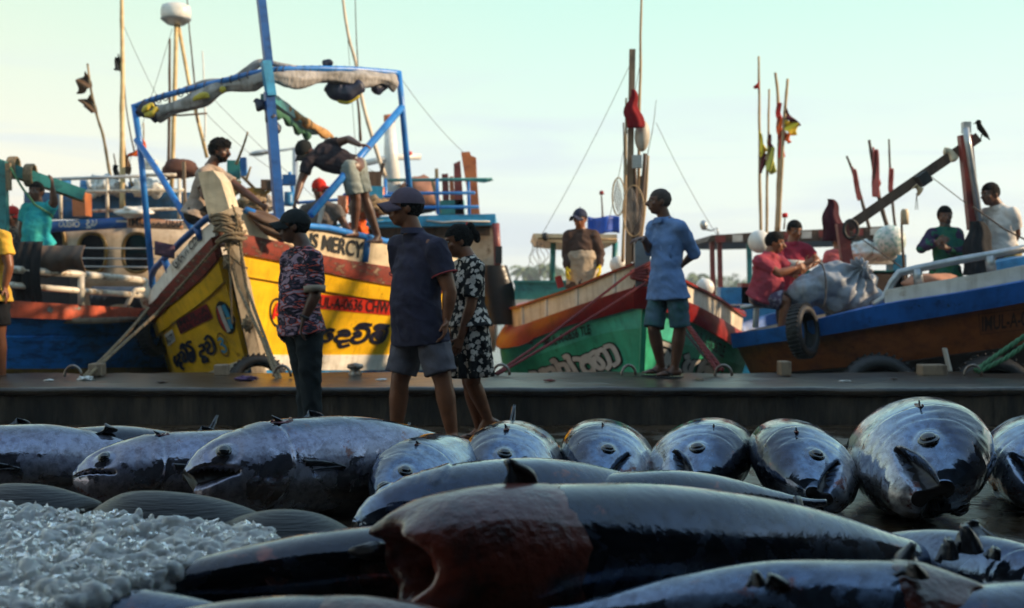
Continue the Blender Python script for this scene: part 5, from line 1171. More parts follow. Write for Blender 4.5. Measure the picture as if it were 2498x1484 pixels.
def hand_mb(w, d, pn, s, curl=.5, thumb=1):
    """palm, four unequal bent fingers and a thumb; w wrist, d pointing, pn palm normal"""
    b = MB(); d = d.normalized(); pn = (pn - d*pn.dot(d)).normalized(); sd = d.cross(pn).normalized()
    c = w + d*.05*s
    cone(b, w - d*.01*s, w + d*.075*s, .027*s, .036*s, .019*s, .015*s, side=sd, n=12)
    for i, (o, L) in enumerate(((-.030, .062), (-.0105, .074), (.0105, .070), (.030, .055))):
        p = w + d*(.088 - .25*abs(o))*s + sd*o*s; a = curl*(.5+.12*i); dir_ = d; r_ = .0082*s
        for j, f in enumerate((.42, .33, .25)):
            dir_ = (dir_*math.cos(a) + pn*math.sin(a)).normalized(); q = p + dir_*(L*f*s); cone(b, p, q, r_*(1-.1*j), r_*(.92-.1*j), n=8); p = q; pn2 = pn; a = curl*.75
            pn = (pn - dir_*pn.dot(dir_)).normalized()
        pn = (pn2 - d*pn2.dot(d)); pn = pn.normalized() if pn.length > 1e-3 else sd.cross(d)
    p = w + d*.028*s + sd*(-.028*thumb)*s; q = p + (d*.6 - sd*thumb*.65 + pn*.35).normalized()*.036*s; cone(b, p, q, .0115*s, .010*s, n=8); q2 = q + (d*.85 - sd*thumb*.15 + pn*.35).normalized()*.03*s; cone(b, q, q2, .0098*s, .008*s, n=8)
    return b
def wrinkle(me, amp, seed, fr=9.0, keep=None):
    nn = [v.normal.copy() for v in me.vertices]
    for v, n_ in zip(me.vertices, nn):
        p = v.co; q = V((p.x*fr, p.y*fr, p.z*fr*1.9))
        a = noise.noise(q + V((seed*3.1, 0, 0))) ; c = 1-abs(noise.noise(V((p.x*fr*1.3 + p.z*6, p.y*fr*1.3, p.z*fr*1.2 + seed)))*2.2)
        v.co = p + n_*(amp*(.7*a + .55*c - .35))
def person(label, D, J, yaw, top=None, bottom=None, hair='short', cap=None, pitch=0, k=1.0, bulk=1.0, skin=None, sleeve=.62, bot_len=.5, hem=.10, vox=None, feet=True, slip=True, skirt=None, curl=.5, longsl=False, sleeve_m=None, gloves=None, capdir=None, group=None, hand_dirs={}, belly=0.0, foot_dirs={}, tilt=0, extra=None, beard=None):
    """J: joints as photo (x, y[, depth offset]); yaw 0 looks at the camera, 90 to the picture's right"""
    skin = skin or M_skin; s = k; j = {q: P(v[0], v[1], D + (v[2] if len(v) > 2 else 0)) for q, v in J.items()}
    vox = vox or .0085
    for a_, dflt in (('kl', 'hl'), ('kr', 'hr')):
        if a_ not in j: j[a_] = j[dflt] + V((0, -.05, -.42*s))
    for a_, dflt in (('al', 'kl'), ('ar', 'kr')):
        if a_ not in j: j[a_] = j[dflt] + V((0, .02, -.42*s))
    y = R(yaw); pit = R(pitch); fw = V((math.sin(y)*math.cos(pit), -math.cos(y)*math.cos(pit), -math.sin(pit))); up0 = V((0, 0, 1)) if abs(pitch) < 75 else V((0, 1, 0))
    rt = fw.cross(up0).normalized(); up = rt.cross(fw).normalized()
    if tilt: q_ = Matrix.Rotation(R(tilt), 3, fw); rt = q_ @ rt; up = q_ @ up
    hc = j['hd']; nk = j['nk']; hp = (j['hl']+j['hr'])/2; sh = (j['sl']+j['sr'])/2; side = (j['sr']-j['sl']).normalized(); hside = (j['hr']-j['hl']).normalized() if (j['hr']-j['hl']).length > .03 else side
    sw = (j['sr']-j['sl']).length/2
    base = V((hp.x, hp.y, min(j['al'].z, j['ar'].z)-.08*s)); t = thing('person', base, label, 'person', group)
    B = bulk; wch = min(max(sw, .14*s), .19*s)
    def torso(b, g=0.0, flat_to=None):
        ch = lerp(hp, sh, .72); wa = lerp(hp, sh, .34); fwd = side.cross((sh-hp).normalized())
        if fwd.dot(fw) < 0: fwd = -fwd
        wc = wa + fwd*(.035*s*belly)
        cone(b, sh - (sh-hp).normalized()*.02, ch, (wch*.92+g), (wch*.98*min(B, 1.1)+g), .075*s+g, .112*s*B+g, side=side)
        cone(b, ch, wc, wch*.98*min(B, 1.1)+g, wch*.86*B+g, .112*s*B+g, (.10+.03*belly)*s*B+g, side=side)
        pz = hp if flat_to is None else hp + (hp-sh).normalized()*flat_to
        hs_ = (j['hr']-j['hl']).length/2; ah = .165*s*min(B, 1.12) if not flat_to else max(.165*s*min(B, 1.12), hs_ + .104*s*B)
        cone(b, wc, pz, wch*.86*B+g, ah+g + (.016 if flat_to else 0), (.10+.03*belly)*s*B+g, .118*s*B+g + (.026 if flat_to else 0), side=hside, cap='round' if flat_to is None else 'start')
        if flat_to is None: cone(b, hp - hside*.07*s, hp + hside*.07*s, .105*s*B+g, .105*s*B+g)
    b = MB(); torso(b)
    cone(b, nk - (hc-nk)*.25, lerp(nk, hc, .75), .062*s, .054*s)
    for S_ in 'lr':                                        # trapezius, arms and legs
        sp, e, w = j['s'+S_], j.get('e'+S_), j.get('w'+S_)
        cone(b, nk + (sh-nk)*.15, sp, .05*s, .058*s)
        if e is not None:
            cone(b, sp, e, .058*s*min(B, 1.15), .042*s*min(B, 1.15), mid=(.4, 1.06)); cone(b, e, w, .043*s*min(B, 1.15), .027*s, mid=(.3, 1.12))
        h_, kn, an = j['h'+S_], j['k'+S_], j['a'+S_]
        cone(b, h_, kn, .092*s*B, .058*s, mid=(.35, 1.04)); cone(b, kn, an, .056*s, .036*s, mid=(.3, 1.22))
        if feet:
            fd = V(foot_dirs.get(S_, (fw.x, fw.y, 0))); fd.z = fd.z; fd.normalize(); hz = an - V((0, 0, .045*s)); cone(b, hz - fd*.035*s, hz + fd*.13*s - V((0, 0, .012*s)), .036*s, .042*s, .034*s, .020*s, side=fd.cross(V((0, 0, 1)))); cone(b, an, hz + fd*.06*s, .038*s, .03*s)
            sdv = fd.cross(V((0, 0, 1))).normalized()
            for q in range(5): o = (-.032+.016*q); cone(b, hz + fd*(.125)*s + sdv*o*s - V((0, 0, .014*s)), hz + fd*(.172-.10*abs(o+.032*0)*1)*s + sdv*o*1.08*s - V((0, 0, .018*s)), .0105*s, .009*s, n=8)
    # head
    X = lambda a, c, d_: hc + rt*a*s + fw*c*s + up*d_*s
    b.ell(X(0, -.012, .02), rt*.076*s, fw*.096*s, up*.092*s, 20, 14)
    b.ell(X(0, .012, -.035), rt*.064*s, fw*.078*s, up*.085*s, 18, 12)
    b.ell(X(0, .045, -.085), rt*.036*s, fw*.036*s, up*.029*s, 14, 8)
    cone(b, X(0, .086, .014), X(0, .114, -.026), .010*s, .0165*s); b.ell(X(0, .106, -.031), rt*.021*s, fw*.016*s, up*.011*s, 10, 6)
    b.ell(X(0, .078, .03), rt*.055*s, fw*.017*s, up*.011*s, 12, 6); b.ell(X(0, .088, -.056), rt*.026*s, fw*.016*s, up*.008*s, 10, 6); b.ell(X(0, .084, -.070), rt*.023*s, fw*.015*s, up*.007*s, 10, 6)
    for g in (-1, 1): b.ell(X(.076*g, -.01, -.008), rt*.009*s, fw*.020*s, up*.032*s, 10, 8); b.ell(X(.042*g, .062, -.022), rt*.022*s, fw*.018*s, up*.02*s, 10, 8)
    me = fuse(b, vox, 5, 'body')
    # hands, joined to the body mesh
    hb = MB()
    for S_ in 'lr':
        if 'e'+S_ not in j or (gloves and False): continue
        w, e = j['w'+S_], j['e'+S_]; dd, pn = hand_dirs.get(S_, (None, None)); d_ = V(dd) if dd else (w-e).normalized(); pn_ = V(pn) if pn else (fw*-.3 + side*(-1 if S_ == 'r' else 1))
        g = hand_mb(w, d_, pn_, s*1.02, curl, 1 if S_ == 'l' else -1); k0 = len(hb.v); hb.v += g.v; hb.f += [tuple(k0+i for i in f) for f in g.f]
    bodyo = link_mesh('body', me, skin, t)
    if hb.v:
        hm = fuse(hb, .0042 if vox < .009 else .0055, 1, 'hands'); hm.transform(Matrix.Translation(-wloc(t)))
        if gloves:
            import bmesh
            xm = ((j['wl']+j['wr'])/2 - wloc(t)).x
            for sg in (-1, 1):
                h2 = hm.copy(); bm = bmesh.new(); bm.from_mesh(h2); bmesh.ops.delete(bm, geom=[v for v in bm.verts if (v.co.x-xm)*sg < 0], context='VERTS'); bm.to_mesh(h2); bm.free()
                o = bpy.data.objects.new('glove', h2); COL.objects.link(o); o.parent = t; h2.materials.append(gloves)
        else:
            import bmesh
            bm = bmesh.new(); bm.from_mesh(bodyo.data); bm.from_mesh(hm); bm.to_mesh(bodyo.data); bm.free(); bodyo.data.polygons.foreach_set('use_smooth', [True]*len(bodyo.data.polygons))
    for g in (-1, 1):
        eb = MB(); eb.ell(X(.031*g, .080, .010), rt*.013*s, fw*.008*s, up*.007*s, 10, 6); e_ = eb.build('eye', M_eyew, t)
        eb = MB(); eb.ell(X(.031*g, .0865, .010), rt*.0058*s, fw*.003*s, up*.0058*s, 8, 6); eb.build('pupil', M_hair, e_)
    # hair and headgear
    if hair:
        b = MB(); g = {'short': 1.075, 'curly': 1.2, 'crop': 1.035, 'bun': 1.10}[hair]; nu, nv = 40, 26
        b.ell(X(0, -.014, .022), rt*.077*s*g, fw*.097*s*g, up*.093*s*g, nu, nv)
        if hair == 'curly': b.ell(X(0, .05, .075), rt*.062*s, fw*.06*s, up*.045*s, nu, 12)
        ka = []
        for f in b.f:
            c = sum((b.v[i] for i in f), V())/len(f) - X(0, 0, 0); a, cc, dd = c.dot(rt)/s, c.dot(fw)/s, c.dot(up)/s
            if dd > (.045 if cc > .03 else (.0 if cc > -.01 else -.065)) - (.01 if hair == 'curly' else 0) or (cc < -.0 and dd > -.068) : ka.append(f)
        b.f = ka; c0 = X(0, 0, 0)
        b.v = [p + (p-c0).normalized()*((.020 if hair == 'curly' else .004)*s*noise.noise(p*(55 if hair == 'curly' else 90))) for p in b.v]
        if hair == 'bun':
            b.ell(X(0, -.115, .055), rt*.04*s, fw*.035*s, up*.06*s, 20, 12); b.ell(X(0, -.14, .0), rt*.02*s, fw*.03*s, up*.05*s, 14, 8)
        b.build('hair', M_hairg if hair == 'crop' else M_hair, t)
    if beard is not None:
        b = MB(); c0 = X(0, .012, -.035); b.ell(c0, rt*.067*s, fw*.083*s, up*.088*s, 28, 20); b.f = [f for f in b.f if (lambda q: q.dot(up) < -.018*s - .25*max(0, q.dot(fw)-.02*s) and q.dot(fw) > -.03*s)(sum((b.v[i] for i in f), V())/len(f) - c0)]
        b.ell(X(0, .048, -.088), rt*.038*s, fw*.039*s, up*.028*s, 14, 8); b.ell(X(0, .098, -.047), rt*.030*s, fw*.012*s, up*.007*s, 12, 6); b.v = [p + (p-c0).normalized()*(.004*s*noise.noise(p*80)) for p in b.v]; b.build('beard', beard, t)
    if cap is not None:
        cf = V(capdir).normalized() if capdir else fw; cr_ = cf.cross(up).normalized()
        b = MB(); g = 1.12; b.ell(X(0, -.012, .022), rt*.080*s*g, fw*.1*s*g, up*.095*s*g, 32, 22)
        b.f = [f for f in b.f if (sum((b.v[i] for i in f), V())/len(f) - X(0, 0, 0)).dot(up) > .028*s + .0*s]
        hat = b.build('cap', cap, t)
        b = MB(); b.slab(lambda u, v: X(0, -.005, .04) + cf*(.095+.085*v*math.sin(math.pi*lerp(.18, .82, u))**.5)*s*(1 - .15*(1-v)*abs(u-.5)*2) + cr_*((u-.5)*lerp(.165, .13, v)*s) - cf*(.05*s*(2*abs(u-.5))**2*(1-v*.4)) - up*(.055*(2*abs(u-.5))**2 + .02*v)*s, 12, 6, .004); b.build('visor', cap, hat)
        b = MB(); b.ball(X(0, -.012, .022) + up*.117*s, .007*s, 8, 6); b.build('button', cap, hat)
    # clothing
    if top is not None:
        b = MB(); g = .013*s; torso(b, g, hem*s)
        cone(b, nk + (sh-nk)*.2, lerp(nk, hc, .10), .075*s, .066*s, cap='start')
        for S_ in 'lr':
            sp, e, w = j['s'+S_], j.get('e'+S_), j.get('w'+S_)
            cone(b, nk + (sh-nk)*.3, sp, .058*s, .07*s)
            if e is None: continue
            if longsl: cone(b, sp, e, .075*s*min(B, 1.1), .056*s, mid=(.4, 1.05)); cone(b, e, lerp(e, w, min(1, sleeve)), .056*s, .043*s, cap='start')
            else: cone(b, sp, lerp(sp, e, sleeve), .074*s*min(B, 1.12), .068*s*min(B, 1.12), cap='start')
        me = fuse(b, vox, 3, 'shirt'); wrinkle(me, .011*s, hash(label[:5]) % 7 if False else len(label)*1.7); sh_o = link_mesh('shirt', me, top, t)
        if sleeve_m is not None:
            b = MB()
            for S_ in 'lr':
                sp, e, w = j['s'+S_], j.get('e'+S_), j.get('w'+S_)
                if e is not None: cone(b, sp, e, .078*s, .06*s); cone(b, e, lerp(e, w, .95), .06*s, .046*s, cap='start')
            me = fuse(b, vox, 3, 'sleeves'); wrinkle(me, .01*s, 4.2); link_mesh('sleeves', me, sleeve_m, t)
    if bottom is not None:
        b = MB(); g = .006*s; cone(b, lerp(hp, sh, .10), hp, .150*s*B+g, .160*s*B+g, .10*s*B+g, .11*s*B+g, side=hside)
        for S_ in 'lr':
            h_, kn, an = j['h'+S_], j['k'+S_], j['a'+S_]
            cone(b, h_, hp, .098*s*B, .10*s*B)
            if bot_len <= 1: cone(b, h_, lerp(h_, kn, bot_len), .100*s*B, .098*s*B*(1.02 if bot_len > .6 else 1), cap='start')
            else: cone(b, h_, kn, .108*s*B, .080*s, cap='round'); cone(b, kn, lerp(kn, an, bot_len-1), .08*s, .066*s, cap='start')
        me = fuse(b, vox, 3, 'shorts'); wrinkle(me, .010*s, 2.3+len(label)); link_mesh('trousers' if bot_len > 1.2 else 'shorts', me, bottom, t)
    if skirt is not None:
        m_, hemz, wid = skirt; b = MB(); wa = lerp(hp, sh, .4); cone(b, wa, hp, .13*s, .175*s, .1*s, .13*s, side=hside); cone(b, hp, hp + V((.02, 0, -hemz)), .175*s, wid, .13*s, wid*.8, side=hside, cap='start', n=40)
        me = fuse(b, vox, 3, 'skirt')
        for v in me.vertices:
            if v.co.z < hp.z: a = math.atan2(v.co.y-hp.y, v.co.x-hp.x); q = min(1, (hp.z-v.co.z)/hemz); v.co += V((math.cos(a), math.sin(a), 0))*(.022*q*math.sin(a*9 + v.co.z*4))
        wrinkle(me, .008, 1.1); link_mesh('skirt', me, m_, t)
    if feet and slip:
        for S_ in 'lr':
            an = j['a'+S_]; fd = V(foot_dirs.get(S_, (fw.x, fw.y, 0))).normalized(); sd_ = fd.cross(V((0, 0, 1))).normalized(); c = an - V((0, 0, .086*s)); c += fd*.05*s; 
            if abs(fd.z) > .02: c += V((0, 0, .0))
            u_ = sd_.cross(fd).normalized()
            b = MB(); q = [c + fd*(.135*s*math.cos(a)) + sd_*(.05*s*math.sin(a)*(1+.18*math.cos(a))) for a in [2*math.pi*i/24 for i in range(24)]]; b.prism(q, -u_*.016 if u_.z > 0 else u_*.016); sl_ = b.build('slipper', M_sole, t, smooth=False)
            b = MB()
            for g in (-1, 1): b.tube(spline([c + fd*.085*s + V((0, 0, .012)), c + fd*.045*s + sd_*g*.032*s + V((0, 0, .05*s)), c - fd*.01*s + sd_*g*.05*s + V((0, 0, .01))], 5), .006, 6)
            b.build('strap', M_sole, sl_)
    if extra: extra(t, j, X, rt, fw, up, s)
    return t
GD = 'people on the landing'
def ex_polo(t, j, X, rt, fw, up, s):
    nk, sh = j['nk'], (j['sl']+j['sr'])/2
    b = MB(); b.grid(lambda u, v: nk + (j['hd']-nk)*(.02+.22*v) + (rt*math.cos(u*2*math.pi) + fw*math.sin(u*2*math.pi))*(.074-.006*v + .012*(1-v))*s, 28, 4, True); b.build('collar', C_navy, t)
    for S_ in 'lr':
        sp, e = j['s'+S_], j['e'+S_]; d = (e-sp).normalized(); c = lerp(sp, e, .60); sd, u = frame(d); b = MB(); b.tube([c + (sd*math.cos(a)+u*math.sin(a))*.078*s for a in [2*math.pi*i/24 for i in range(24)]], .0055, 6, closed=True); b.build('cuff_trim', C_collar, t)
person('man in navy polo, mauve cap and grey shorts walking before the yellow boat', 7.9, dict(hd=(988, 507), nk=(1010, 572), sl=(1064, 606, -.14), sr=(972, 604, .13), el=(1097, 712, -.17), wl=(1089, 778, -.17), er=(985, 705, .22), wr=(990, 780, .2), hl=(1047, 800, -.07), hr=(1004, 800, .07), kl=(1080, 930, -.12), kr=(975, 930, .05), al=(1103, 1062, -.1), ar=(966, 1062, .1)),
       -80, C_navy, C_greysh, 'short', C_cap, k=1.04, bulk=1.03, sleeve=.6, bot_len=.86, hem=.09, vox=.0075, belly=1.0, extra=ex_polo, foot_dirs={'l': (.25, -1, 0), 'r': (-.7, -.7, 0)}, hand_dirs={'l': ((-.12, -.1, -1), (-1, 0, -.1))}, group=GD)
def ex_camo(t, j, X, rt, fw, up, s):
    sp, e = j['sl'], j['el']; d = (e-sp).normalized(); c0, c1 = lerp(sp, e, .74), lerp(sp, e, .90); b = MB(); cone(b, c0, c1, .079*s, .075*s, cap='none'); b.build('turned_cuff', C_beige, t)
    b = MB(); w = lerp(j['el'], j['wl'], .93); d = (j['wl']-j['el']).normalized(); sd, u = frame(d); b.tube([w + (sd*math.cos(a)+u*math.sin(a))*.031*s for a in [2*math.pi*i/16 for i in range(16)]], .01, 6, closed=True); b.build('wristwatch', M_black, t)
person('man in orange and grey camouflage shirt and black cap, hand in trouser pocket', 8.5, dict(hd=(716, 553), nk=(741, 603), sl=(764, 632, -.12), sr=(708, 632, .15), el=(768, 722, -.15), wl=(741, 778, -.17), er=(700, 728, .17), wr=(690, 790, .1), hl=(752, 792, -.08), hr=(722, 792, .08), kl=(757, 925, -.06), kr=(745, 925, .06), al=(764, 1052, -.02), ar=(752, 1050, .1)),
       -82, C_camo, C_trou, 'short', C_bcap, k=.97, bulk=1.0, skin=M_skind, sleeve=.84, bot_len=1.9, hem=.06, vox=.0075, belly=.9, extra=ex_camo, hand_dirs={'l': ((-.2, 0, -1), (1, 0, 0))}, group=GD)
def ex_wom(t, j, X, rt, fw, up, s):
    b = MB(); b.ell(X(.02, -.10, .09), rt*.022*s, fw*.016*s, up*.03*s, 10, 8); b.build('hair_clip', C_collar, t)
person('woman with hair in a bun wearing a black dress with white flowers', 8.25, dict(hd=(1117, 588), nk=(1141, 630), sl=(1160, 655, -.09), sr=(1122, 655, .1), el=(1148, 745, -.13), wl=(1124, 822, -.14), er=(1112, 740, .14), wr=(1104, 810, .1), hl=(1160, 790, -.07), hr=(1132, 790, .07), kl=(1152, 932, .0), kr=(1146, 935, .12), al=(1190, 1022, .12), ar=(1172, 1048, .22)),
       -78, C_floral, None, 'bun', None, k=.92, bulk=.95, sleeve=.8, hem=.02, vox=.0075, skirt=(C_floral, .36, .15), extra=ex_wom, pitch=14, foot_dirs={'l': (-1, -.15, -.75), 'r': (-1, -.1, 0)}, group=GD)
def ex_blue(t, j, X, rt, fw, up, s):
    nk = j['nk']; b = MB()
    for g in (-1, 1): b.slab(lambda u, v, g=g: nk + (j['hd']-nk)*.12 + rt*g*(.02+.06*u)*s + fw*(.085 - .06*u*u)*s - up*(.01+.065*v*(1-.3*u))*s + fw*.02*v, 6, 4, .006)
    b.build('collar', C_bluesh, t)
    b = MB(); sh = (j['sl']+j['sr'])/2; hp = (j['hl']+j['hr'])/2; f2 = V((-.55, -.83, 0)); pc = lerp(sh, hp, .3) + f2*.145*s + V((.05, 0, 0)); b.slab(lambda u, v: pc + V((.83, -.55, 0))*(u-.5)*.11 + V((0, 0, -.12*v)), 2, 2, .006); b.build('pocket', C_bluesh, t)
person('man in light blue shirt and shorts standing on the quay, arm behind his back', 10.75, dict(hd=(1607, 492), nk=(1621, 534), sl=(1660, 556, -.12), sr=(1594, 556, .13), el=(1693, 618, -.02), wl=(1668, 642, .13), er=(1585, 612, .12), wr=(1570, 582, -.05), hl=(1650, 705, -.07), hr=(1608, 705, .08), kl=(1658, 800, -.06), kr=(1594, 802, .0), al=(1646, 896, .0), ar=(1612, 892, .15)),
       -84, C_bluesh, C_jean, 'crop', None, k=.97, bulk=.96, skin=M_skind, longsl=True, sleeve=.25, bot_len=.98, hem=.09, vox=.0085, belly=.6, extra=ex_blue, foot_dirs={'l': (-1, -.3, 0), 'r': (-1, -.15, 0)}, hand_dirs={'r': ((-.8, -.5, -.1), (0, 0, -1))}, group=GD)
person('man in mustard T-shirt and black shorts at the left edge of the quay', 11.0, dict(hd=(-45, 512), nk=(-38, 560), sl=(8, 580, -.08), sr=(-70, 580, .1), el=(22, 650, -.1), wl=(12, 702, -.1), er=(-85, 650, .1), wr=(-80, 710, .05), hl=(-2, 712, -.05), hr=(-50, 712, .05), kl=(-2, 815, -.06), kr=(-55, 815, 0), al=(4, 920, 0), ar=(-55, 920, .1)),
       30, C_yell, C_blk, 'short', None, k=.98, sleeve=.62, bot_len=.8, vox=.009, group=GD, hand_dirs={'l': ((.4, -.2, -1), (-1, 0, 0))}, foot_dirs={'l': (.2, -1, 0), 'r': (.1, -1, 0)})
GB = 'people on the boats'
person('curly-haired man in cream check shirt sitting on the bow rail of the yellow boat', 12.75, dict(hd=(537, 368), nk=(516, 404), sl=(530, 424, .17), sr=(494, 428, -.14), er=(500, 478, -.2), wr=(540, 500, -.15), el=(588, 462, .1), wl=(634, 497, -.05), hl=(482, 520, .1), hr=(474, 524, -.1), kl=(556, 492, .15), kr=(520, 520, -.05), al=(560, 570, .2), ar=(540, 585, .1)),
       72, C_check, C_sarong, 'curly', None, beard=M_hair, pitch=8, k=1.03, skin=M_skind, sleeve=.62, bot_len=1.3, hem=.03, group=GB, slip=False, vox=.009)
def ex_bend(t, j, X, rt, fw, up, s): pass
person('man in charcoal T-shirt bending down from the yellow boat, gripping the blue brace', 13.7, dict(hd=(742, 370), nk=(772, 378), sl=(800, 356, .1), sr=(752, 398, -.12), er=(733, 446, -.15), wr=(722, 486, -.25), el=(850, 340, .05), wl=(877, 354, -.22), hl=(872, 402, .12), hr=(850, 410, -.08), kl=(890, 484, .15), kr=(868, 486, -.05), al=(922, 578, .2), ar=(864, 562, 0)),
       -35, C_dark, C_denim, 'short', C_bcap, pitch=48, k=1.0, skin=M_skind, sleeve=.55, bot_len=.85, hem=.0, group=GB, slip=False, hand_dirs={'l': ((.8, -.3, -.1), (0, 0, -1))}, vox=.009)
person('man in red cap and grey T-shirt on the yellow boat behind the blue brace', 14.4, dict(hd=(778, 462), nk=(782, 492), sl=(822, 512, -.02), sr=(744, 514, .05), er=(728, 550, .0), wr=(735, 580, -.1), el=(840, 548, -.05), wl=(862, 578, -.15), hl=(800, 600), hr=(762, 600)),
       12, C_grey, C_trou, 'short', C_redcap, pitch=15, k=1.0, skin=M_skind, sleeve=.6, bot_len=1.2, group=GB, feet=False, capdir=(.7, -.7, 0), vox=.01)
def ex_two(t, j, X, rt, fw, up, s):
    hp, sh = (j['hl']+j['hr'])/2, (j['sl']+j['sr'])/2; b = MB(); sd = (j['sr']-j['sl']).normalized(); cone(b, lerp(hp, sh, .52), hp + V((0, 0, -.1)), .188*s, .19*s, .148*s, .152*s, side=sd, cap='start'); me = fuse(b, .01, 3, 'p'); wrinkle(me, .012, 3.3); link_mesh('shirt_panel', me, C_beige, t)
person('man in brown and beige jersey with yellow gloves standing on the green boat', 14.6, dict(hd=(1414, 534), nk=(1416, 562), sl=(1448, 576), sr=(1388, 576), er=(1381, 622), wr=(1382, 655, -.1), el=(1464, 620), wl=(1463, 650, -.1), hl=(1436, 682), hr=(1404, 682)),
       -14, C_brown, C_trou, 'short', C_navcap, k=1.0, longsl=True, sleeve=.95, bot_len=1.2, gloves=C_yglove, group=GB, feet=False, extra=ex_two, vox=.01, capdir=(-.6, -.8, 0), skin=M_skin)
person('heavy man in rose polo sitting on the white rail of the right boat', 13.2, dict(hd=(1890, 592), nk=(1877, 617), sl=(1898, 638, .12), sr=(1852, 640, -.08), er=(1898, 668, -.12), wr=(1938, 655, -.08), el=(1928, 664, .1), wl=(1962, 645, .05), hl=(1862, 722, .1), hr=(1852, 722, -.05), kl=(1920, 722, .05), kr=(1918, 735, -.1), al=(1912, 800, .05), ar=(1905, 805, -.1)),
       75, C_pink, C_plaid, 'short', None, k=.98, bulk=1.18, sleeve=.7, bot_len=.8, hem=.04, belly=1.5, group=GB, slip=False, vox=.0095, pitch=10)
def ex_band(t, j, X, rt, fw, up, s):
    hp, sh = (j['hl']+j['hr'])/2, (j['sl']+j['sr'])/2; b = MB(); sd = (j['sr']-j['sl']).normalized(); cone(b, lerp(hp, sh, .74), lerp(hp, sh, .56), .192*s, .188*s, .142*s, .142*s, side=sd, cap='none'); b.build('chest_band', C_whitec, t)
person('man in crimson T-shirt with white chest band standing behind the rose polo man', 13.9, dict(hd=(1938, 563), nk=(1933, 592), sl=(1966, 610), sr=(1903, 612), er=(1900, 650, -.05), wr=(1935, 672, -.2), el=(1992, 636, -.05), wl=(1968, 655, -.2), hl=(1945, 705), hr=(1910, 705)),
       15, C_red, C_blk, 'short', None, pitch=14, k=1.0, sleeve=.65, bot_len=1.2, group=GB, feet=False, extra=ex_band, vox=.01)
person('bearded man in green T-shirt with dark purple sleeves, hands together at his chest', 13.3, dict(hd=(2304, 528), nk=(2304, 557), sl=(2333, 572), sr=(2275, 572), er=(2247, 606, -.05), wr=(2284, 592, -.2), el=(2344, 622, -.05), wl=(2310, 606, -.2), hl=(2322, 662), hr=(2288, 662)),
       -5, C_dgreen, C_trou, 'short', None, pitch=6, k=.96, bulk=.98, longsl=True, sleeve=.9, sleeve_m=C_purple, beard=mat('grey_beard', (.14, .13, .12), .9, scale=60), bot_len=1.2, group=GB, feet=False, vox=.01, skin=M_skind)
person('man in white T-shirt and khaki sarong by the red post', 13.2, dict(hd=(2414, 474), nk=(2432, 502), sl=(2408, 524, .1), sr=(2468, 524, -.1), er=(2478, 570, -.05), wr=(2462, 610, .1), el=(2400, 565, .1), wl=(2402, 600, .15), hl=(2425, 618, .05), hr=(2462, 618, -.05)),
       -65, C_whitec, C_khaki, 'short', None, k=1.05, bulk=1.08, sleeve=.75, bot_len=1.4, hem=.0, group=GB, feet=False, vox=.01, pitch=8, skin=M_skind)
def ex_hem(t, j, X, rt, fw, up, s): pass
person('man in teal T-shirt on the left boat holding up the turquoise beam', 14.0, dict(hd=(88, 468), nk=(92, 496), sl=(118, 512, -.03), sr=(66, 512, .03), el=(132, 494, -.08), wl=(128, 458, -.12), er=(54, 556), wr=(58, 596), hl=(108, 604), hr=(76, 604)),
       -10, C_teal, C_beige, 'short', None, k=.98, bulk=1.12, sleeve=.7, bot_len=1.2, hem=-.02, belly=1.3, group=GB, feet=False, vox=.01, hand_dirs={'l': ((0, -.1, 1), (-1, 0, 0))}, skin=M_skind)
person('man in grey camouflage T-shirt and red cap below the turquoise beam', 14.3, dict(hd=(30, 528), nk=(32, 556), sl=(62, 572), sr=(2, 572), er=(-8, 620), wr=(0, 655), el=(68, 618), wl=(60, 650), hl=(50, 665), hr=(15, 665)),
       10, C_camo2, C_trou, 'short', C_redcap, k=.98, sleeve=.75, bot_len=1.2, group=GB, feet=False, vox=.01, capdir=(1, -.3, 0), skin=M_skind)
person('half-hidden person in a salmon top behind the grey sack on the right boat', 15.3, dict(hd=(2046, 590), nk=(2042, 612), sl=(2062, 622), sr=(2020, 624), er=(2014, 655), wr=(2030, 675, -.1), el=(2066, 655), wl=(2055, 675, -.1), hl=(2052, 692), hr=(2025, 692)),
       40, cloth('salmon_cloth', (.55, .12, .12)), C_trou, 'short', None, pitch=30, k=.92, sleeve=.6, bot_len=1.2, group=GB, feet=False, vox=.012)
# ================================================================ gear, masts, flags and quay fittings
def one(b, name, m, label, cat, group=None, smooth=True, **k): return b.build(name, m, None, smooth, label, cat, group, **k)
def polyflag(parent, name, pts, D, m, th=.012, wave=.06, label=None):
    """cloth cut to a photo outline (top edge list, bottom edge list), rippled in depth"""
    top, bot = pts; tp = spline([P(x, y, D) for x, y in top], 4); bp = spline([P(x, y, D) for x, y in bot], 4)
    def g(L, u): n = len(L)-1; i = min(int(u*n), n-1); return lerp(L[i], L[i+1], u*n-i)
    b = MB(); b.slab(lambda u, v: lerp(g(tp, u), g(bp, u), v) + V((0, wave*math.sin(u*7+v*5+D), 0)), 14, 14, th); return b.build(name, m, parent, label=label)
F_brn = cloth('brown_flag', (.12, .075, .045), (.07, .04, .025)); F_blk = cloth('black_flag', (.012, .016, .02)); F_or = cloth('orange_flag', (.7, .12, .02)); F_yel = cloth('yellow_flag', (.75, .6, .05)); F_yg = cloth('lime_flag', (.5, .5, .1)); F_red = cloth('red_flag', (.6, .02, .02)); F_mar = cloth('maroon_flag', (.10, .015, .02)); F_pink = cloth('faded_pink_flag', (.45, .12, .11))
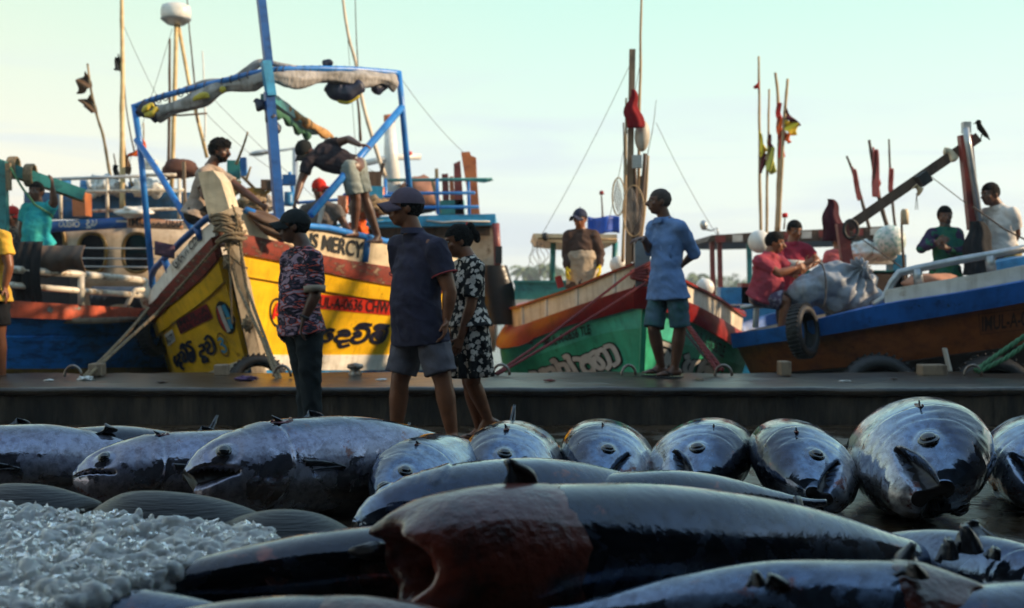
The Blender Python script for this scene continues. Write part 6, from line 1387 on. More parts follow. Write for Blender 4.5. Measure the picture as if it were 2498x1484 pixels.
def pole(label, pts, D, r, m, flags=(), group='flag poles', cat='flag pole', knots=0, name='flag_pole', foot=None):
    lo = max(pts, key=lambda q: q[1]); t = thing(name, P(lo[0], lo[1], D), label, cat, group)
    c = spline([P(x, y, D) for x, y in pts], 5); b = MB(); N = len(c)
    b.tube([p + V((.012*noise.noise(p*2.2), 0, 0)) for p in c], [r*lerp(.65, 1.1, i/(N-1))*(1 + (.12 if i % 3 == 0 else 0)) for i in range(N)], 8); b.build('pole', m, t)
    for f in flags: polyflag(t, f[0], f[1], D - .03, f[2], label=f[3] if len(f) > 3 else None)
    return t
# masts and poles on the left-hand boats
pole('pale pole leaning left with two ragged brown flags', [(213, 156), (222, 215), (238, 290), (250, 330), (262, 395), (272, 446)], 17, .022, M_bamboo, [('flag', ([(212, 176), (200, 186), (188, 198)], [(224, 214), (208, 224), (188, 230)]), F_brn), ('flag', ([(224, 233), (208, 240), (193, 246)], [(236, 276), (222, 276), (206, 260)]), F_brn)])
pole('tall cream pole with a small black flag near its top', [(296, -40), (297, 120), (298, 300), (300, 512)], 16.4, .035, mat('cream_pole', (.66, .5, .25), .5, c2=(.5, .34, .15), scale=6), [('flag', ([(292, 134), (288, 138), (285, 142)], [(293, 174), (284, 173), (277, 170)]), F_blk)])
pole('thin dark line pole leaning beside the tall cream one', [(300, 178), (306, 250), (316, 320), (327, 370)], 16.6, .010, M_woodd)
pole('thin pole with a black pennant low against the rail', [(278, 375), (284, 410), (290, 450)], 16.6, .012, M_woodd, [('pennant', ([(280, 404), (284, 402), (287, 404)], [(274, 444), (280, 447), (288, 440)]), F_blk)])
pole('short pole with a brown pennant right of the tall cream one', [(303, 344), (310, 400), (322, 455)], 16.5, .014, M_bamboo, [('pennant', ([(308, 380), (310, 379), (313, 381)], [(303, 424), (309, 426), (318, 420)]), F_brn)])
pole('thin pole with a small orange triangle behind the blue arch post', [(350, 300), (349, 350), (341, 455)], 16.5, .012, M_bamboo, [('pennant', ([(314, 380), (326, 370), (338, 367)], [(314, 381), (326, 381), (338, 380)]), F_or), ('pennant', ([(352, 340), (350, 345), (348, 350)], [(353, 362), (350, 363), (347, 364)]), F_or)])
ra = thing('radar_scanner', P(428, 470, 17), 'white drum radar scanner on a two-legged cream pole', 'radar')
b = MB(); b.lathe(P(429, 57, 17), [(0, -.0), (.12, -.0), (.195, .05), (.205, .11), (.205, .17), (.19, .235), (.12, .265), (0, .27)], 36); b.build('scanner_drum', M_plas, ra)
b = MB(); b.lathe(P(429, 57, 17), [(.0, -.02), (.12, -.02), (.20, .04), (.208, .05), (.208, .062)], 36); b.build('drum_base', M_galv, ra)
M_cp = mat('cream_pole', (.66, .5, .25)); 
b = MB(); pt(b, [(430, 55, 17), (428, 150, 17), (421, 400, 17), (418, 470, 17)], .03, 10); b.build('leg', M_cp, ra)
b = MB(); pt(b, [(434, 58, 17.1), (460, 200, 17.1), (484, 300, 17.1), (505, 385, 17.1)], .026, 8); b.build('leg', M_cp, ra)
pole('dark square timber pole beside the radar leg', [(413, 95), (413, 250), (411, 440)], 16.9, .022, M_woodd, name='pole', cat='pole')
pole('thin dark cable pole right of the radar', [(455, -20), (462, 80), (474, 190), (483, 300)], 17, .012, M_woodd, name='pole', cat='pole')
pole('slender white aerial right of the radar legs', [(494, 125), (498, 200), (501, 290), (498, 345)], 17, .013, M_plas, name='aerial', cat='aerial')
b = MB(); pt(b, [(378, 281, 16.9), (440, 282, 16.9), (505, 277, 16.9)], .014, 6); one(b, 'crossbar', M_woodd, 'dark crossbar lashed across the radar legs', 'crossbar')
b = MB(); b.box(P(472, 348, 17), P(492, 346, 17), .05); b.cube(P(490, 272, 16.9), .06, .06, .12); one(b, 'mast_lamp', M_cp, 'small cream lamp bracket on the radar mast', 'lamp', smooth=False) if False else None
pole('long pale pole leaning right, behind the furled awning', [(834, -20), (850, 90), (866, 150), (885, 250), (905, 330), (940, 430)], 16.5, .026, mat('pale_pole', (.62, .5, .36), .5), name='pole', cat='pole')
pole('thin grey aerial just right of the pale leaning pole', [(866, -20), (869, 90), (872, 145), (873, 240)], 16.4, .008, M_woodd, name='aerial', cat='aerial')
pole('dark bamboo aerial with a wire ring above the bending man', [(870, 235), (874, 270), (878, 345)], 16.2, .018, M_woodd, name='aerial', cat='aerial')
pole('pale stick leaning behind the seated man', [(604, 322), (592, 360), (576, 402)], 14.5, .016, M_bamboo, name='stick', cat='stick')
pole('shorter pale stick leaning right of the blue block', [(611, 407), (600, 440)], 14.6, .016, M_bamboo, name='stick', cat='stick')
# clutter on the far cabin roof
rnd = random.Random(21)
mound('folded_tarpaulin', P(440, 412, 16.6), .24, .25, .14, cloth('brown_blanket', (.11, .05, .035), (.06, .03, .025)), 'brown blanket bundle on the rail below the radar', 'bundle', 9)
for i, (x, y, rx, rz, m_, lab) in enumerate(((232, 455, .09, .14, M_plas, 'white sack standing left on the cabin roof'), (262, 452, .15, .12, M_plas, 'round white sack in the middle of the cabin roof'), (285, 462, .14, .10, M_tarp, 'grey sack in front of the white roof sacks'),
        (350, 458, .17, .12, M_plas, 'white sack right of the tall cream pole'), (378, 462, .12, .10, M_plas, 'small white sack beside the blue arch post'), (330, 517, .2, .07, M_plas, 'white net heap lying above the number board'))):
    mound('sack', P(x, y, 16.5 if i < 5 else 15.75), rx, .14, rz, m_, lab, 'sack', i, group='sacks on the cabin roof', amp=.5)
for x, y, w, h, lab in ((212, 458, 32, 34, 'blue barrel at the left end of the cabin roof'), (320, 458, 14, 28, 'small blue barrel beside the tall cream pole')):
    b = MB(); b.lathe(P(x, y+h/2, 16.6), [(0, 0), (w*.0028, 0), (w*.0029, h*.0027), (w*.0028, h*.0028), (w*.0029, h*.003), (w*.0028, h*.0055), (0, h*.0055)], 20); one(b, 'barrel', M_bluew, lab, 'barrel', 'barrels on the cabin roof')
b = MB(); b.cube(P(362, 396, 16.4), .22, .16, .05); b.cube(P(362, 406, 16.4), .20, .14, .08); one(b, 'roof_lamp', M_plas, 'flat white lamp box on the cabin roof rail', 'lamp', smooth=False)
# turquoise beam with lashings, far left
tb = thing('beam', P(8, 560, 14.1), 'turquoise beam on a green post at the far left, lashed with rope', 'beam')
b = MB(); b.box(P(-40, 390, 13.9), P(205, 476, 14.3), .10, .13); b.build('spar', M_teal, tb, smooth=False)
b = MB(); b.box(P(-40, 406, 13.93), P(205, 492, 14.33), .08, .03); b.build('spar_edge', M_ochre, tb, smooth=False)
b = MB(); b.box(P(6, 395, 13.85), P(12, 640, 13.85), .09, .09); b.build('post', M_teal, tb, smooth=False)
b = MB(); b.box(P(20, 398, 13.8), P(22, 465, 13.8), .05, .05); b.build('cleat', M_rope, tb, smooth=False)
for i, (x, y) in enumerate(((74, 428), (33, 410))):
    b = MB(); 
    for k in range(5): b.tube([P(x, y, 14) + V((.02*(k-2), -.09*math.cos(a), .12*math.sin(a))) for a in [j*math.pi/6 for j in range(12)]], .018, 5, closed=True)
    me = fuse(b, .012, 1, 'lashing'); link_mesh('lashing', me, M_rope, tb)
b = rope([P(22, 405, 13.8), P(55, 460, 13.7), P(85, 500, 13.6), P(122, 522, 13.7), P(128, 530, 13.8)], .014); one(b, 'rope', M_grnr, 'green rope sagging from the turquoise beam across the teal shirt', 'rope', 'ropes')
# cloths over the left rail
def drape(label, cat, x0, x1, y0, y1, D, m, seed, name='cloth', bulge=.10):
    b = MB(); b.slab(lambda u, v: P(lerp(x0, x1, u), lerp(y0, y1, v) + 10*math.sin(u*5+seed)*v, D) + V((0, -bulge*math.sin(math.pi*min(1, v*1.1)) - .014*math.sin(u*19+seed+v*2), 0)), 34, 18, .012)
    return one(b, name, m, label, cat)
drape('brown-grey cloth hung over the white rail', 'cloth', 96, 209, 600, 668, 13.2, cloth('taupe_cloth', (.10, .075, .065), (.15, .10, .07)), 1)
drape('dark blue-black cloth hung at the left of the rail', 'cloth', 38, 104, 590, 742, 13.1, C_blk, 4)
drape('folded grey tarpaulin on the deck behind the rail', 'tarpaulin', 225, 348, 700, 752, 14.9, mat('slate_tarp', (.05, .065, .09), .5, scale=5), 2)
b = MB(); b.cube(P(130, 700, 14.0), .55, .5, .42); one(b, 'fish_crate', M_blackr, 'dark crate on the deck behind the hanging cloths', 'crate', smooth=False)
# thing behind the seated man: boxes, blue block
b = MB(); b.box(P(593, 385, 14.8), P(596, 430, 14.8), .07); one(b, 'blue_bollard', M_brail, 'small blue upright block behind the seated man', 'post', smooth=False)
for i, (x, y, w, h, m_, lab, nm) in enumerate(((570, 415, .16, .22, M_teal, 'pale turquoise box behind the seated man', 'box'), (625, 470, .22, .10, M_ochre, 'yellow crate left of the blue mast', 'crate'), (650, 452, .14, .12, M_woodd, 'dark bundle beside the blue mast', 'bundle'),
        (705, 440, .16, .12, M_bdark, 'navy box right of the blue mast', 'box'), (905, 440, .24, .2, M_woodd, 'dark rope coil box behind the pale denim shorts', 'box'), (912, 480, .2, .24, M_cyan, 'turquoise board behind the charcoal-shirted man', 'board'))):
    b = MB(); b.cube(P(x, y, 15.2), w, .2, h, .2); one(b, nm, m_, lab, nm, smooth=False)
for x, y, rx, lab in ((612, 505, .2, 'orange tangle of net behind the seated man\'s arm'), (900, 505, .22, 'brown net tangle behind the bending man\'s legs'), (873, 560, .10, 'orange float on the yellow boat deck')):
    mound('net_heap' if 'float' not in lab else 'float', P(x, y, 14.9), rx, .2, .12, F_or if 'float' in lab else M_rope, lab, 'float' if 'float' in lab else 'net', x, amp=.6, fr=6)
b = MB(); b.box(P(788, 500, 13.9), P(778, 545, 13.9), .08, .04); one(b, 'handset_board', M_plas, 'small white board leaning beside the blue brace', 'board', smooth=False)
# sack the seated man handles, hanging over the bulwark
def fs(u, v):
    a = spline([P(610, 512, 12.45), P(650, 520, 12.5), P(688, 540, 12.55), P(720, 560, 12.6)], 6); c = spline([P(612, 530, 12.4), P(640, 565, 12.45), P(672, 583, 12.5), P(716, 592, 12.6)], 6); n = len(a)-1; i = min(int(u*n), n-1)
    return lerp(lerp(a[i], a[i+1], u*n-i), lerp(c[i], c[i+1], u*n-i), v) + V((0, -.10*math.sin(math.pi*v) - .02*math.sin(v*16+u*4), 0))
b = MB(); b.slab(fs, 24, 18, .02); one(b, 'brown_sack', cloth('sack_cloth', (.13, .085, .06), (.08, .05, .04)), 'brown sack slung over the yellow boat\'s bulwark by the seated man', 'sack')
b = MB(); b.slab(lambda u, v: P(lerp(378, 425, u), lerp(588, 622, v) + 10*u, 12.6) + V((0, 0, 0)), 4, 4, .03); one(b, 'seat_pad', cloth('mauve_pad', (.11, .06, .09)), 'mauve pad hooked outside the left rail of the yellow boat', 'pad')

# ---------------------------------------------------------------- ropes
def rp(label, pts, m, r=.013, drop=0.0):
    q = [P(*p) for p in pts]
    if len(q) == 2 and drop: q = sag(q[0], q[1], drop)
    return one(rope(q, r), 'rope', m, label, 'rope', 'ropes')
rp('upper hemp rope from the left quay ring to the yellow bow rail', [(189, 932, 10.6), (362, 752, 12.9)], M_rope, .016, .03)
rp('lower hemp rope from the left quay ring up to the bow post', [(196, 934, 10.6), (385, 762, 12.4), (552, 574, 11.95)], M_rope, .016)
rp('hemp rope hanging from the bow post down to the right ring', [(560, 535, 11.9), (556, 600, 11.95), (580, 700, 11.9), (640, 830, 11.3), (676, 930, 10.6)], M_rope, .016)
rp('second hemp rope falling beside the stem to the right ring', [(575, 520, 11.9), (585, 590, 11.95), (600, 700, 11.9), (648, 830, 11.3), (686, 932, 10.6)], M_rope, .016)
rp('loose hemp rope dangling from the bow post', [(566, 500, 11.9), (590, 560, 11.95), (588, 640, 12.0), (604, 720, 12.1), (612, 790, 12.2)], M_rope, .011)
wr = thing('rope_wrapping', P(548, 560, 11.9), 'thick tangle of hemp rope wound round the bow post', 'rope', 'ropes')
for k in range(9):
    yy = 528 + k*7 + random.uniform(-3, 3); c = P(548+k*2.2, yy, 12.03); b = MB(); tl = random.uniform(-.35, .35)
    b.tube([c + V((.135*math.cos(a), .16*math.sin(a), tl*.135*math.cos(a)+.012*math.sin(3*a))) for a in [j*2*math.pi/26 for j in range(26)]], .017, 7, closed=True); b.build('coil', M_rope, wr)
for (x0, y0, x1, y1) in ((538, 548, 585, 600), (578, 552, 546, 612), (562, 560, 560, 680), (548, 600, 604, 655), (560, 606, 566, 790)):
    b = rope(sag(P(x0, y0, 11.88), P(x1, y1, 12.0), .04), .011); b.build('loose_end', M_rope, wr)
for (x, y) in ((558, 640), (604, 790)): mound('knot', P(x, y, 11.95), .05, .05, .07, M_rope, None, None, x, wr, .7, 6)
rp('upper red rope from the quay ring to the green boat\'s bow post', [(1208, 912, 10.9), (1300, 850, 11.4), (1545, 660, 12.15)], M_redr, .014)
rp('lower red rope from the quay ring to the green boat\'s bow post', [(1212, 914, 10.9), (1340, 840, 11.4), (1575, 690, 12.1)], M_redr, .014)
rp('red rope from the green boat bow down to the right quay ring', [(1580, 655, 12.15), (1660, 770, 11.7), (1750, 906, 10.9)], M_redr, .02)
rp('second red rope beside it, fraying near the quay ring', [(1582, 662, 12.15), (1668, 782, 11.6), (1762, 904, 10.9)], M_redr, .02)
rp('dark rope running with the red ropes to the quay ring', [(1580, 670, 12.2), (1655, 790, 11.75), (1745, 906, 10.95)], M_blackr, .014)
wr = thing('rope_wrapping', P(1565, 680, 12.1), 'red rope wound round the green boat\'s bow post', 'rope', 'ropes')
for k in range(5):
    c = P(1565, 652+k*8, 12.26); b = MB(); b.tube([c + V((.10*math.cos(a), .11*math.sin(a), (.05-.02*k)*math.cos(a))) for a in [j*2*math.pi/24 for j in range(24)]], .022, 7, closed=True); b.build('coil', M_redr, wr)
rp('green rope running from the right quay ring out of the photo', [(2378, 905, 10.8), (2440, 860, 10.9), (2540, 792, 11.0)], M_grnr, .022)
rp('second green rope slanting out at the right edge', [(2384, 908, 10.8), (2450, 876, 10.85), (2540, 815, 10.9)], M_grnr, .022)
# ---------------------------------------------------------------- quay fittings
M_ring = mat('rusty_steel_ring', (.3, .27, .24), .35, metal=.7, c2=(.16, .08, .04), scale=20)
def ring(px, D, label, r_=.075, z=QZ, rot=0.0):
    c = P(px, HY, D); c.z = z; b = MB(); d = V((math.cos(rot), math.sin(rot), 0)); b.tube([c + d*(r_*math.cos(a)) + V((0, 0, r_*1.25*math.sin(a)+.01)) for a in [math.pi*j/14 for j in range(15)]], .013, 8)
    return one(b, 'mooring_ring', M_ring, label, 'mooring ring', 'mooring rings')
ring(178, 10.7, 'mooring ring at the far left of the quay holding two hemp ropes'); ring(688, 10.7, 'mooring ring beside the camouflage-shirted man holding hemp ropes'); ring(1533, 10.9, 'shiny mooring ring at the feet of the blue-shirted man', .07, rot=.4); ring(1764, 10.8, 'mooring ring where the red and dark ropes end right of the blue-shirted man'); ring(1222, 10.9, 'mooring ring holding two red ropes by the floral dress'); ring(2372, 10.8, 'mooring ring at the right holding the green ropes')
ring(1200, 8.7, 'larger steel ring on the lower floor behind the woman\'s sandal', .085, 0.0); ring(1240, 8.6, 'small dull steel ring on the lower floor at the wall foot', .05, 0.0, .5)
def block(px, D, w, h, label, d=.16):
    c = P(px, HY, D); c.z = QZ + h/2; b = MB(); b.cube(c, w, d, h, .05); o = one(b, 'bollard_block', M_wood, label, 'wooden block', 'wooden mooring blocks', smooth=False)
    m = o.modifiers.new('b', 'BEVEL'); m.width = .012; m.segments = 2
block(237, 11.0, .12, .11, 'wooden block on the quay right of the two hemp ropes'); block(541, 11.0, .12, .10, 'wooden block on the quay in front of the yellow bow'); block(1912, 11.0, .095, .13, 'wooden block on the quay before the brown boat\'s tyre'); block(2272, 11.0, .23, .10, 'wide low wooden block on the quay at the right')
b = MB(); c = P(866, HY, 11.0); c.z = QZ; b.lathe(c, [(0.06, 0), (.06, .03), (.04, .05), (.075, .07), (.07, .1), (0, .115)], 20); one(b, 'iron_bollard', M_ring, 'small mushroom iron bollard below the navy-shirted man\'s hull side', 'bollard')
for x, y, rx, lab in ((600, 931, .09, 'purple rag lying on the quay by the tyre'), (210, 940, .06, 'pale crumpled plastic at the foot of the left ropes')):
    c = P(x, HY, 10.4); c.z = QZ+.012; mound('rag', c, rx, .06, .02, cloth('purple_rag', (.13, .07, .15)) if x > 300 else M_plas, lab, 'litter', x, amp=.8, fr=5)
for i in range(26):
    c = V((random.uniform(-4.5, 4.5), random.uniform(9.4, 11.2), QZ+.014)); mound('pebble', c, random.uniform(.008, .02), .012, .006, M_wood, None, None, i, q, .5) if i < 0 else None
# tyres
def tyre(c, r_, w, axis, label, rot=0):
    b = MB(); c = V(c); ax = V(axis).normalized(); prof_ = []
    for i in range(15): a = -math.pi*.78 + 2*math.pi*.78*i/14; prof_.append((r_*.80 + r_*.20*math.cos(a), w*.5*math.sin(a)))
    for i in range(13, 0, -1): a = -math.pi*.78 + 2*math.pi*.78*i/14; prof_.append((r_*.80 + r_*.16*math.cos(a), w*.42*math.sin(a)))
    prof_.append(prof_[0]); b.lathe(c, prof_, 48, ax)
    sd, u = frame(ax); n = 36; t = thing('tyre', c - V((0, 0, r_)), label, 'tyre', 'tyre fenders'); b.build('casing', M_blackr, t)
    tb_ = MB()
    for k in range(n):
        a = 2*math.pi*k/n; d = sd*math.cos(a) + u*math.sin(a); tg = ax.cross(d); tb_.box(c + d*(r_*1.0) - ax*w*.36 + tg*.01, c + d*(r_*1.0) + ax*w*.36 - tg*.01, .016, .02, d)
    tb_.build('tread', M_blackr, t, smooth=False); return t
tyre(P(630, 938, 12.3) + V((0, 0, 0)), .30, .18, (.25, -1, .25), 'half-hidden tyre fender at the foot of the yellow boat\'s stem')
tyre(P(1958, 808, 12.5), .275, .17, (.82, -.62, .1), 'tyre fender hanging on a rope from the blue gunwale')
rp('short rope holding the hanging tyre to the blue gunwale', [(1945, 770, 12.6), (1935, 745, 12.75), (1930, 772, 12.8)], M_blackr, .014)
tyre(P(378, 810, 14.15), .27, .18, (.9, -.35, .1), 'dark tyre fender squeezed between the blue and yellow boats')
tyre(P(2148, 968, 12.0), .42, .22, (.0, -1, .35), 'large low tyre showing above the quay under the brown hull')
tyre(P(2425, 975, 11.9), .44, .22, (.0, -1, .3), 'large low tyre beyond the green ropes at the right')
b = MB(); b.box(P(2303, 850, 12.0), P(2316, 905, 12.0), .09, .02); one(b, 'white_strip', M_white, 'white strip of plastic hanging below the brown hull', 'plastic strip', smooth=False)
# ---------------------------------------------------------------- green boat gear
gm = thing('timber_mast', P(1535, 690, 13.6), 'broad weathered timber mast behind the green bow', 'mast')
b = MB(); b.box(P(1542, 121, 13.6), P(1537, 400, 13.6), .066, .05, V((0, 1, 0))); b.box(P(1537, 400, 13.6), P(1532, 655, 13.6), .07, .055, V((0, 1, 0))); b.build('post', M_wood, gm, smooth=False)
pole('tall thin brown pole rising out of the photo by the timber mast', [(1563, -30), (1562, 120), (1558, 300), (1557, 640)], 13.7, .017, M_bamboo, name='pole', cat='pole')
for k, (x0, y0, x1, y1, m_, r_, lab) in enumerate(((1528, 240, 1518, 640, M_bamboo, .016, 'bent bamboo left of the timber mast'), (1572, 375, 1550, 640, M_woodd, .03, 'dark plank-like pole right of the timber mast'), (1580, 380, 1560, 620, M_bamboo, .02, 'pale pole at the right of the bundled poles'), (1546, 380, 1545, 640, M_woodd, .035, 'dark pole directly against the timber mast'),
        (1565, 430, 1562, 600, M_bamboo, .025, 'short tan pole in the middle of the bundle'), (1600, 245, 1578, 380, M_woodd, .004, 'thin whip aerial right of the white float'), (1520, 300, 1524, 520, M_woodd, .012, 'dark rod at the left of the pole bundle'))):
    pole(lab, [(x0, y0), (lerp(x0, x1, .5)+2, lerp(y0, y1, .5)), (x1, y1)], 13.5+.05*k, r_, m_, name='pole', cat='pole', group='poles bundled at the green bow')
b = MB(); b.cube(P(1553, 395, 13.45), .10, .08, .14); one(b, 'mast_box', M_galv, 'small grey box lashed to the timber mast', 'box', smooth=False)
b = MB(); hang(b, [(1543, 219, 13.5), (1541, 250, 13.5), (1543, 280, 13.48), (1546, 312, 13.46)], [.02, .05, .09, .085])
one(b, 'red_cloth', cloth('deep_red_cloth', (.22, .006, .01), (.12, .004, .008)), 'deep red cloth hung high on the timber mast', 'cloth')
b = MB(); b.ell(P(1566, 332, 13.6), (.085, 0, .01), (0, .085, 0), (.0, 0, .175), 20, 14); one(b, 'white_float', mat('dirty_white_float', (.5, .45, .38), .5, c2=(.35, .3, .22), scale=5), 'white oval float hanging by the timber mast', 'float')
for (cx, cy, rx, ry, lab, D) in ((1545, 515, 26, 62, 'round hoop net hanging against the pole bundle', 13.3), (1508, 480, 15, 46, 'narrow hoop net left of the pole bundle', 13.4)):
    t = thing('hoop_net', P(cx, cy+ry, D), lab, 'hoop net', 'hoop nets'); b = MB(); b.tube([P(cx+rx*math.cos(a), cy+ry*math.sin(a), D) for a in [2*math.pi*k/32 for k in range(32)]], .008, 6, closed=True); b.build('hoop', M_bamboo, t)
    b = MB()
    for k in range(-6, 7):
        u_ = k/7; h_ = math.sqrt(1-u_*u_); b.tube([P(cx+rx*(u_*.8+.35*v), cy+ry*v*h_*.95, D) + V((0, .05+.05*(1-v*v), 0)) for v in (-1, -.5, 0, .5, 1)], .0018, 4); b.tube([P(cx+rx*v*h_*.9, cy+ry*(u_*.8-.3*v), D) + V((0, .05+.05*(1-v*v), 0)) for v in (-1, -.5, 0, .5, 1)], .0018, 4)
    b.build('netting', M_tarp, t)
cn = thing('canopy', P(1400, 690, 17.5), 'cream-edged canopy on thin posts behind the green boat', 'canopy')
b = MB(); b.prism([P(1300, 570, 17), P(1505, 572, 17), P(1505, 592, 17), P(1380, 594, 17), P(1310, 586, 17)], (0, 2.6, 0)); b.build('roof', M_cream, cn, smooth=False)
b = MB(); pt(b, [(1312, 582, 16.97), (1505, 584, 16.97)], .014, 6, flat=1); b.build('stripe', M_ochre, cn)
for x in (1349, 1352+148): b = MB(); pt(b, [(x, 590, 17.3), (x-3, 700, 17.3)], .04, 8); b.build('post', M_teal, cn)
b = MB(); b.ell(P(1330, 578, 16.9), (.05, 0, 0), (0, .05, 0), (0, 0, .06)); b.build('lamp', M_blackr, cn)
b = MB(); b.slab(lambda u, v: P(lerp(1434, 1510, u) , lerp(529, 570, v) + 3*math.sin(u*6), 17.3) + V((0, .04*math.sin(u*9), 0)), 12, 6, .03); one(b, 'blue_tarpaulin', M_bluet, 'bright blue tarpaulin stretched above the cream canopy', 'tarpaulin')
t = pole('thin pole with a red lamp above the canopy', [(1467, 470), (1468, 500), (1469, 530)], 17.2, .012, M_woodd, name='lamp_pole', cat='lamp pole'); b = MB(); b.lathe(P(1467, 475, 17.2), [(0, 0), (.035, 0), (.03, .045), (0, .06)], 12); b.build('lamp', mat('red_lens', (.3, .01, .01), .3), t)
b = MB(); b.cube(P(1330, 708, 16.0) , .8, .6, .24); b.cube(P(1330, 688, 16.0), .84, .64, .03); one(b, 'deck_box', M_teal, 'turquoise box at the stern of the green boat', 'box', smooth=False)
b = MB(); b.box(P(1360, 674, 14.0), P(1368, 702, 14.0), .075); one(b, 'mooring_post', M_red, 'short red post on the green boat\'s gunwale', 'post', smooth=False)
for x, y, r_, D, lab in ((1508, 646, .10, 14, 'pale round float under the hoop nets'), (1719, 702, .11, 14.5, 'white round float behind the blue-shirted man'), (2170, 588, .20, 15.5, 'white round float in green netting behind the sack'), (1852, 590, .15, 16, 'pale float behind the rose polo man')):
    b = MB(); b.ball(P(x, y, D), r_, 24, 16); t = one(b, 'float', M_plas if 'green' not in lab else mat('netted_float', (.6, .62, .58), .4, c2=(.25, .4, .36), scale=26, lo=.5, hi=.54), lab, 'float', 'round floats')
# ---------------------------------------------------------------- boats far behind, centre right
fb = thing('fishing_boat', P(1950, 960, 19), 'far boat with a long red and white chequered canopy roof behind the seated men', 'boat', 'fishing boats moored at the quay')
DF = 18.5
b = MB(); b.prism([P(1724, 590, DF), P(1735, 574, DF), P(1830, 568, DF), P(2185, 551, DF), P(2190, 583, DF), P(1830, 592, DF)], (0, 3, 0)); b.build('roof', M_woodd, fb, smooth=False)
for k, x in enumerate(range(1745, 2180, 42)):
    y0 = lerp(575, 553, (x-1735)/450); b = MB(); b.prism([P(x, y0+1, DF-.04), P(x+24, y0, DF-.04), P(x+24, y0+17, DF-.04), P(x, y0+18, DF-.04)], (0, .03, 0)); b.build('roof_panel', M_whl if k % 2 else M_maroon, fb, smooth=False)
for x, m_ in ((1736, M_maroon), (1754, M_maroon), (1826, M_teal), (2100, M_teal), (2178, M_maroon)): b = MB(); b.box(P(x, 588, DF+.1), P(x+6, 860, DF+.1), .07); b.build('post', m_, fb, smooth=False)
b = MB(); b.prism([P(1700, 742, DF-.2), P(2210, 742, DF-.2), P(2190, 980, DF-.2), P(1720, 980, DF-.2)], (0, 4, 0)); b.build('hull', M_bluew, fb, smooth=False)
b = MB(); b.prism([P(1700, 728, DF-.25), P(2215, 728, DF-.25), P(2215, 745, DF-.25), P(1700, 745, DF-.25)], (0, .15, 0)); b.build('gunwale', M_white, fb, smooth=False)
lt = thing('deck_lamp', P(1745, 575, DF), 'round searchlight on a bent arm over the canopy corner', 'lamp')
b = MB(); b.ell(P(1716, 550, DF), (.055, 0, .02), (0, .08, 0), (-.02, 0, .075), 16, 10); b.build('lamp_head', M_galv, lt); b = MB(); pt(b, [(1722, 560, DF), (1735, 563, DF), (1748, 556, DF), (1752, 575, DF)], .015, 6); b.build('arm', M_galv, lt)
for (x, y, w, h, m_, lab, nm) in ((1790, 722, .4, .22, M_bluew, 'blue box behind the right side of the green boat', 'box'), (1822, 716, .2, .26, M_maroon, 'reddish board beside the blue box', 'board'), (2060, 640, 1.2, .06, M_white, 'white shelf board behind the salmon-topped person', 'board'), (2050, 665, 1.3, .05, M_teal, 'green rail board behind the grey sack', 'board'), (2120, 690, .9, .28, M_woodd, 'dark winch housing behind the grey sack', 'winch housing'), (2185, 662, .17, .42, M_cyan, 'pale turquoise post right of the grey sack', 'post')):
    b = MB(); b.cube(P(x, y, 15.9), w, .3, h); one(b, nm.replace(' ', '_'), m_, lab, nm, smooth=False)
for i, (x, y, rx, rz, lab) in enumerate(((2105, 612, .18, .13, 'white sack left of the netted float'), (2140, 616, .16, .11, 'white sack under the netted float'), (2085, 618, .12, .08, 'small white sack at the left of the roof pile'), (2165, 612, .14, .10, 'white sack right under the netted float'))): mound('sack', P(x, y, 15.6), rx, .15, rz, M_plas, lab, 'sack', i+20, group='white sacks on the shelf', amp=.5, fr=5)
# flag poles, right
G2 = 'flag poles of the far boat'
pole('leftmost tall flag pole with a yellow and brown flag and a tiny red one', [(1850, 138), (1851, 250), (1853, 400), (1855, 600)], 17.5, .022, M_bamboo, [('flag', ([(1851, 318), (1853, 322), (1855, 330)], [(1853, 385), (1862, 378), (1869, 368)]), F_yel), ('flag', ([(1853, 372), (1860, 372), (1868, 378)], [(1853, 424), (1859, 420), (1868, 396)]), F_mar), ('pennant', ([(1850, 200), (1845, 206), (1838, 212)], [(1850, 218), (1845, 216), (1839, 213)]), F_red)], G2)
pole('shorter flag pole with a hanging dark and lime flag', [(1875, 218), (1874, 330), (1871, 450), (1868, 600)], 17.4, .02, M_bamboo, [('flag', ([(1873, 324), (1876, 328), (1878, 330)], [(1873, 360), (1879, 360), (1885, 362)]), F_mar), ('flag', ([(1872, 358), (1878, 358), (1887, 362)], [(1868, 416), (1880, 425), (1891, 421)]), F_yg)], G2)
pole('flag pole wrapped with long red and orange cloth', [(1890, 178), (1896, 230), (1900, 320), (1899, 450), (1893, 565)], 17.3, .028, M_bamboo, [('flag', ([(1894, 252), (1899, 250), (1904, 254)], [(1894, 290), (1900, 292), (1906, 292)]), F_red), ('flag', ([(1894, 286), (1900, 288), (1907, 290)], [(1896, 330), (1902, 332), (1909, 330)]), F_or), ('flag', ([(1897, 316), (1903, 318), (1911, 320)], [(1899, 386), (1905, 388), (1912, 384)]), F_red)], G2)
pole('flag pole leaning right with a brown and yellow triangular flag', [(1920, 193), (1915, 260), (1909, 350), (1903, 470), (1897, 565)], 17.2, .028, M_bamboo, [('flag', ([(1916, 266), (1930, 282), (1951, 308)], [(1914, 294), (1928, 298), (1944, 304)]), F_mar), ('flag', ([(1914, 294), (1930, 296), (1946, 304)], [(1913, 318), (1926, 328), (1942, 330)]), F_yel), ('flag', ([(1914, 322), (1920, 324), (1924, 328)], [(1916, 346), (1922, 350), (1928, 348)]), F_or)], G2)
G3 = 'flag poles behind the boom'
pole('pole leaning left with thin faded red strips', [(2064, 381), (2080, 420), (2098, 475), (2122, 560)], 16.5, .022, M_woodd, [('strip', ([(2076, 408), (2080, 410), (2084, 414)], [(2094, 490), (2098, 486), (2103, 484)]), F_pink)], G3)
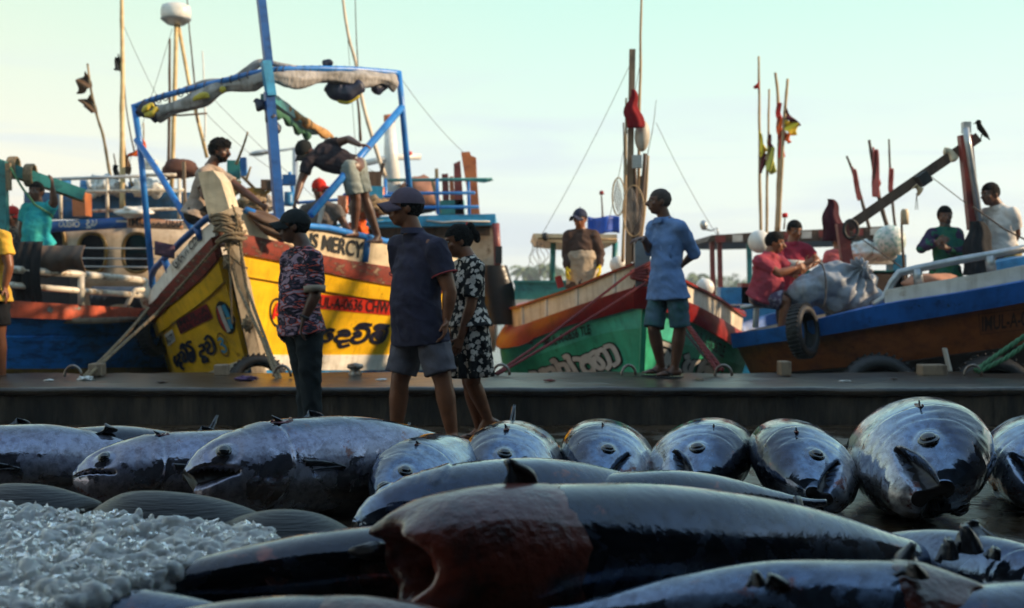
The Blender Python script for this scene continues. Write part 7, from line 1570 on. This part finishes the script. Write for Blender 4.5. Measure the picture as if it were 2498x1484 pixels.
pole('pole with a wide faded pink cloth behind the boom', [(2118, 342), (2128, 400), (2144, 480), (2166, 562)], 16.3, .028, M_woodd, [('flag', ([(2126, 360), (2132, 362), (2138, 366)], [(2130, 480), (2142, 482), (2148, 448)]), F_pink)], G3)
pole('straight dark pole with a red strip behind the boom', [(2167, 340), (2170, 400), (2174, 470), (2184, 560)], 16.4, .018, M_woodd, [('strip', ([(2168, 410), (2171, 410), (2175, 412)], [(2170, 470), (2174, 472), (2179, 468)]), F_pink)], G3)
t = pole('thin post with a pale yellow lamp in front of the bearded man\'s left', [(2198, 515), (2200, 600), (2206, 700)], 13.6, .016, M_woodd, name='lamp_post', cat='lamp post', group='deck lamp posts'); b = MB(); b.lathe(P(2206, 548, 13.58), [(0, 0), (.045, 0), (.045, .14), (.03, .17), (0, .17)], 12); b.build('lamp', M_cream, t)
t = pole('red deck lamp on a bent arm left of the crimson-shirted man', [(1914, 530), (1912, 560)], 15.5, .01, M_woodd, name='lamp_post', cat='lamp post', group='deck lamp posts'); b = MB(); b.lathe(P(1914, 531, 15.5), [(0, 0), (.035, 0), (.035, .05), (0, .06)], 12); b.build('lamp', F_red, t)
# boom, post, bird
bo = thing('cargo_boom', P(2065, 640, 13.6), 'heavy dark timber boom slanting up to the red post with the crow', 'boom')
b = MB(); b.box(P(2066, 556, 13.6), P(2385, 336, 13.3), .12, .11); b.build('spar', M_woodd, bo, smooth=False)
b = MB(); b.box(P(2240, 445, 13.32), P(2262, 430, 13.32), .15, .13); b.build('iron_band', M_blackr, bo, smooth=False)
b = MB(); roll_cloth(b, [(2300, 368, 13.2), (2316, 372, 13.2), (2330, 392, 13.2)], .05, 2, .3, 10, 1); b.build('pale_rag', M_cream, bo)
b = MB(); roll_cloth(b, [(2228, 452, 13.2), (2238, 462, 13.2), (2246, 468, 13.2)], .05, 2, .5, 10, 1); b.build('straw_tie', M_bamboo, bo)
b = MB(); b.box(P(2052, 545, 13.5), P(2066, 650, 13.5), .10, .12); b.build('heel_block', M_maroon, bo, smooth=False)
b = MB(); b.tube([P(2075, 560, 13.45) + V((.075*math.cos(a), 0, .1*math.sin(a))) for a in [2*math.pi*k/20 for k in range(20)]], .02, 8, closed=True); b.build('sheave', M_blackr, bo)
for k, (x1, y1) in enumerate(((2290, 500), (2240, 520))): b = MB(); b.tube(sag(P(2235, 470, 13.2), P(2232+6*k, 512, 13.2), .0, 6), .004, 4); b.build('dangling_cord', M_rope, bo)
rp_ = thing('mast_post', P(2400, 640, 13.2), 'red-brown post with a steel pipe and cap under the crow', 'post')
b = MB(); b.box(P(2352, 330, 13.25), P(2376, 560, 13.25), .13, .1, V((0, 1, 0))); b.build('timber', M_maroon, rp_, smooth=False)
b = MB(); pt(b, [(2355, 312, 13.15), (2362, 360, 13.15), (2392, 560, 13.15)], .035, 10); b.build('pipe', M_galv, rp_)
b = MB(); b.cube(P(2356, 312, 13.2), .08, .08, .12); b.build('cap_box', M_galv, rp_, smooth=False)
rp('cord from the boom down to the red post', [(2262, 425, 13.3), (2360, 500, 13.2)], M_rope, .006); rp('cord from the boom heel to the grey rail at the right', [(2075, 565, 13.4), (2180, 640, 13.0), (2250, 690, 12.6)], M_woodd, .008); rp('dark cord from the red post past the white T-shirt', [(2372, 505, 13.0), (2450, 560, 12.6), (2530, 600, 12.2)], M_woodd, .01)
def bird():
    t = thing('crow', P(2393, 340, 13.25), 'black crow perched on the tip of the boom at the right', 'bird'); b = MB(); D = 13.25; s_ = D/FPX
    cone(b, P(2390, 312, D), P(2404, 330, D), 6*s_*1.25, 5*s_*1.1); b.ell(P(2386, 299, D), (7*s_, 0, 0), (0, 6.5*s_, 0), (0, 0, 6.5*s_)); cone(b, P(2386, 300, D), P(2389, 312, D), 6*s_, 6.5*s_)
    cone(b, P(2402, 328, D), P(2413, 341, D), 4.5*s_, 3*s_, 2.5*s_, 1.4*s_, side=V((0, 1, 0))); cone(b, P(2381, 300, D), P(2373, 303, D), 2.4*s_, .8*s_)
    me = fuse(b, .005, 2, 'body'); link_mesh('body', me, M_hair, t)
    for g in (-1, 1):
        b = MB(); b.slab(lambda u, v: P(lerp(2388, 2409, u) + 5*(v-.5)*(1-u*.5), lerp(310, 336, u) - 6*(v-.5)*(1-u*.6), D) + V((0, g*(.038 - .02*u), 0)), 8, 4, .008); b.build('wing', M_hair, t)
        b = MB(); pt(b, [(2394, 328, D), (2391, 342, D)], .006, 6); ft = b.build('leg', M_hair, t)
bird()
b = MB(); hang(b, [(2024, 486, 13.9), (2027, 510, 13.9), (2030, 545, 13.85), (2030, 588, 13.85)], [.03, .07, .10, .125])
one(b, 'maroon_cloth', cloth('maroon_cloth', (.06, .010, .018)), 'maroon cloth hanging from a pole beside the boom heel', 'cloth')
b = MB(); hang(b, [(2380, 540, 13.0), (2384, 580, 12.95), (2386, 620, 12.9), (2386, 672, 12.85)], [.06, .12, .14, .16]); one(b, 'dark_cloth', C_blk, 'black cloth hung over the foot of the red post', 'cloth')
mound('salmon_tarpaulin', P(2275, 690, 12.9), .3, .3, .10, cloth('salmon_tarp', (.5, .24, .15)), 'salmon coloured tarpaulin mound behind the grey rail', 'tarpaulin', 5)
# big grey sack with its tied neck
def sackmesh():
    b = MB(); D = 13.1
    b.ell(P(2050, 708, D), (.42, 0, -.06), (0, .3, 0), (.04, 0, .27), 40, 26); b.ell(P(1975, 710, D), (.24, 0, 0), (0, .25, 0), (0, 0, .19), 28, 16); b.ell(P(2120, 722, D), (.2, 0, -.08), (0, .2, 0), (0, 0, .15), 24, 14)
    cone(b, P(2060, 690, D-.1), P(2098, 648, D-.15), .15, .075); cone(b, P(2098, 650, D-.15), P(2112, 668, D-.22), .08, .05)
    me = fuse(b, .014, 4, 'sack')
    nn = [v.normal.copy() for v in me.vertices]; c0 = P(2090, 655, D)
    for v, n_ in zip(me.vertices, nn):
        q = v.co - c0; a = math.atan2(q.z, q.x); r_ = q.length; v.co += n_*(.028*math.sin(a*11 + 3*noise.noise(q*5))*min(1, .25/max(.1, r_)) + .05*noise.noise(v.co*5) + .02*noise.noise(v.co*13))
    return me
o = link_mesh('grey_sack', sackmesh(), mat('woven_grey_sack', (.27, .30, .34), .55, c2=(.18, .2, .24), scale=6, bump=.4, bscale=16)); tag(o, 'big grey woven sack with a twisted neck on the blue gunwale', 'sack')
b = rope([P(1990, 690, 12.8) + V((.02*math.cos(a)*5, -.06*abs(math.sin(a)), .27*math.sin(a)-.05)) for a in [j*math.pi/8-.9 for j in range(9)]], .008); one(b, 'rope', M_blackr, 'dark cord tied round the grey sack', 'rope', 'ropes')
# plastic chair under the seated man
ch = thing('plastic_chair', P(1870, 800, 13.3), 'white plastic chair the rose polo man sits on', 'chair')
b = MB(); b.slab(lambda u, v: P(lerp(1835, 1925, u), 742-8*v, 13.35) + V((0, .35*(v-.5), -.02*math.sin(math.pi*u))), 6, 6, .03); b.build('seat', M_plas, ch)
for x, dy in ((1842, -.14), (1915, -.14), (1848, .16), (1922, .16)): b = MB(); pt(b, [(x, 742, 13.35+dy), (x-3, 800, 13.35+dy)], .02, 8); b.build('leg', M_plas, ch)
b = MB(); pt(b, [(1806, 752, 13.2), (1850, 744, 13.2), (1900, 730, 13.2), (1924, 728, 13.2), (1936, 760, 13.2)], .025, 8); b.build('armrest', M_galv, ch)

# stays and wires
for i, (x0, y0, x1, y1, D) in enumerate(((660, 240, 1000, 470, 15), (480, 200, 900, 600, 17), (970, 180, 1130, 372, 16), (300, 60, 420, 300, 16.8), (420, 70, 300, 440, 17), (505, 280, 690, 430, 16.9), (1560, 160, 1480, 560, 14.5), (1600, 300, 1752, 580, 16), (1540, 150, 1320, 575, 15), (1300, 590, 1285, 660, 16.5), (1310, 590, 1318, 668, 16.5), (846, 60, 872, 420, 16.3))):
    b = MB(); b.tube(sag(P(x0, y0, D), P(x1, y1, D+.4), .06, 14), .0035, 5); one(b, 'wire', M_woodd, 'thin %s wire strung %s' % (('dark', 'slack', 'long', 'short')[i % 4], ('from the blue mast down to the wheelhouse', 'across the sky behind the awning', 'from the arch corner to the orange plank', 'between the cream pole and the radar', 'from the radar down to the cream pole', 'from the radar crossbar to the blue mast', 'left of the timber mast to the tarpaulin', 'from the white float to the searchlight', 'from the timber mast to the cream canopy', 'hanging at the corner of the cream canopy', 'beside the canopy corner, the lower one', 'down the pale leaning pole')[i]), 'wire', 'stays and wires')
for i in range(5):
    b = MB(); x = 1296+9*i; lb_ = ('leftmost', 'second from the left', 'middle', 'fourth from the left', 'rightmost')[i]; b.tube([P(x + 6*math.sin(v*.9+i), 592+v*7, 16.9) for v in range(9)], .004, 4); one(b, 'dangling_line', M_woodd, lb_ + ' of the five loose lines dangling from the cream canopy', 'line', 'lines dangling from the cream canopy')

# denser clutter on the decks behind the yellow boat and at the far left
def drum(x, y, D, w, h, m, lab, nm='drum', gr='drums and gear on the decks'):
    b = MB(); r_ = w*D/FPX/2; H_ = h*D/FPX; b.lathe(P(x, y+h/2, D), [(0, 0), (r_, 0), (r_*1.03, H_*.32), (r_*.97, H_*.36), (r_*1.03, H_*.66), (r_*.97, H_*.7), (r_, H_), (0, H_)], 22); one(b, nm, m, lab, nm, gr)
drum(836, 500, 16.2, 26, 44, M_orgp, 'orange drum behind the blue brace and red cap man'); drum(926, 476, 17.2, 24, 36, M_orgp, 'orange drum behind the mauve cap'); drum(598, 478, 15.6, 26, 30, M_ochre, 'mustard drum behind the seated man\'s arm'); drum(704, 486, 15.4, 22, 34, M_bluew, 'blue drum right of the blue mast'); drum(1000, 500, 17.8, 22, 34, M_maroon, 'maroon drum left of the tarpaulin mound')
drum(160, 462, 17.0, 26, 44, M_bluew, 'blue drum behind the teal shirt'); drum(402, 470, 17.0, 24, 36, M_teal, 'turquoise drum behind the blue arch post'); drum(46, 640, 14.9, 30, 50, M_bdark, 'navy drum on the left deck beside the teal shirt')
rnd = random.Random(5)
for i, (x0, y0, x1, y1, D, m_, lab) in enumerate(((590, 530, 960, 500, 16.5, M_brail, 'blue deck rail behind the bending man, upper one'), (590, 505, 960, 478, 16.6, M_brail, 'blue deck rail behind the bending man, topmost'), (690, 560, 960, 540, 16.4, M_cyan, 'light blue deck rail behind the red cap man'),
    (640, 478, 705, 430, 15.6, M_ochre, 'yellow batten leaning left of the blue mast'), (560, 400, 630, 470, 15.8, M_wood, 'weathered batten crossing behind the seated man'), (706, 420, 722, 520, 15.9, M_brail, 'blue upright right of the mast'), (905, 430, 948, 515, 16, M_bamboo, 'tan batten leaning by the denim shorts'), (935, 398, 905, 520, 16.1, M_woodd, 'dark batten behind the denim shorts'),
    (60, 575, 430, 560, 16.6, M_galv, 'grey rail across the cabin front, just under the name board'), (448, 395, 452, 545, 16.3, M_wood, 'weathered upright right of the blue arch post'))):
    b = MB(); b.box(P(x0, y0, D), P(x1, y1, D), .04) if m_ not in (M_brail, M_cyan, M_galv) else pt(b, [(x0, y0, D), (x1, y1, D)], .022, 8); one(b, 'batten' if m_ not in (M_brail, M_cyan, M_galv) else 'deck_rail', m_, lab, 'batten' if m_ not in (M_brail, M_cyan, M_galv) else 'rail', 'battens and rails on the decks', smooth=False)
for i, (x, y, D, rx, m_, lab) in enumerate(((868, 480, 16.4, .16, M_bluet, 'blue crumpled plastic behind the denim shorts'), (640, 500, 15.7, .16, M_tarp, 'grey bundle under the yellow batten'), (735, 560, 15.2, .16, M_bluet, 'blue plastic heap below the red cap man'), (560, 455, 15.4, .13, cloth('olive_bundle', (.12, .12, .05)), 'olive bundle behind the seated man\'s shoulder'), (960, 500, 17.4, .15, M_bamboo, 'straw coloured net heap above the mauve cap'), (420, 505, 16.9, .16, M_brtarp, 'brown tarpaulin heap right of the cabin sacks'))):
    mound('bundle', P(x, y, D), rx, .14, .11, m_, lab, 'bundle', i*3+1, group='bundles on the decks', amp=.6, fr=6)
# stones, litter and puddle scraps on the quay
for i, (px_, D_, m_, lab) in enumerate(((120, 10.2, M_plas, 'white scrap lying left of the two hemp ropes on the quay'), (395, 10.0, M_woodd, 'dark scrap on the quay left of the wooden block at the bow'), (930, 10.3, M_plas, 'pale scrap on the quay left of the navy-shirted man'), (1340, 10.2, M_redr, 'red scrap on the quay between the dress and the blue-shirted man'), (1705, 10.3, M_rope, 'straw coloured scrap right of the blue-shirted man\'s feet'), (2060, 10.1, M_plas, 'white scrap on the quay under the brown hull'), (2180, 10.4, M_woodd, 'dark scrap left of the wide wooden block'))):
    c = P(px_, HY, D_); c.z = QZ+.012; mound('litter_scrap', c, rnd.uniform(.03, .05), .025, .008, m_, lab, 'litter', i+40, group='litter scraps on the quay', amp=.8, fr=5, nu=12, nv=8)
# haze between here and the far shore
hz = bpy.data.materials.new('haze_air'); hz.use_nodes = True; n_, l_ = hz.node_tree.nodes, hz.node_tree.links
for q_ in list(n_):
    if q_.type == 'BSDF_PRINCIPLED': n_.remove(q_)
pv = n_.new('ShaderNodeVolumePrincipled'); pv.inputs['Color'].default_value = (.92, .96, 1, 1); pv.inputs['Density'].default_value = .0010; pv.inputs['Anisotropy'].default_value = .3
l_.new(pv.outputs[0], [q_ for q_ in n_ if q_.type == 'OUTPUT_MATERIAL'][0].inputs['Volume'])
b = MB(); b.cube((0, 190, 8.5), 1300, 480, 26); hb_ = b.build('haze', hz, kind='stuff', smooth=False, label='thin pale morning haze fading the far shore')
if 'workshop' in bpy.data.scenes: bpy.data.scenes.remove(bpy.data.scenes['workshop'])
